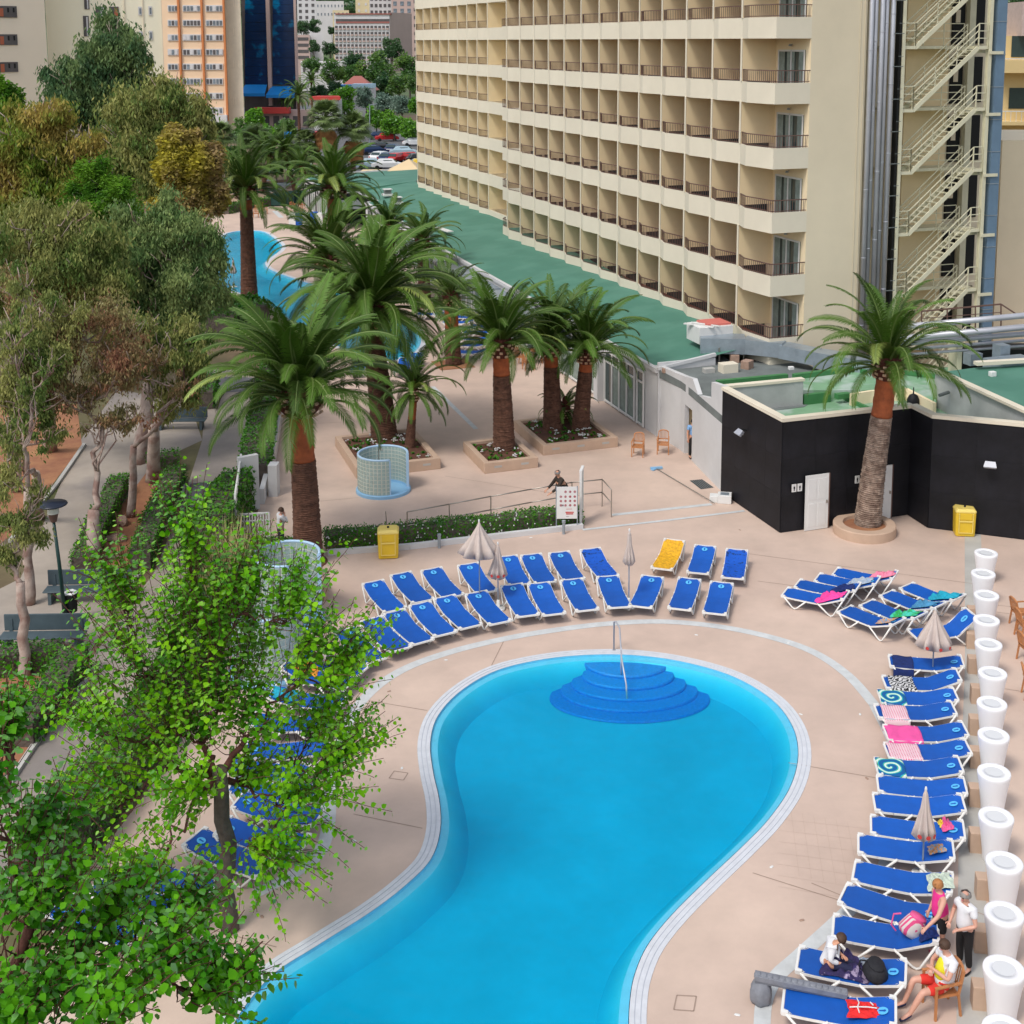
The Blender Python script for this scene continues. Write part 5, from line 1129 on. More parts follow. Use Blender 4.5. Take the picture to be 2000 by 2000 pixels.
m.build('frame', 'galv', sb); m = MB(); m.bb((-w+.01, -.025, .42), (w-.01, .0, 1.6)); m.build('panel', 'white_paint', sb); mat('picto_red', (.42, .10, .12), .7); mat('picto_grey', (.25, .20, .22), .7)
m = MB(); r = random.Random(3)
for j, z in enumerate((1.42, 1.24, 1.08, .92)):
    for k in range(4):
        x = -w+.16+k*.165
        if (j, k) in ((0, 0),): continue
        m.lathe([(.03, 0), (.045, 0)], 10, (0, 0, 0)); m2 = m.v[-20:]; m.v[-20:] = [(x+a, -.03, z+b) for a, b, c in m2]
        m.box((x, -.029, z), (.022+.02*r.random(), .004, .05)); m.box((x+.01, -.029, z+.01*r.random()), (.05, .004, .012))
m.build('pictogram', ['picto_red'], sb); m = MB(); m.box((.1, -.03, .66), (.30, .004, .035)); m.box((.1, -.03, .60), (.26, .004, .04)); m.box((.08, -.03, .78), (.2, .004, .012)); m.build('red_notice', 'red_print', sb)
m = MB(); m.box((-.15, -.03, .92), (.07, .004, .06)); m.box((.02, -.03, .5), (.1, .004, .01)); m.build('dark_notice', 'picto_grey', sb)
gb = thing('glass_board', 'tall narrow pale blue board standing edge on right of the notice board', 'board', G(1136, 1022), R(-9)); mat('pale_board', (.45, .60, .62), .3, .05)
m = MB(); m.bb((-.03, -.28, .15), (.03, .28, 2.05)); m.build('panel', 'pale_board', gb); m = MB(); m.bb((-.05, -.3, 2.0), (.05, .3, 2.08)); m.bb((-.04, -.3, 0), (.04, -.24, 2.0)); m.build('frame', 'white_paint', gb)
for i, (u, v) in enumerate(((858, 1070), (1101, 1043))):
    b_ = thing('bollard_light', 'short grey bollard light %s' % ('between the yellow bin and the parasols' if i == 0 else 'in front of the notice board'), 'bollard', G(u, v), 0, 'bollard lights along the hedge')
    m = MB(); m.lathe([(.055, 0), (.055, .42)], 12); m.build('column', 'galv', b_); m = MB(); m.lathe([(.065, .42), (.07, .44), (.07, .5), (0, .51)], 12); m.build('cap', 'galv', b_)
def bin_(p, rz, label):
    t = thing('litter_bin', label, 'litter bin', p, rz, 'yellow plastic bins'); m = MB(); w, d, h = .36, .30, .98
    def rr(W_, D_, z, c=.07): return [(x*(W_-c)+dx*c*.9, y*(D_-c)+dy*c*.9, z) for x, y in ((-1, -1), (1, -1), (1, 1), (-1, 1)) for dx, dy in (((x, 0), (x*.7, y*.7), (0, y)) if x*y > 0 else ((0, y), (x*.7, y*.7), (x, 0)))]
    L_ = [rr(w*.94, d*.94, .02), rr(w*.97, d*.97, .3), rr(w, d, .8), rr(w, d, h*.93)]; m.v = [p for l in L_ for p in l]; m.f = [(i*12+k, i*12+(k+1) % 12, (i+1)*12+(k+1) % 12, (i+1)*12+k) for i in range(3) for k in range(12)]+[tuple(range(11, -1, -1)), tuple(range(36, 48))]; m.m = [0]*len(m.f); m.build('body', 'yellow_plastic', t, bevel=.01)
    m = MB(); L_ = [rr(w*1.03, d*1.03, h*.90), rr(w*1.03, d*1.03, h*.95), rr(w*.85, d*.85, h*1.03)]; m.v = [p for l in L_ for p in l]; m.f = [(i*12+k, i*12+(k+1) % 12, (i+1)*12+(k+1) % 12, (i+1)*12+k) for i in range(2) for k in range(12)]+[tuple(range(24, 36))]; m.m = [0]*len(m.f); m.build('lid', 'yellow_light', t, bevel=.01)
    m = MB(); m.bb((-.24, -d-.022, .55), (.24, -d-.0, .60)); m.bb((-.25, -d-.02, .16), (-.22, -d, .86)); m.bb((.22, -d-.02, .16), (.25, -d, .86)); m.bb((-.25, -d-.02, .14), (.25, -d, .17)); m.build('moulded_rib', 'yellow_light', t)
    m = MB(); m.bb((-.21, -d-.008, .64), (.21, -d+.02, .85)); m.build('flap', 'yellow_plastic', t)
    m = MB(); m.lathe([(.04, 0), (.035, .05), (0, .06)], 10, (0, 0, h*1.03)); m.build('knob', 'void_black', t)
bin_(G(759, 1086), R(6), 'yellow plastic litter bin in front of the flowered hedge'); bin_(G(1882, 1043), R(-6), 'yellow plastic litter bin against the black wall at right')
fl = thing('floor_unit', 'small white filter unit on the deck at the corner of the black block', 'pool unit', G(1407, 979), R(-10)); m = MB(); m.bb((-.1, -.28, 0), (.42, .2, .32)); m.build('case', 'white_paint', fl, bevel=.02); m = MB(); m.bb((-.4, -.22, 0), (-.102, .15, .26)); m.build('side_case', 'white_paint', fl, bevel=.02); m = MB(); m.bb((0, -.18, .321), (.32, .1, .328)); m.build('grille', 'galv', fl)
gm_ = MB(); q = [G(1347, 939), G(1371, 936.5), G(1394, 952.5), G(1369, 956)]; gm_.add([(p.x, p.y, .012) for p in q], [(0, 1, 2, 3)]); mat('drain_dark', (.045, .06, .065), .7, .3, 20); gr_ = thing('drain_grate', 'dark rectangular drain cover in the terrace near the black block', 'drain cover'); fix_up(gm_.build('cover', 'drain_dark', gr_))
m = MB()
for k in range(1, 6): m.bar(q[0].lerp(q[1], k/6)+Vector((0, 0, .014)), q[3].lerp(q[2], k/6)+Vector((0, 0, .014)), .012, .006)
m.build('bars', 'steel', gr_)
ph_ = thing('pool_brush', 'long blue handled pool brush lying across the terrace toward the black block', 'pool brush'); a, b = G(1282, 915, .04), G(1396, 983, .1); m = MB(); m.tube([a, b], .017, 6); m.build('pole', 'steel', ph_)
m = MB(); m.box(a+Vector((0, 0, .03)), (.5, .12, .07), .2); m.box(a+Vector((-.12, -.1, .0)), (.2, .14, .05), .9); m.build('brush_head', 'sky_blue_paint', ph_)
hm = heap('cloth', 'brick_tan', 'small brown rag on the terrace by the white wall foot', 'rag', G(1389, 930), (.22, .16), 0, .08)
# slim door closer / black umbrella leaning at the glass door
m = MB(); p = G(1262, 832); m.lathe([(.0, 0), (.07, .05), (.09, .5), (.05, .95), (.0, 1.0)], 10, wob=lambda a, z: 1+.15*math.sin(3*a+8*z)); tag(m.build('closed_umbrella', 'void_black', loc=p), 'folded black umbrella leaning beside the glazed lobby doors', 'umbrella')
# pool handrail
ph = thing('pool_handrail', 'bent steel handrail running down the middle of the pool steps', 'handrail'); a = G(1199, 1270); b = G(1223, 1345, -.05); top_ = D(1199, 1231, a.y); P = [a, a+Vector((0, 0, .86)), a+Vector((.05, -.12, .92)), a+Vector((.14, -.35, .84)), G(1214, 1285, .55), b+Vector((0, 0, .12)), b+Vector((0.02, -.1, -.35)), b+Vector((0.03, -.1, -.95))]
m = MB(); m.tube(P, .024, 8); m.build('rail', 'silver', ph, smooth=True); m = MB(); c_ = G(1213, 1328, -.26); m.tube([c_, c_+Vector((0, 0, .95))], .022, 8); m.lathe([(.07, 0), (.06, .02), (0, .03)], 10, c_); m.build('post', 'silver', ph, smooth=True)
m = MB(); m.lathe([(.06, 0), (.05, .02), (.02, .025)], 12, a); m.build('base_plate', 'silver', ph)
# grey ribbed beam near the loungers, bottom right
mat('beam_grey', (.20, .21, .24), .7, .18, 5, .1, 12); gb_ = thing('ribbed_beam', 'long scalloped grey plastic beam resting on a rounded foot beside the nearest lounger', 'plastic beam'); a, b = G(1474, 1905, .52), G(1655, 1942, .40); d = (b-a); n = 15
m = MB(); m.bar(a, b, .17, .10)
for k in range(n): c = a.lerp(b, (k+.5)/n); m.lathe([(.0, .075), (.05, .07), (.07, .04), (.07, -.02)], 10, c)
m.bar(a+Vector((0, .0, -.07)), b+Vector((0, 0, -.05)), .11, .08); m.build('ribbed_rail', 'beam_grey', gb_, bevel=.01)
m = MB(); m.lathe([(0, 0), (.16, 0), (.20, .08), (.20, .24), (.13, .40), (0, .43)], 18, (a.x+.12, a.y, 0), wob=lambda t_, z: 1+.08*math.sin(6*t_)); m.build('foot', 'beam_grey', gb_, smooth=True)
m = MB(); c = a.lerp(b, .9); m.bar((c.x, c.y, 0), (c.x, c.y, .36), .06); m.build('prop', 'beam_grey', gb_)
for i, (u, v) in enumerate(((1507, 1693), (1566, 1797), (1440, 1982), (1564, 1395), (1693, 1520), (1680, 1395), (1540, 1255), (695, 1381), (871, 1289), (692, 1642), (512, 1790), (785, 1500), (697, 1503), (760, 1350), (1037, 1050), (1360, 1240), (1445, 1035))):
    m = MB(); m.lathe([(.0, .012), (.035, .008), (.045, 0)], 8, wob=lambda a, z: 1+.4*math.sin(2*a+i)); o = m.build('litter_scrap', 'white_paint' if i % 3 != 1 else 'brick_tan', loc=G(u, v, .006)); tag(o, 'tiny pale scrap lying on the deck paving', 'litter', 'scraps on the deck')
# ------------------------------------------------------------------ park furniture
lp = thing('park_lamp', 'dark green park lamp with a broad flat disc hood', 'street lamp', G(129, 1222)); zt = D(103, 985, G(129, 1222).y)
mat('lamp_green', (.01, .045, .04), .4); mat('lamp_disc', (.012, .018, .035), .35)
dx = zt.x-G(129, 1222).x; m = MB(); m.tube([(0, 0, 0), (dx*.5, 0, zt.z*.5), (dx, 0, zt.z-.55)], [.07, .055, .045], 10); m.build('post', 'lamp_green', lp, smooth=True)
m = MB(); m.lathe([(0, 0), (.09, .02), (.14, .25), (.16, .28)], 16, (dx, 0, zt.z-.55)); m.build('lantern', 'rail_brown', lp); m = MB(); m.lathe([(.17, .28), (.15, .45), (0, .46)], 16, (dx, 0, zt.z-.55)); m.build('lamp_glass', 'mortar', lp); m = MB(); m.lathe([(.0, .08), (.40, .03), (.42, 0), (.40, -.02), (0, -.03)], 28, (dx, 0, zt.z)); m.build('disc_hood', 'lamp_disc', lp, smooth=True)
m = MB(); m.bb((dx-.03, -.03, zt.z-.2), (dx+.03, .03, zt.z)); m.build('neck', 'void_black', lp)
def bench(p, rz, label, L_=3.3):
    t = thing('park_bench', label, 'bench', p, rz, 'dark metal park benches'); mat_ = 'bench_grey'
    m = MB(); m.bb((-L_/2, -.25, .40), (L_/2, .25, .45)); m.build('seat', mat_, t, bevel=.02); m = MB(); m.bar((-L_/2, .33, .68), (L_/2, .33, .68), .05, .5); m.build('backrest', mat_, t, bevel=.02)
    for x in (-L_/2+.2, L_/2-.2): m = MB(); m.bb((x-.05, -.22, 0), (x+.05, .3, .40)); m.bb((x-.05, .28, .4), (x+.05, .33, .8)); m.build('leg', mat_, t)
mat('bench_grey', (.07, .10, .115), .5, .15, 3)
bench(G(172, 1175), R(3), 'dark metal bench in front of the island bed beside the lamp', 2.6); bench(G(85, 1268), R(2), 'dark metal bench partly behind the leaning eucalyptus trunk', 2.4); bench(G(355, 838), R(2), 'dark metal bench at the top of the park path under the trees', 2.2)
bn = thing('park_bin', 'black park bin with a white liner beside the lamp post', 'litter bin', G(141, 1215)); m = MB(); m.lathe([(.0, .35), (.17, .35), (.2, .9), (.18, .92)], 12); m.build('body', 'void_black', bn); m = MB(); m.lathe([(.18, .9), (.2, .94), (.15, .98), (.1, .93)], 12, wob=lambda a, z: 1+.1*math.sin(5*a)); m.build('liner', 'white_paint', bn); m = MB(); m.bar((0, 0, 0), (0, 0, .36), .06); m.build('post', 'lamp_green', bn)
# ------------------------------------------------------------------ palms
def frond_mesh(elev, L_=1.0, droop=1.0, n=54, lw=.019, ll=.14, seed=0, mats=('frond', 'frond_rib'), curl=.0):
    """a pinnate frond, unit length, in the XZ plane: leaves the origin at elev and bends down"""
    r = random.Random(seed); P = []; p = Vector((0, 0, 0)); e = elev
    for i in range(n+1):
        P.append(p.copy()); e -= droop*(.55+1.9*(i/n)**1.5)/n; p = p+Vector((math.cos(e), 0, math.sin(e)))*(L_/n)
    m = MB(); m.tube(P[::3]+([P[-1]] if n % 3 else []), [.012*(1-.8*i/(len(P[::3]))) for i in range(len(P[::3])+(1 if n % 3 else 0))], 4, mi=1)
    for i in range(3, n+1):
        t = (P[min(i+1, n)]-P[i-1]).normalized(); up = Vector((-t.z, 0, t.x)); f = i/n; l = ll*(math.sin(math.pi*(.12+.80*f))**.7)*(.9+.2*r.random())
        for sg in (-1, 1):
            fw = .60+.65*f+r.uniform(-.12, .12); d = (t*fw+Vector((0, sg, 0))*.95+up*(.42-.25*f)+Vector((0, 0, -.12-.15*f))).normalized()
            b = P[i]; mid = b+d*l*.5; tip = b+d*l+Vector((0, 0, -.20*l)); w = (t*lw*.5)
            m.add([b-w*.5, b+w*.5, mid+w, tip, mid-w], [(0, 1, 2, 4), (4, 2, 3)] if sg > 0 else [(4, 2, 1, 0), (3, 2, 4)])
    return m.mesh('frond', list(mats))
FR = {}
for k, (e, dr) in enumerate(((1.48, .55), (1.30, .9), (1.05, 1.15), (.80, 1.35), (.52, 1.45), (.25, 1.35), (-.02, 1.2), (-.35, .9))):
    FR[k] = [frond_mesh(e, droop=dr, seed=k*3+j) for j in range(2)]
FY = frond_mesh(.75, droop=1.2, seed=91, mats=('frond_yellow', 'frond_rib'))
FD = frond_mesh(-.9, droop=.5, seed=92, mats=('dead_frond', 'dead_frond'))
FFINE = {}
def trunk_mesh(P, rs, mt, n=16, rings=.0, seed=0, flat=False):
    """tube with ringed, knobbly surface"""
    r = random.Random(seed); m = MB(); Q = catmull(P, 14); k = len(Q); 
    R_ = [rs[0]+(rs[-1]-rs[0])*min(1, (i/(k-1)))**.8 if len(rs) == 2 else np.interp(i/(k-1), np.linspace(0, 1, len(rs)), rs) for i in range(k)]
    R_ = [a*(1+rings*(1 if i % 2 else -1)+rings*.5*r.uniform(-1, 1)) for i, a in enumerate(R_)]; m.tube(Q, R_, n)
    m.v = [(x+r.uniform(-1, 1)*rings*.12, y+r.uniform(-1, 1)*rings*.12, z) for x, y, z in m.v]; return m
def palm(base, top, rb, rt, Lf, label, nf=60, peel=.22, boss=1., grp='date palms on the terrace', seed=0, trunk='palm_trunk', spread=None, fl=(0, 8), dens=1., yellow=2, dead=0, asym=None, bare=.0, cat='palm tree'):
    base = Vector(base); top = Vector(top); t = thing('palm_tree', label, cat, base, 0, grp); r = random.Random(seed+5); d = top-base; hh = d.length
    bend = Vector((d.x*.12, d.y*.12, 0)); P = [Vector((0, 0, 0)), d*.33-bend*.5, d*.66-bend*.2, d]
    sp = 1-peel; Q = catmull(P, 20); ks = int(len(Q)*sp)
    lo = Q[:ks+1]; hi = Q[ks:]
    n1 = max(6, len(lo))
    m = MB(); rr = [rb*(1.25 if i == 0 else 1.0)*(1-.0)+(rt-rb)*min(1, (i/len(lo))**.6) for i in range(len(lo))]
    dense = []; dr = []
    for i in range(len(lo)-1):
        for q in range(3): f = q/3; dense.append(lo[i].lerp(lo[i+1], f)); dr.append(rr[i]+(rr[min(i+1, len(rr)-1)]-rr[i])*f)
    dense.append(lo[-1]); dr.append(rr[-1]); dr = [a*(1+.035*(1 if i % 2 else -1)+.02*r.uniform(-1, 1)) for i, a in enumerate(dr)]
    m.tube(dense, dr, 18); m.v = [(x+r.uniform(-1, 1)*.012, y+r.uniform(-1, 1)*.012, z+r.uniform(-1, 1)*.01) for x, y, z in m.v]; m.build('trunk', trunk, t, smooth=False)
    if peel > 0 and len(hi) > 1:
        m = MB(); m.tube(hi, [rt*(.97+.03*math.sin(i*1.7)) for i in range(len(hi))], 16); m.build('peeled_trunk', 'palm_peeled', t, smooth=True)
    bs = rt*1.55*boss
    m = MB(); m.lathe([(rt*.8, -.42*boss), (rt*1.1, -.36*boss), (bs, -.1), (bs*1.02, .1), (bs*.8, .4), (bs*.4, .7), (0, .8)], 18, d, wob=lambda a, z: 1+.08*math.sin(7*a+9*z)); m.build('crown_boss', 'palm_boss', t, smooth=False)
    m = MB()
    for j, z in enumerate((-.26, -.10, .06, .2)):
        for k in range(11):
            a = 6.283*(k+.5*(j % 2))/11+r.uniform(-.1, .1); q = bs*(1.0 if j else .95)*1.02; c = d+Vector((q*math.cos(a), q*math.sin(a), z*boss)); m.box(c, (.10*boss, .13*boss, .07*boss), M=Matrix.Rotation(a, 3, 'Z')@Matrix.Rotation(-.6, 3, 'Y'))
    m.build('cut_stub', 'palm_stub', t, kind='stuff')
    for i in range(nf):
        f = (i+.5)/nf; k = int(fl[0]+(fl[1]-fl[0])*f**.85); k = min(7, k); a = i*2.39996+r.uniform(-.25, .25); s_ = Lf*(.80+.2*math.sin(math.pi*min(1, f*1.3)))*r.uniform(.86, 1.08)*(.72 if f < .08 else 1)
        if asym: s_ *= 1+asym[1]*math.cos(a-asym[0])
        me = FR[k][r.randrange(2)]
        if i in [int(nf*(.35+.2*q)) for q in range(yellow)]: me = FY
        if i >= nf-dead: me = FD
        z = .45*(1-f)+.05; o = inst(me, 'frond', t, d+Vector((math.cos(a)*bs*.5*f, math.sin(a)*bs*.5*f, z*boss)), (r.uniform(-.35, .35), r.uniform(-.10, .10), a), (s_, s_*dens, s_))
    return t
def PT(u, v, ub, vb, lean=0.): b = G(ub, vb); return b, D(u, v, b.y+lean)
b, t_ = PT(586, 787, 603, 1098); palm(b, t_, .52, .40, 4.1, 'tall date palm with orange peeled neck left of the terrace, above the glass screens', 84, .36, 1.15, seed=1, fl=(0, 5.3))
b, t_ = PT(738, 640, 752, 868, .5); palm(b, t_+Vector((-.3, 0, .6)), .62, .42, 4.7, 'biggest shaggy date palm, untrimmed crown, in the large planter', 112, .0, 1.5, seed=2, fl=(0, 7.2), yellow=6)
b, t_ = PT(808, 770, 800, 888); palm(b, t_, .27, .17, 2.3, 'slim young date palm leaning beside the biggest palm', 42, .4, .8, seed=3, fl=(0, 8.5), asym=(1.2, .2))
b, t_ = PT(978, 680, 985, 890); palm(b, t_, .52, .36, 3.5, 'date palm alone in the small middle planter', 64, .25, 1., seed=4, fl=(0, 5.6), yellow=5)
b, t_ = PT(1076, 680, 1080, 850, 0); palm(b, t_, .50, .33, 3.3, 'date palm at the left of the right planter, behind its neighbour', 56, .22, .95, seed=5, fl=(0, 5.6), yellow=5)
b, t_ = PT(1146, 695, 1133, 852); palm(b, t_, .44, .31, 3.3, 'date palm leaning right at the right of the right planter', 56, .2, .9, seed=6, fl=(0, 5.6), asym=(0., .12))
b, t_ = PT(1104, 806, 1101, 838); palm(b, t_, .24, .22, 1.7, 'stubby young palm between the two tall palms of the right planter', 30, 0, .7, seed=7, fl=(1, 7.5))
b, t_ = PT(1734, 722, 1693, 1036); palm(b, t_, .50, .37, 3.75, 'date palm leaning right in the round planter before the black block', 44, .28, .9, seed=8, trunk='palm_grey', fl=(0, 6), dens=1.1)
b, t_ = PT(880, 590, 886, 712); palm(b, t_, .45, .38, 2.9, 'slim date palm in the red earth pit by the far loungers', 40, .4, .9, seed=9, fl=(0, 7.5))
b, t_ = PT(480, 378, 487, 583); palm(b, t_, .62, .42, 4.3, 'very tall date palm beside the far pool, dark trunk', 66, .18, 1.1, seed=10, fl=(0, 6.4))
b, t_ = PT(651, 375, 657, 560); palm(b, t_, .60, .48, 4.2, 'date palm in front of the dark far pavilion', 66, .3, 1.2, seed=11, fl=(0, 6.4))
b, t_ = PT(640, 515, 640, 668); palm(b, t_, .5, .4, 4.6, 'shaggy date palm half hidden behind the biggest palm, on its left', 54, .0, 1.2, seed=12, fl=(0, 6))
b, t_ = PT(760, 455, 765, 580); palm(b, t_, .45, .36, 3.4, 'dark date palm peeping over the biggest palm, left of two', 50, .1, 1., seed=13, fl=(0, 7.8))
b, t_ = PT(825, 480, 830, 600); palm(b, t_, .45, .36, 3.2, 'dark date palm peeping over the biggest palm, right of two', 46, .1, 1., seed=14, fl=(0, 7.8))
# fan palms and far palms
def fan_mesh(seed=0, mt='frond'):
    r = random.Random(seed); m = MB(); m.tube([(0, 0, 0), (.35, 0, .22), (.6, 0, .3)], [.02, .015, .01], 4, mi=1); n = 22
    for i in range(n):
        a = -1.9+3.8*i/(n-1); c = Vector((.6, 0, .3)); d = Vector((math.cos(a), math.sin(a), .1-.15*abs(a))).normalized(); e = Vector((-d.y, d.x, 0))*.028; m.add([c, c+d*.3+e, c+d*.55+Vector((0, 0, -.10-.1*r.random())), c+d*.3-e], [(0, 1, 2, 3)])
    return m.mesh('fan_leaf', [mt, 'frond_rib'])
FAN = [fan_mesh(i, 'frond_fan') for i in range(2)]; FAND = fan_mesh(5, 'dead_frond')
def fan_palm(base, top, Lf, label, seed=0, skirt=True):
    base = Vector(base); top = Vector(top); t = thing('fan_palm', label, 'palm tree', base, 0, 'fan palms by the car park'); r = random.Random(seed); d = top-base
    m = MB(); m.tube([(0, 0, 0), d*.5, d], [.38, .3, .26], 10); m.build('trunk', 'palm_grey', t)
    for i in range(46): f = i/46; a = i*2.4; o = inst(FAN[i % 2], 'fan_leaf', t, d+Vector((0, 0, .3)), (r.uniform(-.2, .2), -(1.25-2.0*f), a), Lf*r.uniform(.8, 1.05))
    if skirt:
        for i in range(40): a = i*2.4; o = inst(FAND, 'dead_fan_leaf', t, d-Vector((0, 0, .2+i*.05)), (r.uniform(-.2, .2), 1.0+.2*r.random(), a), Lf*.75*r.uniform(.8, 1.05))
    return t
for i, (u, v, ub, vb, L_, lab, sk) in enumerate(((636, 240, 640, 350, 2.7, 'tall fan palm with a brown skirt of dead leaves, left one', 1), (690, 262, 690, 345, 2.7, 'tall fan palm with a brown skirt of dead leaves, right one', 1), (598, 288, 600, 350, 2.0, 'smaller fan palm in front of the left skirted one', 0), (500, 285, 502, 360, 2.3, 'fan palm behind the very tall date palm', 0), (430, 275, 432, 350, 2.2, 'fan palm at the left end of the far palm row', 0), (565, 315, 565, 372, 2.0, 'small fan palm above the promenade wall', 0))):
    b, t_ = PT(u, v, ub, vb); fan_palm(b, t_, L_, lab, i, sk)
for i, (u, v, ub, vb, L_, lab) in enumerate(((555, 300, 580, 388, 4.2, 'thin trunked date palm behind the promenade wall, right one'), (527, 310, 508, 390, 4.2, 'thin trunked date palm behind the promenade wall, left one'), (590, 330, 612, 392, 3.4, 'low date palm near the dark far pavilion'), (565, 195, 567, 245, 4.2, 'palm by the road in front of the blue glass tower, left'), (583, 190, 585, 262, 4.4, 'palm by the road in front of the blue glass tower, right'), (608, 160, 610, 215, 4.5, 'yellowing palm at the foot of the white hill buildings'))):
    b, t_ = PT(u, v, ub, vb); palm(b, t_, .3, .25, L_, lab, 34, .0, .9, grp='palms beyond the far pool', seed=30+i, yellow=4 if i == 5 else 1)
# ------------------------------------------------------------------ broadleaf trees: trunk, limbs to every clump, leaves through the crown
def leaf_cloud(rng, centers, radii, n, size, droop=0., aspect=.28, hang=False, shell=.55):
    """numpy quads (diamonds) scattered in ellipsoid clumps; returns vertices (4n,3)"""
    c = np.array(centers); r = np.array(radii); w = (r[:, 0]*r[:, 1]*r[:, 2])**(.75); idx = rng.choice(len(c), n, p=w/w.sum())
    d = rng.normal(size=(n, 3)); d /= np.linalg.norm(d, axis=1)[:, None]; rad = rng.random(n)**(1/3.) if aspect > .2 else np.clip(np.abs(rng.normal(size=n))*.62, 0, 1.5); rad = shell+(1-shell)*rad if aspect > .2 else rad
    rad *= 1+.22*np.sin(d[:, 0]*7+idx)*np.cos(d[:, 1]*6+idx*2)
    p = c[idx]+d*rad[:, None]*r[idx]
    if hang: a = np.stack([rng.normal(size=n)*.45, rng.normal(size=n)*.45, -np.ones(n)*.9], 1)
    else: a = rng.normal(size=(n, 3)); a[:, 2] = a[:, 2]*.5-droop
    a /= np.linalg.norm(a, axis=1)[:, None]; b = rng.normal(size=(n, 3)); b = np.cross(a, b); b /= np.linalg.norm(b, axis=1)[:, None]
    l = size*(.6+.8*rng.random(n))[:, None]; V = np.empty((n, 4, 3)); V[:, 0] = p; V[:, 1] = p+a*l*.45+b*l*aspect; V[:, 2] = p+a*l; V[:, 3] = p+a*l*.45-b*l*aspect
    return V.reshape(-1, 3)
def quads_object(name, V, mt, parent, kind='stuff'):
    n = len(V)//4; me = bpy.data.meshes.new(name); me.vertices.add(4*n); me.vertices.foreach_set('co', V.astype(np.float32).ravel()); me.loops.add(4*n); me.loops.foreach_set('vertex_index', np.arange(4*n, dtype=np.int32)); me.polygons.add(n); me.polygons.foreach_set('loop_start', np.arange(0, 4*n, 4, dtype=np.int32)); me.polygons.foreach_set('loop_total', np.full(n, 4, dtype=np.int32))
    me.materials.append(MATS[mt]); me.update(calc_edges=True); o = bpy.data.objects.new(name, me); S.collection.objects.link(o); o.parent = parent
    if kind: o['kind'] = kind
    return o
def limb(m, a, b, ra, rb, rng, wob=.12, n=6):
    a, b = Vector(a), Vector(b); L_ = (b-a).length; P = []
    for i in range(n+1):
        f = i/n; P.append(a.lerp(b, f)+Vector(rng.normal(size=3))*L_*wob*.35*math.sin(math.pi*f)+Vector((0, 0, -L_*.08*math.sin(math.pi*f))))
    m.tube(P, [ra+(rb-ra)*i/n for i in range(n+1)], 7); return P
def tree(base, clumps, nleaf, leaf, size, label, bark='bark_pale', tr=.22, seed=1, hang=False, kind='tree', grp='park trees on the left', fork=.35, aspect=.28, shell=.25, name='tree', twigs=True):
    """clumps: (world centre, (rx, ry, rz))"""
    base = Vector(base); rng = np.random.default_rng(seed); t = thing(name, label, 'tree', base, 0, grp); C_ = [(Vector(c)-base, r) for c, r in clumps]
    cen = sum((c for c, r in C_), Vector((0, 0, 0)))/len(C_); zt = min(c.z-r[2]*.5 for c, r in C_); fk = Vector((cen.x*.35, cen.y*.35, max(.8, cen.z*fork)))
    m = MB(); limb(m, (0, 0, -.05), fk, tr*1.0, tr*.7, rng, .04); m.build('trunk', bark, t, smooth=True)
    m = MB()
    nodes = [(fk+Vector((0, 0, -.05)), tr*.66)]
    for c, r in sorted(C_, key=lambda q: (q[0]-fk).length):
        e = c+Vector((0, 0, -r[2]*.25)); pn = min(nodes, key=lambda q: (q[0]-e).length+.15*(q[0]-fk).length); rr_ = max(tr*.12, pn[1]*.72)
        P = limb(m, pn[0], e, rr_, rr_*.55, rng, .13); nodes += [(P[3], rr_*.8), (e, rr_*.55)]
        if twigs:
            for k in range(9):
                d = Vector(rng.normal(size=3)).normalized(); limb(m, P[3+k % 4], c+Vector((d.x*r[0], d.y*r[1], abs(d.z)*r[2]))*1.02, tr*.15, tr*.035, rng, .2, 4)
    m.build('limb', bark, t, smooth=True)
    sub = []; sr = []
    for c, r in C_:
        k = max(9, int(13*(r[0]*r[1]*r[2])**.33))
        for q in range(k):
            d = rng.normal(size=3); d /= np.linalg.norm(d); s_ = rng.uniform(.22, .46); sub.append(np.array(c)+d*np.array(r)*rng.uniform(.4, 1.12)); sr.append(np.array(r)*s_*np.array([1, 1, 1.25]))
        sub.append(np.array(c)); sr.append(np.array(r)*.5)
    quads_object('crown', leaf_cloud(rng, sub, sr, int(nleaf*1.45), size*.78, .2, .17 if hang else aspect, hang, shell), leaf, t); return t
def px_clump(u, v, Y, rpx, rpy=None, ry=None):
    s_ = Y/F*1.02; return (D(u, v, Y), (rpx*s_, (ry or rpx*s_), (rpy or rpx)*s_))
def CL(Y, *L_): return [px_clump(u, v, Y+(dy if len(q) == 5 else 0), a, b) for q in L_ for (u, v, a, b, dy) in [tuple(q) if len(q) == 5 else (*q, 0)]]
E_ = 'eucalyptus_tree'
tree(G(205, 560), CL(86, (215, 110, 55, 62), (165, 165, 70, 55), (250, 150, 40, 60), (140, 215, 45, 35), (225, 65, 22, 30), (230, 215, 50, 60)), 60000, 'leaf_euc_dark', .42, 'tall dark grey green eucalyptus standing against the cream tower', seed=11, hang=True, name=E_, tr=.4, fork=.6)
tree(G(300, 620), CL(76, (330, 190, 55, 50), (295, 260, 90, 75), (370, 230, 50, 60), (250, 300, 60, 70), (330, 330, 95, 80), (385, 300, 40, 60)), 75000, 'leaf_euc', .36, 'broad brownish green eucalyptus right of the dark tall one', seed=12, hang=True, name=E_, tr=.45, fork=.5)
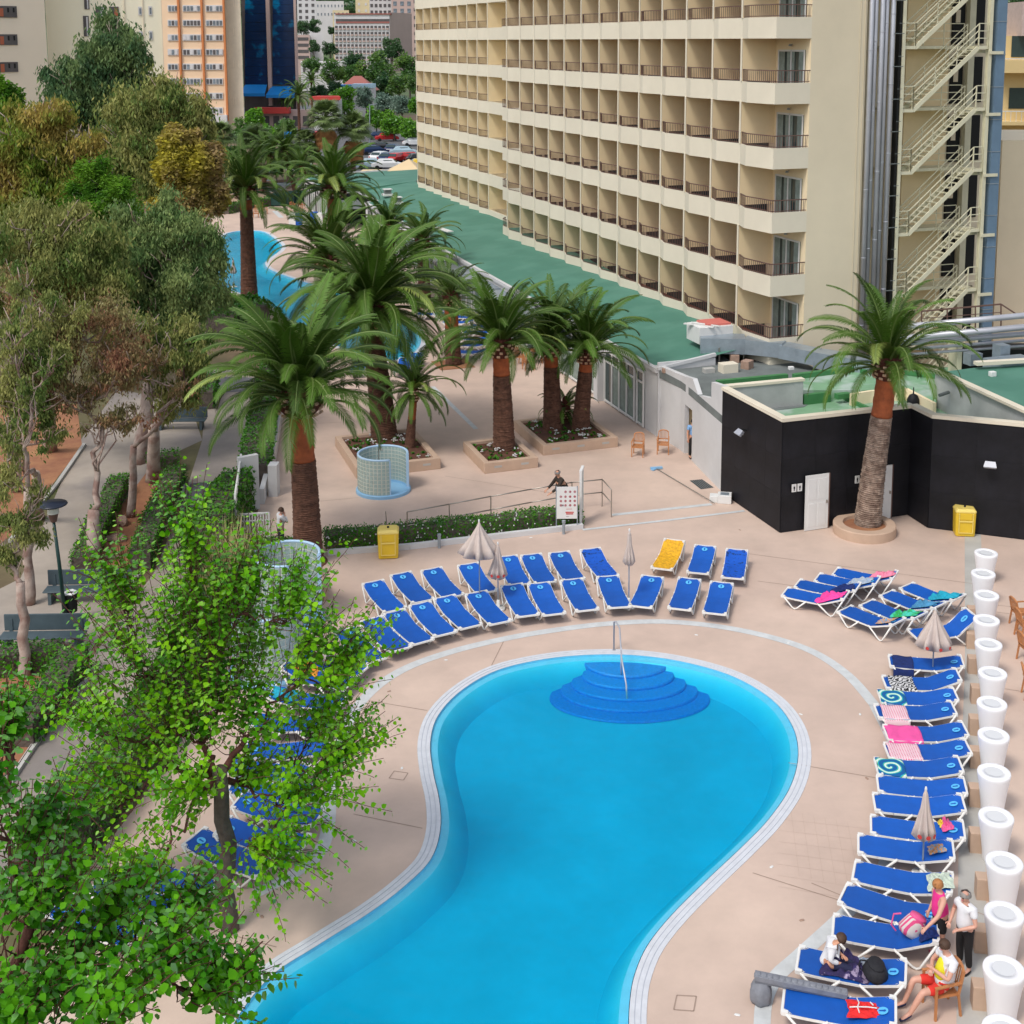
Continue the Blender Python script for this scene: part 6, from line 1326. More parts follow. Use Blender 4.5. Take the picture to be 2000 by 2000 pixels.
tree(G(365, 600), CL(72, (365, 285, 45, 35), (340, 350, 50, 55), (400, 340, 40, 45), (350, 410, 45, 35), (405, 400, 40, 35), (380, 370, 50, 40)), 38000, 'leaf_ochre', .30, 'yellow ochre tree with a bright yellow top left of the tall palm', bark='bark_dark', seed=13, tr=.3, fork=.4)
tree(G(60, 700), CL(60, (60, 250, 75, 50), (25, 310, 80, 60), (120, 320, 70, 55), (95, 220, 50, 30), (160, 290, 40, 50), (60, 390, 90, 60)), 70000, 'leaf_olive', .30, 'olive and rust tinted tree filling the upper left edge', seed=14, hang=True, tr=.4, fork=.45)
tree(G(-20, 640), CL(66, (5, 215, 32, 45), (-5, 190, 25, 30)), 9000, 'leaf_pine', .24, 'dark green pine crown cut by the upper left edge', bark='bark_dark', seed=15, name='pine_tree')
tree(G(200, 760), CL(57, (195, 350, 40, 42), (205, 405, 55, 45), (165, 390, 40, 35), (230, 370, 30, 35)), 42000, 'leaf_pine', .20, 'bright green dense pine in the middle of the park trees', bark='bark_dark', seed=16, name='pine_tree', aspect=.16)
tree(G(100, 880), CL(49, (100, 440, 80, 60), (40, 480, 75, 70), (150, 500, 80, 60), (90, 540, 95, 60), (20, 570, 60, 50), (190, 560, 60, 55)), 80000, 'leaf_euc', .24, 'large eucalyptus in front of the bright pine, pale limbs showing', seed=17, hang=True, name=E_, tr=.3, fork=.45)
tree(G(270, 905), CL(53, (300, 430, 60, 50), (380, 460, 60, 45), (260, 500, 70, 55), (350, 520, 80, 60), (410, 500, 45, 55), (300, 590, 85, 55), (390, 590, 55, 50)), 90000, 'leaf_euc_blue', .24, 'grey green eucalyptus overhanging the far pool', seed=18, hang=True, name=E_, tr=.32, fork=.5)
tree(G(298, 940), CL(46, (300, 690, 80, 55), (240, 700, 55, 50), (350, 680, 60, 50), (380, 730, 40, 60), (250, 640, 70, 40), (330, 770, 55, 40)), 33000, 'leaf_euc', .22, 'leaning eucalyptus over the park path, drooping leaves', bark='bark_pale', seed=19, hang=True, name=E_, tr=.3, fork=.45)
tree(G(180, 1110), CL(42, (180, 620, 70, 50), (130, 680, 60, 55), (210, 730, 55, 60), (150, 770, 50, 40), (260, 820, 40, 30), (200, 820, 45, 35), (110, 740, 50, 40), (250, 700, 60, 50)), 17000, 'leaf_red', .17, 'reddish twiggy eucalyptus with a smooth grey trunk in the island bed', seed=20, hang=True, name=E_, tr=.27, fork=.3)
tree(G(75, 1010), CL(41, (40, 640, 70, 50), (90, 700, 60, 60), (20, 740, 50, 55), (70, 790, 60, 40), (20, 850, 35, 50), (110, 610, 50, 40), (100, 850, 45, 35), (25, 780, 40, 50)), 25000, 'leaf_euc', .18, 'pale limbed eucalyptus at the left edge above the bare earth', seed=21, hang=True, name=E_, tr=.22, fork=.35)
tree(G(48, 1325), CL(33.5, (20, 930, 45, 45), (40, 1010, 50, 40), (15, 1080, 40, 30), (60, 1040, 40, 30), (75, 960, 30, 30), (15, 850, 30, 40)), 7000, 'leaf_euc', .15, 'thin eucalyptus with a pinkish trunk rising beside the lower bench', seed=22, hang=True, name=E_, tr=.17, fork=.55)
tree(G(30, 960), CL(46, (30, 560, 40, 60), (60, 620, 40, 50)), 9000, 'leaf_red', .17, 'bare looking reddish shrub tree between the left eucalypts', seed=23, hang=True, tr=.16, fork=.3)
# low shrub by the tall reeds near the screens
def reeds(base, n, h, label, seed=3):
    t = thing('reed_clump', label, 'ornamental grass', base); r = random.Random(seed); m = MB()
    for i in range(n):
        a = r.uniform(0, 6.28); q = r.uniform(0, .5); b = Vector((math.cos(a)*q, math.sin(a)*q, 0)); l = h*r.uniform(.6, 1.1); d = Vector((math.cos(a)*.35*r.random(), math.sin(a)*.35*r.random(), 1)); w = Vector((-math.sin(a), math.cos(a), 0))*.012; m.add([b-w, b+w, b+d*l*.6+w, b+d*l*.6-w, b+d*l+Vector((math.cos(a)*.2, math.sin(a)*.2, -.1))], [(0, 1, 2, 3), (3, 2, 4)])
    m.build('blades', 'reed', t, kind='stuff')
mat('reed', (.34, .30, .12), .8, .3, 4)
reeds(G(445, 1220), 700, 3.0, 'tall straw coloured reed clump behind the mulberry top')
# ------------------------------------------------------------------ the mulberries: forked limbs, long shoots with big leaves along them
def leaf_shape(m, p, a, n, l, w=.42, fold=.25):
    """a broad pointed leaf: p base, a direction, n normal"""
    b = n.cross(a).normalized(); q = [p, p+a*l*.25+b*l*w, p+a*l*.62+b*l*w*.85-n*l*.04, p+a*l-n*l*.12, p+a*l*.62-b*l*w*.85-n*l*.04, p+a*l*.25-b*l*w, p+a*l*.5-n*l*fold*.3]
    m.add(q, [(0, 1, 6), (1, 2, 6), (2, 3, 6), (3, 4, 6), (4, 5, 6), (5, 0, 6)])
def mulberry(base, fork_z, clumps, nshoot, leaf_l, label, mt, seed, tr=.2, shoot=1.5, name='mulberry_tree', lim=None, up=.8, tw=2, inst_n=300, step=.085, gap=None):
    base = Vector(base); rng = np.random.default_rng(seed); r = random.Random(seed); t = thing(name, label, 'tree', base, 0, 'mulberry trees over the pool deck'); fk = fork_z - base
    m = MB(); limb(m, (0, 0, -.05), fk, tr*1.1, tr*.85, rng, .04, 8); m.build('trunk', 'bark_dark', t, smooth=True)
    lm = MB(); sm = MB(); leaves = []
    C_ = [(Vector(c)-base, rr) for c, rr in clumps]; cen = sum((c for c, _ in C_), Vector())/len(C_)
    nodes = [(fk+Vector((0, 0, -.15)), tr*.75)]
    for ci, (c, rr) in enumerate(sorted(C_, key=lambda q: (q[0]-fk).length)):
        e = c+Vector((0, 0, -rr[2]*.35)); pn = nodes[0] if ci < 5 else min(nodes[1:], key=lambda q: (q[0]-e).length+.15*(q[0]-fk).length); r_ = max(tr*.14, pn[1]*.72)
        P = limb(lm, pn[0], e, r_, r_*.5, rng, .18, 7); nodes += [(P[4], r_*.8), (e, r_*.5)]
        for k in range(nshoot):
            d = Vector(rng.normal(size=3)).normalized(); s0 = c+Vector((d.x*rr[0], d.y*rr[1], d.z*rr[2]*.8))*r.uniform(.1, 1.0)
            if k % 3 == 0: limb(lm, P[4+k % 4], s0, tr*.06, tr*.03, rng, .15, 4)
            out = (s0-fk).normalized(); dr = (out*.9+Vector((0, 0, up))+Vector(rng.normal(size=3))*.35).normalized(); Ls = shoot*r.uniform(.5, 1.15); n = int(Ls/step); p = s0.copy(); pts = [p.copy()]
            for i in range(n):
                dr = (dr+Vector(rng.normal(size=3))*.05+Vector((0, 0, -.012))).normalized(); p = p+dr*step; pts.append(p.copy())
                az = i*2.4+k; sd = (dr.cross(Vector((math.cos(az), math.sin(az), .3)))).normalized(); ld = (sd*.9+dr*.35+Vector((0, 0, -.35))).normalized(); nn = (Vector((0, 0, 1))*.75+Vector(rng.normal(size=3))*.35); nn = (nn-ld*nn.dot(ld)).normalized()
                leaves.append((p+sd*.03, ld, nn, leaf_l*r.uniform(.6, 1.15)*(1-.45*(i/max(1, n))**3)))
            sm.tube(pts[::4]+[pts[-1]], .0065, 3, cap=False)
    lm.build('limb', 'bark_red', t, smooth=True); sm.build('shoot', 'bark_red', t, kind='stuff')
    cam0 = Vector((0, 0, H)); leaves.sort(key=lambda q: -(q[3]/((q[0]+base)-cam0).length))
    u0 = MB(); leaf_shape(u0, Vector((0, 0, 0)), Vector((1, 0, 0)), Vector((0, 0, 1)), 1.0); me = u0.mesh('leaf', mt)
    def mx(p, a, n, l): y = n.cross(a).normalized(); return Matrix((a*l, y*l, n*l)).transposed().to_4x4()
    for p, a, n, l in leaves[:inst_n]:
        o = inst(me, 'leaf', t, p); q = mx(p, a, n, 1); o.rotation_euler = q.to_euler(); o.scale = (l, l, l)
    big = MB()
    A = leaves[inst_n:]; big.v = []; V0 = np.array(u0.v); Fs = []; 
    Pm = np.array([q[0][:] for q in A]); Aa = np.array([q[1][:] for q in A]); Nn = np.array([q[2][:] for q in A]); Ll = np.array([q[3] for q in A]); B = np.cross(Nn, Aa)
    V = Pm[:, None, :]+(V0[None, :, 0, None]*Aa[:, None, :]+V0[None, :, 1, None]*B[:, None, :]+V0[None, :, 2, None]*Nn[:, None, :])*Ll[:, None, None]
    nf = np.array(u0.f); Fc = (np.arange(len(A))[:, None, None]*len(V0)+nf[None]).reshape(-1); nfc = len(Fc)//3
    me2 = bpy.data.meshes.new('foliage'); me2.vertices.add(V.shape[0]*V.shape[1]); me2.vertices.foreach_set('co', V.astype(np.float32).ravel()); me2.loops.add(len(Fc)); me2.loops.foreach_set('vertex_index', Fc.astype(np.int32)); me2.polygons.add(nfc); me2.polygons.foreach_set('loop_start', np.arange(0, 3*nfc, 3, dtype=np.int32)); me2.polygons.foreach_set('loop_total', np.full(nfc, 3, dtype=np.int32)); me2.materials.append(MATS[mt]); me2.update(calc_edges=True)
    o = bpy.data.objects.new('foliage', me2); S.collection.objects.link(o); o.parent = t; o['kind'] = 'stuff'; return t
mb_ = G(450, 1815)
mulberry(mb_, D(428, 1500, mb_.y), CL(23.5, (380, 1180, 70, 90), (270, 1300, 80, 70), (480, 1280, 80, 70, .8), (590, 1300, 60, 60), (210, 1420, 90, 60, -.8), (330, 1400, 80, 60), (480, 1420, 80, 60), (600, 1430, 60, 50, .6), (560, 1560, 70, 50, -.5), (380, 1540, 60, 50, -.8), (230, 1560, 80, 60), (640, 1490, 40, 40), (300, 1690, 60, 45, -.8), (500, 1650, 50, 35, -.9), (370, 1080, 40, 60), (420, 1250, 70, 60), (330, 1480, 70, 50), (560, 1200, 60, 50), (250, 1180, 50, 50), (650, 1330, 40, 30), (425, 1370, 60, 50), (350, 1290, 60, 50), (470, 1520, 45, 40), (395, 1440, 50, 40), (470, 1180, 50, 60)), 44, .14, 'mulberry tree with a dark forked trunk standing among the left loungers', 'leaf_mulberry', 41, tr=.17, shoot=1.5, step=.075)
nb = Vector((-9.2, 14.6, 0))
mulberry(nb, Vector((-8.0, 14.8, 4.2)), CL(15.5, (60, 1780, 110, 80), (200, 1800, 90, 70, .8), (120, 1900, 110, 80), (300, 1880, 90, 60), (60, 1640, 80, 60, 1.), (190, 1960, 120, 60, -.8), (400, 1930, 70, 45), (340, 1800, 55, 40, 1.), (10, 1440, 40, 50, 1.5), (-40, 1560, 60, 60), (20, 1985, 80, 50, -.8)), 60, .155, 'nearest tree crown of large dark green leaves filling the lower left corner', 'leaf_near', 42, tr=.24, shoot=.85, up=.45, step=.07)

# pale bare limbed gums whose trunks rise in front of the left crowns
tree(G(58, 1180), CL(37.5, (30, 560, 35, 40), (70, 620, 30, 35), (15, 680, 30, 35), (110, 700, 30, 30), (60, 760, 30, 30)), 4200, 'leaf_euc', .16, 'slender gum with long pale bare limbs in front of the left edge crowns', seed=51, hang=True, name=E_, tr=.17, fork=.45)
tree(G(255, 1010), CL(44, (250, 640, 35, 35), (310, 700, 30, 30), (200, 690, 30, 30), (350, 750, 30, 25)), 4200, 'leaf_red', .16, 'slender pinkish gum with bare limbs beside the island bed', seed=52, hang=True, name=E_, tr=.17, fork=.45)
# ------------------------------------------------------------------ town beyond: hill, buildings, road, car park
def hill_z(x, y):
    f = max(0, min(1, (y-340)/230)); g = max(0, min(1, (y-600)/330)); return 4*f*f*(3-2*f)+44*g*g*(3-2*g)+(6*math.sin(x*.012+1)*g)+max(0, y-900)*.03
mat('hill', (.06, .10, .035), .95, .4, .03, col2=(.13, .13, .07), c2scale=.02)
m = MB(); nx, ny = 60, 40; xs = [-900+1900*i/nx for i in range(nx+1)]; ys = [338+2200*(j/ny)**1.5 for j in range(ny+1)]
m.add([(x, y, hill_z(x, y)-.3) for y in ys for x in xs], [(j*(nx+1)+i, j*(nx+1)+i+1, (j+1)*(nx+1)+i+1, (j+1)*(nx+1)+i) for j in range(ny) for i in range(nx)]); struct(m, 'hill', 'hill', smooth=True)
def wall_between(u0, u1, v_top, v_bot, Y, Y2=None):
    """a vertical wall: origin at its left foot, x along it"""
    a = D(u0, v_bot, Y); b = D(u1, v_bot, Y2 or Y); zt = D(u0, v_top, Y).z; return a, b, zt
def block(name, label, cat, u0, u1, v_top, v_bot, Y, depth, mt, Y2=None, group=None):
    a, b, zt = wall_between(u0, u1, v_top, v_bot, Y, Y2); d = Vector((b.x-a.x, b.y-a.y, 0)); rz = math.atan2(d.y, d.x); zb = 0 if Y < 340 else hill_z(a.x, a.y)-2
    t = thing(name, label, cat, (a.x, a.y, min(zb, a.z)), rz, group); W_ = d.length; h = zt-min(zb, a.z)
    c_, s__ = math.cos(rz), math.sin(rz)
    def bk(p): r__ = Vector((p.x, p.y, 0)).normalized()*depth; return (r__.x*c_+r__.y*s__, -r__.x*s__+r__.y*c_)
    ba, bb_ = bk(a), bk(b); m = MB(); m.prism([(0, 0), (W_, 0), (W_+bb_[0]-.3, bb_[1]), (ba[0], ba[1])], 0, h, bottom=True); m.build('wall', mt, t); t['w'] = W_; t['h'] = h
    return t, W_, h, (lambda u, v: ((lambda p: ((p.x-a.x)*math.cos(rz)+(p.y-a.y)*math.sin(rz), p.z-min(zb, a.z)))(D(u, v, a.y+(b.y-a.y)*(u-u0)/(u1-u0)))))
mat('tower_cream', (.90, .83, .64), .8, .04, .1); mat('tower_pink', (.84, .72, .57), .8, .05, .1); mat('apt_orange', (.84, .60, .40), .8, .05, .2); mat('apt_pillar', (.60, .21, .07), .8); mat('apt_beige', (.74, .64, .50), .85, .12, .3)
mat('recess_dark', (.09, .08, .08), .6, .3, .5); mat('glass_blue', (.003, .024, .085), .12, .5, .08, col2=(.0, .14, .30), c2scale=.35, c2pos=(.56, .66), spec=.25); mat('awning_blue', (.0, .22, .62), .6, .05, .2); mat('pane_mix', (.16, .19, .22), .25, .7, .6); mat('far_white', (.62, .60, .60), .85, .08, .1); mat('far_pink', (.52, .38, .34), .85, .08, .1); mat('far_red', (.34, .12, .10), .8); mat('far_yellow', (.66, .55, .34), .85, .08, .1); mat('rust_wall', (.42, .12, .06), .8)  # glass_blue: cyan reflections painted into the dark glass as noise patches
# cream tower, two faces
t, W_, h, q = block('cream_tower', 'cream high rise with small windows behind the left trees, its lighter broad face', 'tower block', 98, 322, -260, 190, 130, 16, 'tower_cream', 134)
def rect(q, u0, v0, u1, v1, y0, y1, mt, nm, parent):
    vm = (v0+v1)/2 if v1-v0 < 90 else 110; a, _ = q(u0, vm); b, _ = q(u1, vm); _, za = q(u0, v1); _, zb = q(u1, v0); m = MB(); m.bb((a, y0, za), (b, y1, zb)); return m.build(nm, mt, parent)
for (u0, v0, u1, v1) in ((163, -60, 173, 18), (163, 31, 174, 71), (163, 84, 174, 125), (187, 13, 205, 32), (213, 13, 232, 32), (190, 63, 207, 81), (216, 63, 236, 81), (270, 13, 277, 30), (290, 12, 297, 30), (272, 61, 279, 77), (291, 60, 298, 78), (273, 109, 280, 124), (293, 107, 299, 123), (187, -40, 205, -20), (213, -40, 240, -20), (270, -38, 277, -22)):
    w = rect(q, u0, v0, u1, v1, -.08, -.02, 'recess_dark' if u1-u0 > 9 else 'far_white', 'window', t)
    if u1-u0 <= 9: rect(q, u0+2.2, v0+3, u1-1.5, v1-3, -.11, -.085, 'pane_mix', 'pane', w)
    else: rect(q, u0+(u1-u0)*.55, v0+2, u1-2, v1-1, -.11, -.085, 'rust_wall' if (u0 == 213 and v0 == 13) else 'far_white', 'shutter', w)
for u in (247, 283, 319): rect(q, u-.8, -260, u+.8, 190, -.10, -.0, 'apt_beige', 'pilaster', t)
t, W_, h, q = block('cream_tower_wing', 'darker pinkish wing of the cream tower with open balconies at the left edge', 'tower block', -90, 97.5, -260, 200, 119, 16, 'tower_pink', 126)
for v0 in (-42, 12, 67, 121, 175):
    for u0, u1 in ((-60, 35),):
        w = rect(q, u0, v0, u1, v0+21, -.10, -.02, 'recess_dark', 'balcony_opening', t); rect(q, 1, v0+4, 8, v0+20, -.14, -.105, 'rust_wall', 'shutter', w); rect(q, 16, v0+3, 19, v0+12, -.14, -.105, 'void_black', 'pane', w); rect(q, 27, v0+3, 30, v0+12, -.14, -.105, 'void_black', 'pane', w)
# orange apartment block
t, W_, h, q = block('orange_apartments', 'orange apartment block with window bands between rust pillars', 'apartment block', 325, 446, -150, 236, 246, 14, 'apt_orange')
r = random.Random(5)
for k in range(11):
    v0 = 10+28.5*(k-3)
    for (u0, u1) in ((328, 349), (357, 393), (402, 436)):
        if u1 < 350 and v0 > 190: continue
        w = rect(q, u0, v0, u1, v0+12.5, -.18, -.02, 'far_white', 'window', t); n = 3 if u1 < 350 else 5
        for j in range(n): rect(q, u0+1+(u1-u0-2)*(j+.12)/n, v0+2, u0+1+(u1-u0-2)*(j+.86)/n, v0+11, -.24, -.185, ('recess_dark', 'pane_mix', 'pane_mix', 'far_white', 'recess_dark')[r.randrange(5)], 'pane', w)
for u in (353, 398, 441): rect(q, u-1.8, -150, u+1.8, 236, -.5, -.0, 'apt_pillar', 'pillar', t)
rect(q, 300, 224, 446, 244, -1.2, -.0, 'far_white', 'ground_floor', t); rect(q, 396, 228, 404, 238, -1.3, -1.21, 'pane_mix', 'shop_window', t)
t2, W_, h, q = block('beige_end_wall', 'blank stained beige end wall between the orange flats and the blue tower', 'building', 446.5, 477, -150, 232, 248, 12, 'apt_beige')
for u in (456, 460, 466): 
    for v in (-60, 0, 55, 118, 190): rect(q, u, v, u+.8, v+14, -.06, -.01, 'tower_pink', 'stain_strip', t2)
# blue glass tower
t, W_, h, q = block('glass_tower', 'dark blue glass tower split by a pale fin, bright blue awning at its foot', 'office tower', 478, 582, -250, 222, 268, 20, 'recess_dark')
for i, (ua, ub) in enumerate(((479, 523), (533, 580))):
    for k in range(24): rect(q, ua, -250+17.3*k, ub, -250+17.3*(k+1)-.5, -.3, -.02, 'glass_blue', 'glass_panel', t)
rect(q, 524, -250, 531, 206, -1.0, -.02, 'far_pink', 'fin', t); rect(q, 577.5, -250, 582, 215, -.8, -.02, 'far_pink', 'fin', t)
for ua, ub, d_ in ((480, 527, 0), (531, 584, 3)):
    a, za = q(ua, 165+d_); b, zb = q(ub, 192+d_); m = MB(); m.add([(a, -.35, za), (b-.4, -.35, za), (b, -4.5, zb+1.2), (a-.3, -4.5, zb+1.2), (a-.3, -4.5, zb+.6), (b, -4.5, zb+.6)], [(0, 3, 2, 1), (3, 4, 5, 2)]); m.build('awning', 'awning_blue', t)
# shops, vans and people-sized clutter at the tower foot
sh = thing('shop_front', 'low red canopied shop front on the street below the blue tower', 'shop', D(520, 215, 262)); z_ = sh.location.z
m = MB(); m.bb((-3, 0, -z_), (10, 4, 0)); m.build('wall', 'far_pink', sh); m = MB(); m.bb((-2, -2, -.6), (5, 0, .6)); m.build('canopy', 'red_print', sh); m = MB()
for i in range(6): m.bb((-2.6+i*2, -.1, -z_+.3), (-1.4+i*2, -.02, -1.2))
m.build('shop_window', 'recess_dark', sh)
sh = thing('shop_front', 'small white kiosk with a red roof right of the blue tower', 'shop', D(612, 195, 255)); z_ = sh.location.z
m = MB(); m.bb((0, 0, -z_), (5, 4, 0)); m.build('wall', 'far_white', sh); m = MB(); m.prism([(-.5, -1), (5.5, -1), (4.5, 3), (.5, 3)], 0, .7); m.build('roof', 'red_print', sh)
# pale hotel with arched windows
def grid_block(name, label, u0, u1, vt, vb, Y, mt, rows, cols, wm, ww=.62, wh=.6, depth=14, cat='building', balc=None, top=.04):
    t, W_, h, q = block(name, label, cat, u0, u1, vt, vb, Y, depth, mt, group='pale buildings on the far hill')
    zt = h; zb = q(u0, vb)[1]; hh = (zt-zb)*(1-top)/rows; m = MB(); m.bb((-.5*ww*W_/cols, -.12, -.5*wh*hh), (.5*ww*W_/cols, -.02, .5*wh*hh)); me = m.mesh('window', wm)
    if balc: m = MB(); m.bb((-.5*ww*W_/cols, -.5, -.5*wh*hh), (.5*ww*W_/cols, -.13, -.5*wh*hh+.35*wh*hh)); bme = m.mesh('balcony', balc)
    for j in range(rows):
        for i in range(cols):
            o = inst(me, 'window', t, (W_*(i+.5)/cols, 0, zt-(zt-zb)*top-hh*(j+.5)))
            if balc: inst(bme, 'balcony', o)
    return t, W_, h, q
t, W_, h, q = grid_block('arcaded_hotel', 'white hillside hotel with rows of arched balconies and a red top band', 655, 762, 48, 132, 590, 'far_white', 7, 14, 'recess_dark', .66, .62, balc='far_pink', top=0)
a, za = q(655, 27); m = MB(); m.bb((0, 0, h-.01), (W_, 14, za)); m.build('top_storey', 'far_white', t); rect(q, 656, 37, 761, 42, -.2, -.01, 'recess_dark', 'window', t); rect(q, 656, 42, 761, 45.5, -.25, -.01, 'far_red', 'red_band', t); rect(q, 655, 26, 763, 28.5, -.5, 14.2, 'far_red', 'roof_edge', t)
m = MB()
for i in range(14):
    for j in (0, 4, 5): x = W_*(i+.5)/14; z = h-(h-q(655, 132)[1])/7*(j+.12); m.lathe([(0, 0), (W_/14*.3, 0)], 10, (0, 0, 0), a0=0, a1=math.pi); v = m.v[-22:]; m.v[-22:] = [(x+p[0], -.13, z-.9+p[1]) for p in v]
m.build('arch', 'recess_dark', t)
block('pink_side_wall', 'blank pinkish side wall attached right of the arcaded hotel', 'building', 762.5, 806, 24, 130, 592, 20, 'far_pink', 620, 'pale buildings on the far hill')
grid_block('hill_building', 'tall brownish building with balconies directly left of the hotel end', 806, 824, -60, 150, 480, 'far_pink', 13, 1, 'recess_dark', .55, .4)
grid_block('hill_building', 'white block with pairs of dark windows at the top beside the blue tower', 581, 618, -60, 40, 640, 'far_white', 8, 3, 'recess_dark', .45, .5)
grid_block('hill_building', 'long low white terrace block on the hilltop left of centre', 618, 672, 2, 36, 700, 'far_white', 2, 8, 'pane_mix', .3, .3)
grid_block('hill_building', 'pale yellow block on the hilltop', 695, 722, -40, 40, 690, 'far_yellow', 6, 2, 'far_white', .3, .4)
grid_block('hill_building', 'grey white balconied block above the arcaded hotel', 722, 765, -50, 30, 680, 'far_white', 6, 5, 'recess_dark', .6, .5)
grid_block('hill_building', 'blue grey and pink block at the top right beside the hotel', 765, 806, -60, 28, 660, 'far_pink', 6, 3, 'pane_mix', .5, .6)
grid_block('hill_building', 'small brick coloured balconied house right of the blue tower', 580, 606, 68, 118, 520, 'far_pink', 4, 1, 'recess_dark', .8, .5)
grid_block('hill_building', 'white gabled house wall behind the dark trees right of the blue tower', 606, 632, 64, 118, 525, 'far_white', 1, 1, 'far_white', .1, .1)
grid_block('hill_building', 'long single storey white villa with a red roof edge in front of the arcaded hotel', 588, 690, 121, 148, 430, 'far_white', 1, 8, 'recess_dark', .35, .5, balc=None)
grid_block('hill_building', 'cream low house half hidden under the hill trees', 650, 682, 20, 45, 640, 'far_yellow', 2, 4, 'pane_mix', .4, .4)
t = thing('red_roof_hut', 'dark red pyramid roofed hut among the green trees', 'hut', D(699, 176, 330)); z_ = t.location.z; m = MB(); m.bb((-4, -3, -z_), (4, 3, 0)); m.build('wall', 'far_white', t); m = MB(); m.add([(-5, -4, 0), (5, -4, 0), (5, 4, 0), (-5, 4, 0), (-1, 0, 3.6), (1, 0, 3.6)], [(0, 1, 5, 4), (1, 2, 5), (2, 3, 4, 5), (3, 0, 4)]); m.build('roof', 'far_red', t)
t = thing('pool_cover_roof', 'low pale blue and white awning strip among the trees beyond the road', 'awning', D(655, 168, 300)); z_ = t.location.z; m = MB(); m.bb((0, -2, -.4), (4, 3, .3)); m.build('blue_roof', 'awning_blue', t); m = MB(); m.bb((4, -2, -.4), (9, 3, .5)); m.build('pale_roof', 'sling_mark_pale', t); m = MB(); m.bb((0, -1.9, -z_), (9, 2.8, -.45)); m.build('wall', 'far_white', t)
# background trees
BGM = {}
def bg_tree(u, v, Y, rp, label, mt='leaf_bg', name='tree', hp=None, n=3200, leaf=None):
    c = D(u, v, Y); s_ = Y/F; r_ = rp*s_; rh = (hp or rp)*s_; zb = 0 if Y < 340 else hill_z(c.x, c.y)-.5; zb = min(zb, c.z-rh*.8); rng = np.random.default_rng(int(u*7+v)); t = thing(name, label, 'tree', (c.x, c.y, zb), 0, 'trees in the town beyond')
    m = MB(); m.tube([(0, 0, 0), (0, 0, c.z-zb)], [r_*.07, r_*.03], 6)
    for k in range(5): a = k*1.3; m.tube([(0, 0, (c.z-zb)*.6), (math.cos(a)*r_*.5, math.sin(a)*r_*.5, c.z-zb+rh*.2)], [r_*.03, r_*.012], 5)
    m.build('trunk', 'bark_dark', t); sub = []; sr = []
    for k in range(26):
        d = rng.normal(size=3); d /= np.linalg.norm(d); sub.append(np.array([0, 0, c.z-zb])+d*np.array([r_, r_, rh])*rng.uniform(.3, .85)); sr.append(np.array([r_, r_, rh])*rng.uniform(.18, .36))
    quads_object('crown', leaf_cloud(rng, sub, sr, n, leaf or max(.35, r_*.12), .1, .45, False, .3), mt, t)
bgt = [(612, 128, 420, 20, 'leaf_bg', 'green tree below the white villa'), (648, 140, 400, 26, 'leaf_bg', 'broad green tree left of centre below the arcaded hotel'), (690, 120, 430, 22, 'leaf_bg_dark', 'dark tree right in front of the arcaded hotel arches'), (690, 145, 400, 28, 'leaf_bg', 'green tree behind the red roofed hut'), (735, 140, 400, 38, 'leaf_bg', 'large olive green tree in the hill green'), (748, 168, 380, 32, 'leaf_bg_dark', 'very dark dense tree at the heart of the hill green'), (765, 96, 470, 24, 'leaf_bg_dark', 'dark pine before the pinkish wall'), (740, 112, 450, 20, 'leaf_bg_dark', 'smaller dark pine left of the other dark pine'), (800, 130, 390, 30, 'leaf_bg', 'green tree against the hotel end, upper'), (812, 160, 370, 26, 'leaf_bg', 'green tree against the hotel end, lower'), (780, 165, 375, 28, 'leaf_bg', 'mid green tree right of the darkest one'), (592, 52, 560, 16, 'leaf_bg_dark', 'dark tree right of the blue tower top'), (615, 50, 565, 15, 'leaf_bg_dark', 'dark hill tree, second right of the blue tower'), (612, 90, 500, 14, 'leaf_bg_dark', 'dark tree in front of the white gable'), (645, 95, 520, 17, 'leaf_bg_dark', 'round dark tree left of the arcaded hotel'), (650, 60, 600, 10, 'leaf_bg_dark', 'small dark tree above the round one'), (683, 22, 690, 9, 'leaf_bg_dark', 'small dark tree on the hilltop by the yellow block'),
 (625, 180, 300, 18, 'leaf_bg_dark', 'dark shrubby tree by the kiosk'), (655, 178, 290, 20, 'leaf_bg_dark', 'dark palm like shrub behind the bright tree'), (672, 195, 262, 30, 'leaf_bg_bright', 'bright green tree behind the fan palms'), (715, 190, 270, 22, 'leaf_bg_grey', 'grey feathery shrub left of the silver tree'), (752, 205, 255, 26, 'leaf_bg_grey', 'silver green tree, left part beside the hotel'), (785, 205, 250, 24, 'leaf_bg_grey', 'silver green tree nearest the hotel'), (735, 228, 232, 24, 'leaf_bg_bright', 'bright green tree right of the fan palms'), (770, 238, 225, 30, 'leaf_bg_bright', 'bright green tree over the parked cars'), (800, 250, 215, 22, 'leaf_bg_bright', 'yellow green tree against the hotel end by the cars'), (815, 205, 240, 22, 'leaf_bg_bright', 'bright green tree squeezed against the hotel end'), (495, 228, 215, 24, 'leaf_bg_bright', 'bright green tree at the end of the orange flats'), (478, 262, 195, 30, 'leaf_bg', 'green tree behind the very tall palm'), (555, 255, 205, 22, 'leaf_bg', 'green bush beside the far road'), (520, 262, 190, 22, 'leaf_bg_bright', 'light green tree between the far palms'), (610, 300, 165, 20, 'leaf_bg', 'green tree behind the pavilion palm'), (445, 300, 150, 24, 'leaf_bg', 'green tree between ochre tree and tall palm'), (585, 320, 155, 18, 'leaf_bg_dark', 'dark tree behind the promenade palms'), (540, 325, 150, 18, 'leaf_bg', 'green crown behind the promenade wall')]
for u, v, Y, rp, mt, lab in bgt: bg_tree(u, v, Y, rp, lab, mt)
m_ = []
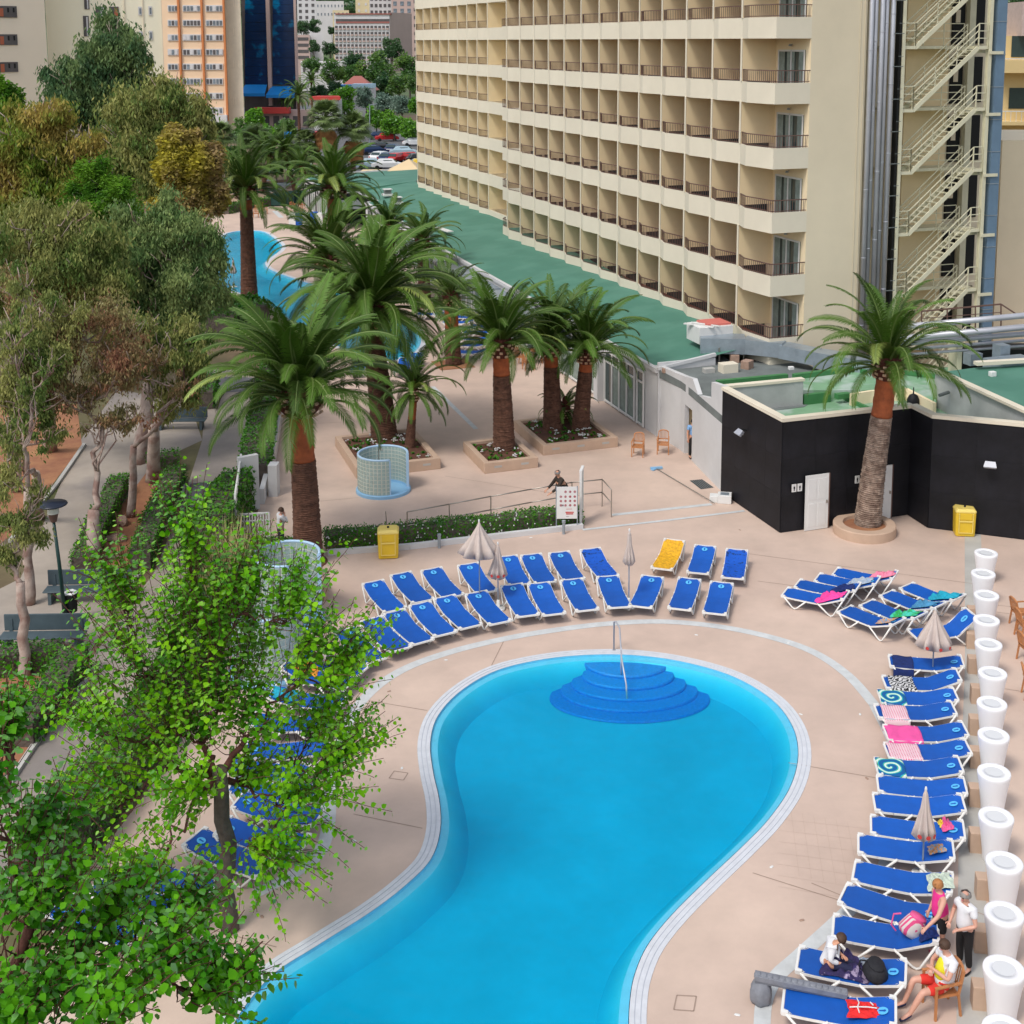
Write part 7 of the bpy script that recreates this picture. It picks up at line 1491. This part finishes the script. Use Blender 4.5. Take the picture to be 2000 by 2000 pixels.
rng = np.random.default_rng(77); sub = []; sr = []
for k in range(420):
    x = rng.uniform(-420, 520); y = rng.uniform(520, 1500); sub.append(np.array([x, y, hill_z(x, y)+3])); sr.append(np.array([9, 9, 5])*rng.uniform(.6, 1.5))
w_ = bpy.data.objects.new('hill_woodland', None); o = quads_object('hill_woodland', leaf_cloud(rng, sub, sr, 60000, 2.6, .1, .5, False, .3), 'leaf_bg_dark', None); tag(o, 'dark green woodland scattered over the far hill', 'woodland', kind='stuff')
bg_tree(1990, 30, 300, 45, 'dark tree filling the sky gap at the far right top', 'leaf_bg_dark', hp=50)
bg_tree(2030, 10, 310, 50, 'dark tree cut by the far right top corner', 'leaf_bg_dark', hp=50)
# cars
def car_proto(mt, loc, rz, label, van=False):
    t = thing('parked_car', label, 'car', loc, rz, 'cars parked beyond the hotel wing'); m = MB(); w = .86; hgt = 1.42 if not van else 1.9
    prof_ = [(-2.05, .35), (-2.1, .7), (-1.9, .92), (-1.55, .98), (-1.15, hgt-.04), (-.9, hgt), (.55, hgt), (.85, hgt-.06), (1.35, .98), (1.95, .82), (2.1, .6), (2.05, .35)]
    lo = [(x, z) for x, z in prof_]; n = len(lo); vs = []
    for sx in (-1, 1):
        for x, z in lo: vs.append((x, sx*(w if z < 1.0 else w*.80), z))
    fs = [(i, i+1, n+i+1, n+i) for i in range(n-1)]+[(n-1, 0, n, 2*n-1), tuple(range(n-1, -1, -1)), tuple(range(n, 2*n))]; m.add(vs, fs); m.build('body', mt, t, bevel=.06)
    m = MB()
    for sx in (-1, 1): m.add([(-1.35, sx*.845, 1.0), (1.1, sx*.845, 1.0), (.72, sx*.715, hgt-.1), (-1.05, sx*.715, hgt-.1)], [(0, 1, 2, 3)] if sx < 0 else [(3, 2, 1, 0)])
    m.add([(1.40, -.72, 1.0), (1.40, .72, 1.0), (.93, .64, hgt-.06), (.93, -.64, hgt-.06)], [(0, 1, 2, 3)]); m.add([(-1.60, -.72, 1.02), (-1.60, .72, 1.02), (-1.2, .64, hgt-.06), (-1.2, -.64, hgt-.06)], [(3, 2, 1, 0)]); m.build('window', 'window_glass', t)
    for x in (-1.3, 1.3):
        for sx in (-1, 1): l = MB(); l.lathe([(0, -.1), (.30, -.1), (.31, 0), (.30, .1), (0, .1)], 14); l.v = [(x+a, sx*.80+c, .31+b) for a, b, c in l.v]; l.build('wheel', 'void_black', t)
    for sx in (-1, 1): m = MB(); m.box((2.08, sx*.62, .66), (.05, .28, .14)); m.build('headlight', 'white_paint', t); m = MB(); m.box((-2.08, sx*.66, .74), (.05, .2, .18)); m.build('tail_light', 'red_print', t)
    return t
cols = {'navy': (.01, .03, .09), 'red': (.45, .02, .02), 'silver': (.45, .50, .55), 'white': (.75, .76, .76), 'black': (.01, .012, .015), 'pale blue': (.35, .48, .55), 'yellow': (.75, .5, .03)}
for k, c in cols.items(): mat('car_'+k, c, .25, spec=.6)
z6 = lambda u, v: G(420+u/4.6, 180+v/4.6)
CA = [(1470, 425, 'navy', .2, 'back row left'), (1545, 440, 'red', .2, 'back row, under the bright tree'), (1800, 485, 'white', 0., 'back row nearest the hotel'), (1485, 528, 'black', .1, 'second row left'), (1600, 545, 'navy', 1.4, 'second row, seen end on'), (1690, 570, 'pale blue', .1, 'second row, broadside'), (1415, 560, 'navy', .5, 'behind the palm fronds'), (1485, 618, 'white', 1.2, 'front row first'), (1562, 630, 'navy', 1.2, 'front row second'), (1632, 632, 'red', 1.2, 'front row third'), (1745, 625, 'red', .2, 'front row beside the tent roof'), (1835, 640, 'black', .3, 'front row against the hotel'), (1400, 690, 'pale blue', .1, 'in front, half under fronds'), (1545, 692, 'white', .1, 'in front, behind the beige roof'), (190, 275, 'red', .1, 'on the street by the orange flats'), (640, 310, 'white', -.4, 'on the far road bend'), (955, 420, 'red', .4, 'behind the fan palm trunks'), (1860, 690, 'yellow', .2, 'bright one at the hotel end'), (790, 730, 'white', .1, 'left of the green roof, by the pavilion'), (590, 230, 'silver', .3, 'van below the red canopy'), (700, 215, 'white', .2, 'below the blue tower, right')]
protos = {}
for (u, v, c, rz, tx) in CA:
    p = z6(u, v); lab = '%s parked car, %s' % (c, tx)
    if c not in protos: o = car_proto('car_'+c, p, rz, lab); protos[c] = (o, tree_of(o))
    else: dup(protos[c][0], p, rz, lab, protos[c][1])
# street lamps
for i, (u, v, vt) in enumerate(((722, 292, 205), (600, 215, 150), (1378/1.0, 0, 0))):
    if v: p = G(u, v); q_ = D(u, vt, p.y); m = MB(); m.tube([p, q_], [.12, .07], 6); m.bar(q_, q_+Vector((1.2, 0, .2)), .12); tag(m.build('street_lamp', 'galv'), 'tall thin street lamp %s' % ('at the car park edge' if i == 0 else 'on the far road by the tower'), 'street lamp', 'street lamps in the town')
# tent roof and promenade things
t = thing('tent_roof', 'beige pyramid roof beyond the far end of the green roof', 'pavilion', D(790, 338, 140)); z_ = t.location.z; s_ = 140/F; mat('tent_beige', (.72, .55, .33), .8, .05, .3)
m = MB(); a = 42*s_; m.add([(-a, -2.5, 0), (a, -2.5, 0), (a, 4, 0), (-a, 4, 0), (8*s_, .5, 27*s_)], [(0, 1, 4), (1, 2, 4), (2, 3, 4), (3, 0, 4)]); m.build('pyramid', 'tent_beige', t); m = MB(); m.bb((-92*s_, -2.6, -.7), (a+.1, 4.1, -.002)); m.build('eave', 'tent_beige', t); m = MB(); m.bb((-90*s_, -2.4, -z_), (a, 3.9, -.71)); m.build('wall', 'white_wall', t)
t = thing('terrace_wall', 'curved beige wall and pale walkway closing the far pool terrace', 'wall'); m = MB()
P = [G(425, 392), G(470, 396), (G(530, 392)), G(590, 380)]
for a, b in zip(P, P[1:]): m.bar(a+Vector((0, 0, .45)), b+Vector((0, 0, .45)), .3, .9)
m.build('wall', 'planter', t); m = MB()
P = [G(425, 372), G(500, 376), G(600, 366)]
for a, b in zip(P, P[1:]): m.bar(a+Vector((0, 0, .6)), b+Vector((0, 0, .6)), .3, 1.2)
m.build('rear_wall', 'brick_tan', t)
t0 = None
for i in range(5):
    p = G(543+i*10.6, 402-i*1.6); lab = 'dark green wheeled container, %s from the left in the row by the pavilion' % ORD[i]
    if i == 0:
        t0 = thing('waste_container', lab, 'container', p, 0, 'green containers in a row'); mat('container_green', (.006, .05, .04), .5); m = MB(); m.prism([(-.65, -.5), (.65, -.5), (.65, .5), (-.65, .5)], .1, 1.15); m.build('body', 'container_green', t0, bevel=.05)
        m = MB(); m.prism([(-.7, -.55), (.7, -.55), (.7, .55), (-.7, .55)], 1.15, 1.3); m.build('lid', 'container_green', t0, bevel=.05); tt2 = tree_of(t0)
    else: dup(t0, p, 0, lab, tt2)
t = thing('towel_stand', 'draped blue and white striped stand by the far pavilion', 'stall', G(600, 440)); 
for i in range(5): m = MB(); m.bb((-1.6+i*.64, -.7, .1), (-1.6+(i+1)*.64-.01, .7, 1.15+.08*(i % 2))); m.build('cloth_panel', 'sling_blue' if i % 2 else 'white_paint', t)
t = thing('play_slide', 'small blue and green upright post on the promenade', 'signpost', D(562, 275, 175)); z_ = t.location.z; m = MB(); m.bb((-.5, -.3, -.2), (.5, .3, 1.2)); m.build('blue_top', 'awning_blue', t); m = MB(); m.bb((-.4, -.25, -z_), (.4, .25, -.21)); m.build('green_post', 'green_paint', t)
t = thing('white_shed', 'white low building with blue grey roof beyond the promenade', 'building', D(432, 362, 150)); z_ = t.location.z; m = MB(); m.bb((0, 0, -z_), (9, 3, 0)); m.build('wall', 'white_wall', t); m = MB(); m.bb((-.2, -.3, .001), (9.2, 3.2, .3)); m.build('roof', 'galv', t)
# ------------------------------------------------------------------ people: one skinned body each, clothes and hair as children
mat('skin', (.60, .30, .19), .55, .06, 6); mat('skin_pink', (.62, .33, .24), .55, .06, 6); mat('hair_grey', (.30, .27, .25), .8); mat('hair_brown', (.07, .035, .02), .7, .3, 20); mat('hair_ginger', (.42, .18, .06), .7, .3, 20); mat('hair_dark', (.015, .012, .01), .7)
mat('cloth_pink', (.80, .035, .26), .85, .08, 5); mat('cloth_white', (.74, .74, .76), .85, .06, 5); mat('cloth_black', (.012, .011, .012), .85); mat('cloth_olive', (.035, .025, .018), .85, .1, 5); mat('cloth_blue', (.22, .42, .72), .85); mat('cloth_yellow', (.72, .66, .02), .85, .08, 5); mat('cloth_red', (.65, .03, .02), .85); mat('shoe_pink', (.62, .12, .22), .7); mat('cloth_navy', (.012, .014, .05), .85); mat('cloth_pale', (.55, .57, .66), .85, .2, 9)
def skinned(name, verts, edges, radii, mt, parent, sub=2, root=0):
    me = bpy.data.meshes.new(name); me.from_pydata([tuple(v) for v in verts], edges, []); me.update(); o = bpy.data.objects.new(name, me); S.collection.objects.link(o); o.parent = parent
    me.materials.append(MATS[mt]); sk = o.modifiers.new('skin', 'SKIN'); sk.use_smooth_shade = True
    lay = me.skin_vertices[0].data if len(me.skin_vertices) else None
    for i, r_ in enumerate(radii):
        lay[i].radius = (r_, r_) if not hasattr(r_, '__len__') else r_; lay[i].use_root = (i == root)
    sb = o.modifiers.new('smooth', 'SUBSURF'); sb.levels = sb.render_levels = sub; return o
def person(loc, rz, label, J, hair, top, legs, shoes, skin='skin', sleeves=1, leglen=2, belly=1., hair_full=True, scale=1., sitting=False):
    """J: joints in metres, x to the person's right, y forward"""
    t = thing('person', label, 'person', loc, rz, None, scale); V = {k: Vector(v) for k, v in J.items()}
    ch, nk, hd = V['chest'], V['neck'], V['head']; up = (hd-nk).normalized()
    N_ = ['pelvis', 'waist', 'chest', 'neck']; vs = [V['pelvis'], V['waist'], ch, nk, nk+up*.07, hd-up*.04, hd+up*.06, hd+up*.11]; rs = [.118*belly, .112*belly, .125, (.06, .06), (.055, .055), (.078, .085), (.082, .09), (.05, .055)]
    es = [(0, 1), (1, 2), (2, 3), (3, 4), (4, 5), (5, 6), (6, 7)]
    def chain(start, pts, rr):
        k = start
        for p, r_ in zip(pts, rr): vs.append(Vector(p)); rs.append(r_); es.append((k, len(vs)-1)); k = len(vs)-1
        return k
    for s_ in 'lr':
        sh, el, wr = V['sh_'+s_], V['el_'+s_], V['wr_'+s_]; hd_ = (wr-el).normalized(); pa = wr+hd_*.07
        k = chain(2, [sh, sh.lerp(el, .5), el, el.lerp(wr, .45), wr, pa], [.062, .052, .043, .040, .028, (.036, .018)])
        sd = hd_.cross(Vector((0, 0, 1))); sd = sd.normalized() if sd.length > .1 else Vector((1, 0, 0)); dn = hd_.cross(sd).normalized()
        for i, (o_, l_) in enumerate(((-.030, .062), (-.010, .075), (.010, .070), (.030, .055))): b = pa+sd*o_+hd_*.02; chain(k, [b, b+hd_*l_*.55+dn*.006, b+hd_*l_*.85+dn*.025], [.010, .009, .007])
        b = wr+hd_*.03+sd*.035; chain(k, [b, b+hd_*.03+sd*.025, b+hd_*.06+sd*.03], [.012, .010, .008])
        hp, kn, an, to = V['hip_'+s_], V['kn_'+s_], V['an_'+s_], V['to_'+s_]; chain(0, [hp, hp.lerp(kn, .5), kn, kn.lerp(an, .4), an, to], [.095, .082, .060, .058, .040, (.038, .025)])
    skinned('body', vs, es, rs, skin, t)
    g = .02
    uc = ch.lerp(nk, .45); tv = [V['pelvis']+(V['pelvis']-V['waist'])*.65, V['waist'], ch, uc, nk+(ch-nk)*.18]; tr_ = [.145*belly, .145*belly, .158, .125, .075]; te = [(0, 1), (1, 2), (2, 3), (3, 4)]
    if top:
        for s_ in 'lr':
            sh, el, wr = V['sh_'+s_], V['el_'+s_], V['wr_'+s_]; tv.append(sh+Vector((0, 0, .012))); tr_.append(.082); te.append((3, len(tv)-1))
            if sleeves >= 1: tv.append(sh.lerp(el, .55 if sleeves == 1 else .95)); tr_.append(.068 if sleeves == 1 else .058); te.append((len(tv)-2, len(tv)-1))
            if sleeves >= 2: tv.append(el.lerp(wr, .85)); tr_.append(.045); te.append((len(tv)-2, len(tv)-1))
        skinned('top', tv, te, tr_, top, t, 2)
    if legs:
        lv = [V['pelvis']+Vector((0, 0, -.02)), V['pelvis'].lerp(V['waist'], .6)]; lr = [.135*belly, .128*belly]; le = [(0, 1)]
        for s_ in 'lr':
            hp, kn, an = V['hip_'+s_], V['kn_'+s_], V['an_'+s_]; pts = [(hp.lerp(kn, .12), .098), (hp.lerp(kn, .55), .092)]
            if leglen >= 1: pts.append((hp.lerp(kn, .8), .085))
            if leglen >= 2: pts += [(kn, .078), (kn.lerp(an, .5), .072), (an+Vector((0, 0, .04)), .058)]
            k = 0
            for p, r_ in pts: lv.append(p); lr.append(r_); le.append((k, len(lv)-1)); k = len(lv)-1
        skinned('trousers' if leglen >= 2 else 'shorts', lv, le, lr, legs, t, 2)
    for s_ in 'lr': an, to = V['an_'+s_], V['to_'+s_]; d = (to-an); skinned('shoe', [an-Vector((0, 0, .02))-d*.25, an.lerp(to, .5)-Vector((0, 0, .02)), to+d*.12], [(0, 1), (1, 2)], [(.045, .04), (.05, .035), (.04, .025)], shoes, t, 2)
    f = V['face'].normalized(); rt = f.cross(up).normalized(); f2 = up.cross(rt).normalized()*1
    if f2.dot(f) < 0: f2 = -f2
    m = MB(); c = hd+up*.03
    for sg in (-1, 1): e = c+f2*.082+rt*sg*.03+up*.005; m.box(e, (.018, .014, .012))
    m.build('eye', 'hair_dark', t); m = MB(); e = c+f2*.09; m.add([e+up*.01, e-up*.03+rt*.014, e-up*.03-rt*.014, e+f2*.022-up*.024], [(0, 1, 3), (0, 3, 2), (1, 2, 3)]); m.build('nose', skin, t); m = MB(); e = c+f2*.083-up*.052; m.box(e, (.035, .012, .008), math.atan2(rt.y, rt.x)); m.build('mouth', 'shoe_pink', t)
    for sg in (-1, 1): m = MB(); e = c+rt*sg*.088; m.lathe([(0, .01), (.02, .0), (0, -.01)], 8, (0, 0, 0)); m.v = [tuple(e+f2*a+up*b+rt*z) for a, b, z in m.v]; m.build('ear', skin, t)
    if hair:
        m = MB(); n1, n2 = 10, 16; vv = []
        for i in range(n1+1):
            th = (math.pi*.5*i/n1*1.15) if hair_full else (.95+.75*i/n1)
            for k in range(n2):
                a = 2*math.pi*k/n2; d = f2*math.cos(a)*math.sin(th)+rt*math.sin(a)*math.sin(th)+up*math.cos(th); q = .104+.008*math.sin(5*a+3*i)
                if d.dot(f2) > .45 and math.cos(th) < .55: d = (d-f2*(d.dot(f2)-.45)).normalized(); d = (d+up*.3).normalized()
                vv.append(hd+up*.035-f2*.012+d*q)
        m.add(vv, [(i*n2+k, i*n2+(k+1) % n2, (i+1)*n2+(k+1) % n2, (i+1)*n2+k) for i in range(n1) for k in range(n2)]); m.build('hair', hair, t, smooth=True)
    return t
def stand(h=1.72, lean=0., arms=None, face=(0, 1, 0), step=.0):
    k = h/1.72; J = dict(pelvis=(0, 0, .95), waist=(0, lean*.15, 1.12), chest=(0, lean*.35, 1.33), neck=(0, lean*.5, 1.48), head=(0, lean*.6+.02, 1.60), sh_l=(-.19, lean*.42, 1.41), sh_r=(.19, lean*.42, 1.41), hip_l=(-.10, 0, .90), hip_r=(.10, 0, .90), kn_l=(-.11, .02+step*.5, .50), kn_r=(.11, .02-step*.3, .50), an_l=(-.12, -.02+step, .08), an_r=(.12, -.02-step*.6, .08), to_l=(-.14, .13+step, .03), to_r=(.14, .13-step*.6, .03), face=face,
             el_l=(-.25, lean*.3, 1.13), wr_l=(-.25, lean*.2+.06, .88), el_r=(.25, lean*.3, 1.13), wr_r=(.25, lean*.2+.06, .88))
    if arms: J.update(arms)
    return {a: (b if a == 'face' else tuple(x*k for x in b)) for a, b in J.items()}
p = G(1099, 1012); person(p, R(112), 'bald man in a dark jacket leaning on the steel handrail behind the notice board', stand(1.70, .28, dict(el_l=(-.26, .30, 1.18), wr_l=(-.2, .52, 1.04), el_r=(.27, .28, 1.18), wr_r=(.18, .5, 1.04)), (0, 1, -.3)), 'hair_grey', 'cloth_olive', 'cloth_black', 'cloth_black', 'skin', 2, 2, 1.8, False, 1.08)
p = HL(-4.85, -2.3); person(p, R(200), 'waiter in a light blue shirt and black trousers standing in the service doorway', stand(1.68), 'hair_dark', 'cloth_blue', 'cloth_black', 'cloth_black')
p = G(549, 1076); person(p, R(-60), 'woman in a white top with hands to her face behind the short hedge', stand(1.52, .05, dict(el_l=(-.22, .22, 1.18), wr_l=(-.06, .16, 1.45), el_r=(.22, .22, 1.18), wr_r=(.06, .16, 1.45))), 'hair_brown', 'cloth_white', 'cloth_navy', 'cloth_black', 'skin_pink', 2)
p = G(405, 1082); person(p, R(40), 'person with dark hair and a pale shirt half hidden by the dark hedge clump', stand(1.6), 'hair_dark', 'cloth_pale', 'cloth_navy', 'cloth_black')
p = G(1833, 1866)
person(p, R(105), 'woman in a bright pink vest and black shorts reaching toward a striped backpack', stand(1.56, .12, dict(el_l=(-.38, .30, 1.22), wr_l=(-.42, .58, 1.06), el_r=(.27, -.02, 1.12), wr_r=(.26, .1, .88)), (-.2, 1, -.5)), 'hair_ginger', 'cloth_pink', 'cloth_black', 'shoe_pink', 'skin_pink', 0, 1, 1.2)
p = G(1882, 1894)
person(p, R(118), 'bald man in a white shirt and dark trousers standing beside the woman in pink', stand(1.62, .05, dict(el_l=(-.3, .05, 1.15), wr_l=(-.12, .28, 1.05), el_r=(.33, -.02, 1.15), wr_r=(.2, .22, 1.02))), 'hair_grey', 'cloth_white', 'cloth_black', 'cloth_black', 'skin_pink', 1, 2, 1.3, False)
# seated man on the wooden chair
SJ = dict(pelvis=(0, -.05, .54), waist=(0, -.10, .72), chest=(0, -.12, .96), neck=(0, -.08, 1.12), head=(0, -.04, 1.24), sh_l=(-.20, -.12, 1.03), sh_r=(.20, -.12, 1.03), el_l=(-.28, .02, .80), wr_l=(-.02, .16, .84), el_r=(.28, .02, .80), wr_r=(.04, .18, .80), hip_l=(-.11, 0, .52), hip_r=(.11, 0, .52), kn_l=(-.16, .44, .54), kn_r=(.18, .44, .54), an_l=(-.13, .66, .13), an_r=(.16, .62, .12), to_l=(-.14, .84, .05), to_r=(.2, .80, .05), face=(0, 1, -.15))
cp = chp.location; sm_ = person((cp.x-.0, cp.y, 0), R(102), 'seated man in a yellow and white shirt and red shorts, arms folded', SJ, 'hair_brown', 'cloth_white', 'cloth_red', 'cloth_navy', 'skin_pink', 1, 1, 1.35); chp.rotation_euler.z = R(102)-math.pi
skinned('yellow_shirt_front', [(0, .0, .60), (0, -.03, .74), (0, -.05, .94), (0, -.06, 1.05)], [(0, 1), (1, 2), (2, 3)], [.15, .165, .125, .07], 'cloth_yellow', sm_)
# child on the lounger, legs under a dark towel
q = onl(CO[14], -.48, .02, 0); CJ = dict(pelvis=(0, 0, .12), waist=(0, .05, .25), chest=(0, .12, .40), neck=(0, .19, .50), head=(0, .26, .58), sh_l=(-.13, .13, .44), sh_r=(.13, .13, .44), el_l=(-.2, .12, .26), wr_l=(-.1, .28, .22), el_r=(.2, .1, .26), wr_r=(.1, .28, .18), hip_l=(-.07, .02, .11), hip_r=(.07, .02, .11), kn_l=(-.10, .32, .14), kn_r=(.10, .32, .13), an_l=(-.08, .58, .07), an_r=(.08, .58, .07), to_l=(-.08, .68, .08), to_r=(.08, .68, .08), face=(0, 1, -.7))
person((q.x, q.y, q.z), CO[14][1], 'child in a white top sitting bent over on a lounger', CJ, 'hair_brown', 'cloth_white', 'cloth_navy', 'cloth_navy', 'skin', 2, 2, .75)
heap('towel', 'towel_purple', 'dark purple and white patterned towel over the child\'s legs', 'towel', onl(CO[14], -.12, 0, .02), (.8, .62), CO[14][1]+math.pi/2, .24)
heap('jacket', 'towel_grey', 'pale lilac jacket lying between the child and the black bag', 'jacket', onl(CO[14], .14, -.1, .02), (.5, .4), CO[14][1]+1.9, .12)
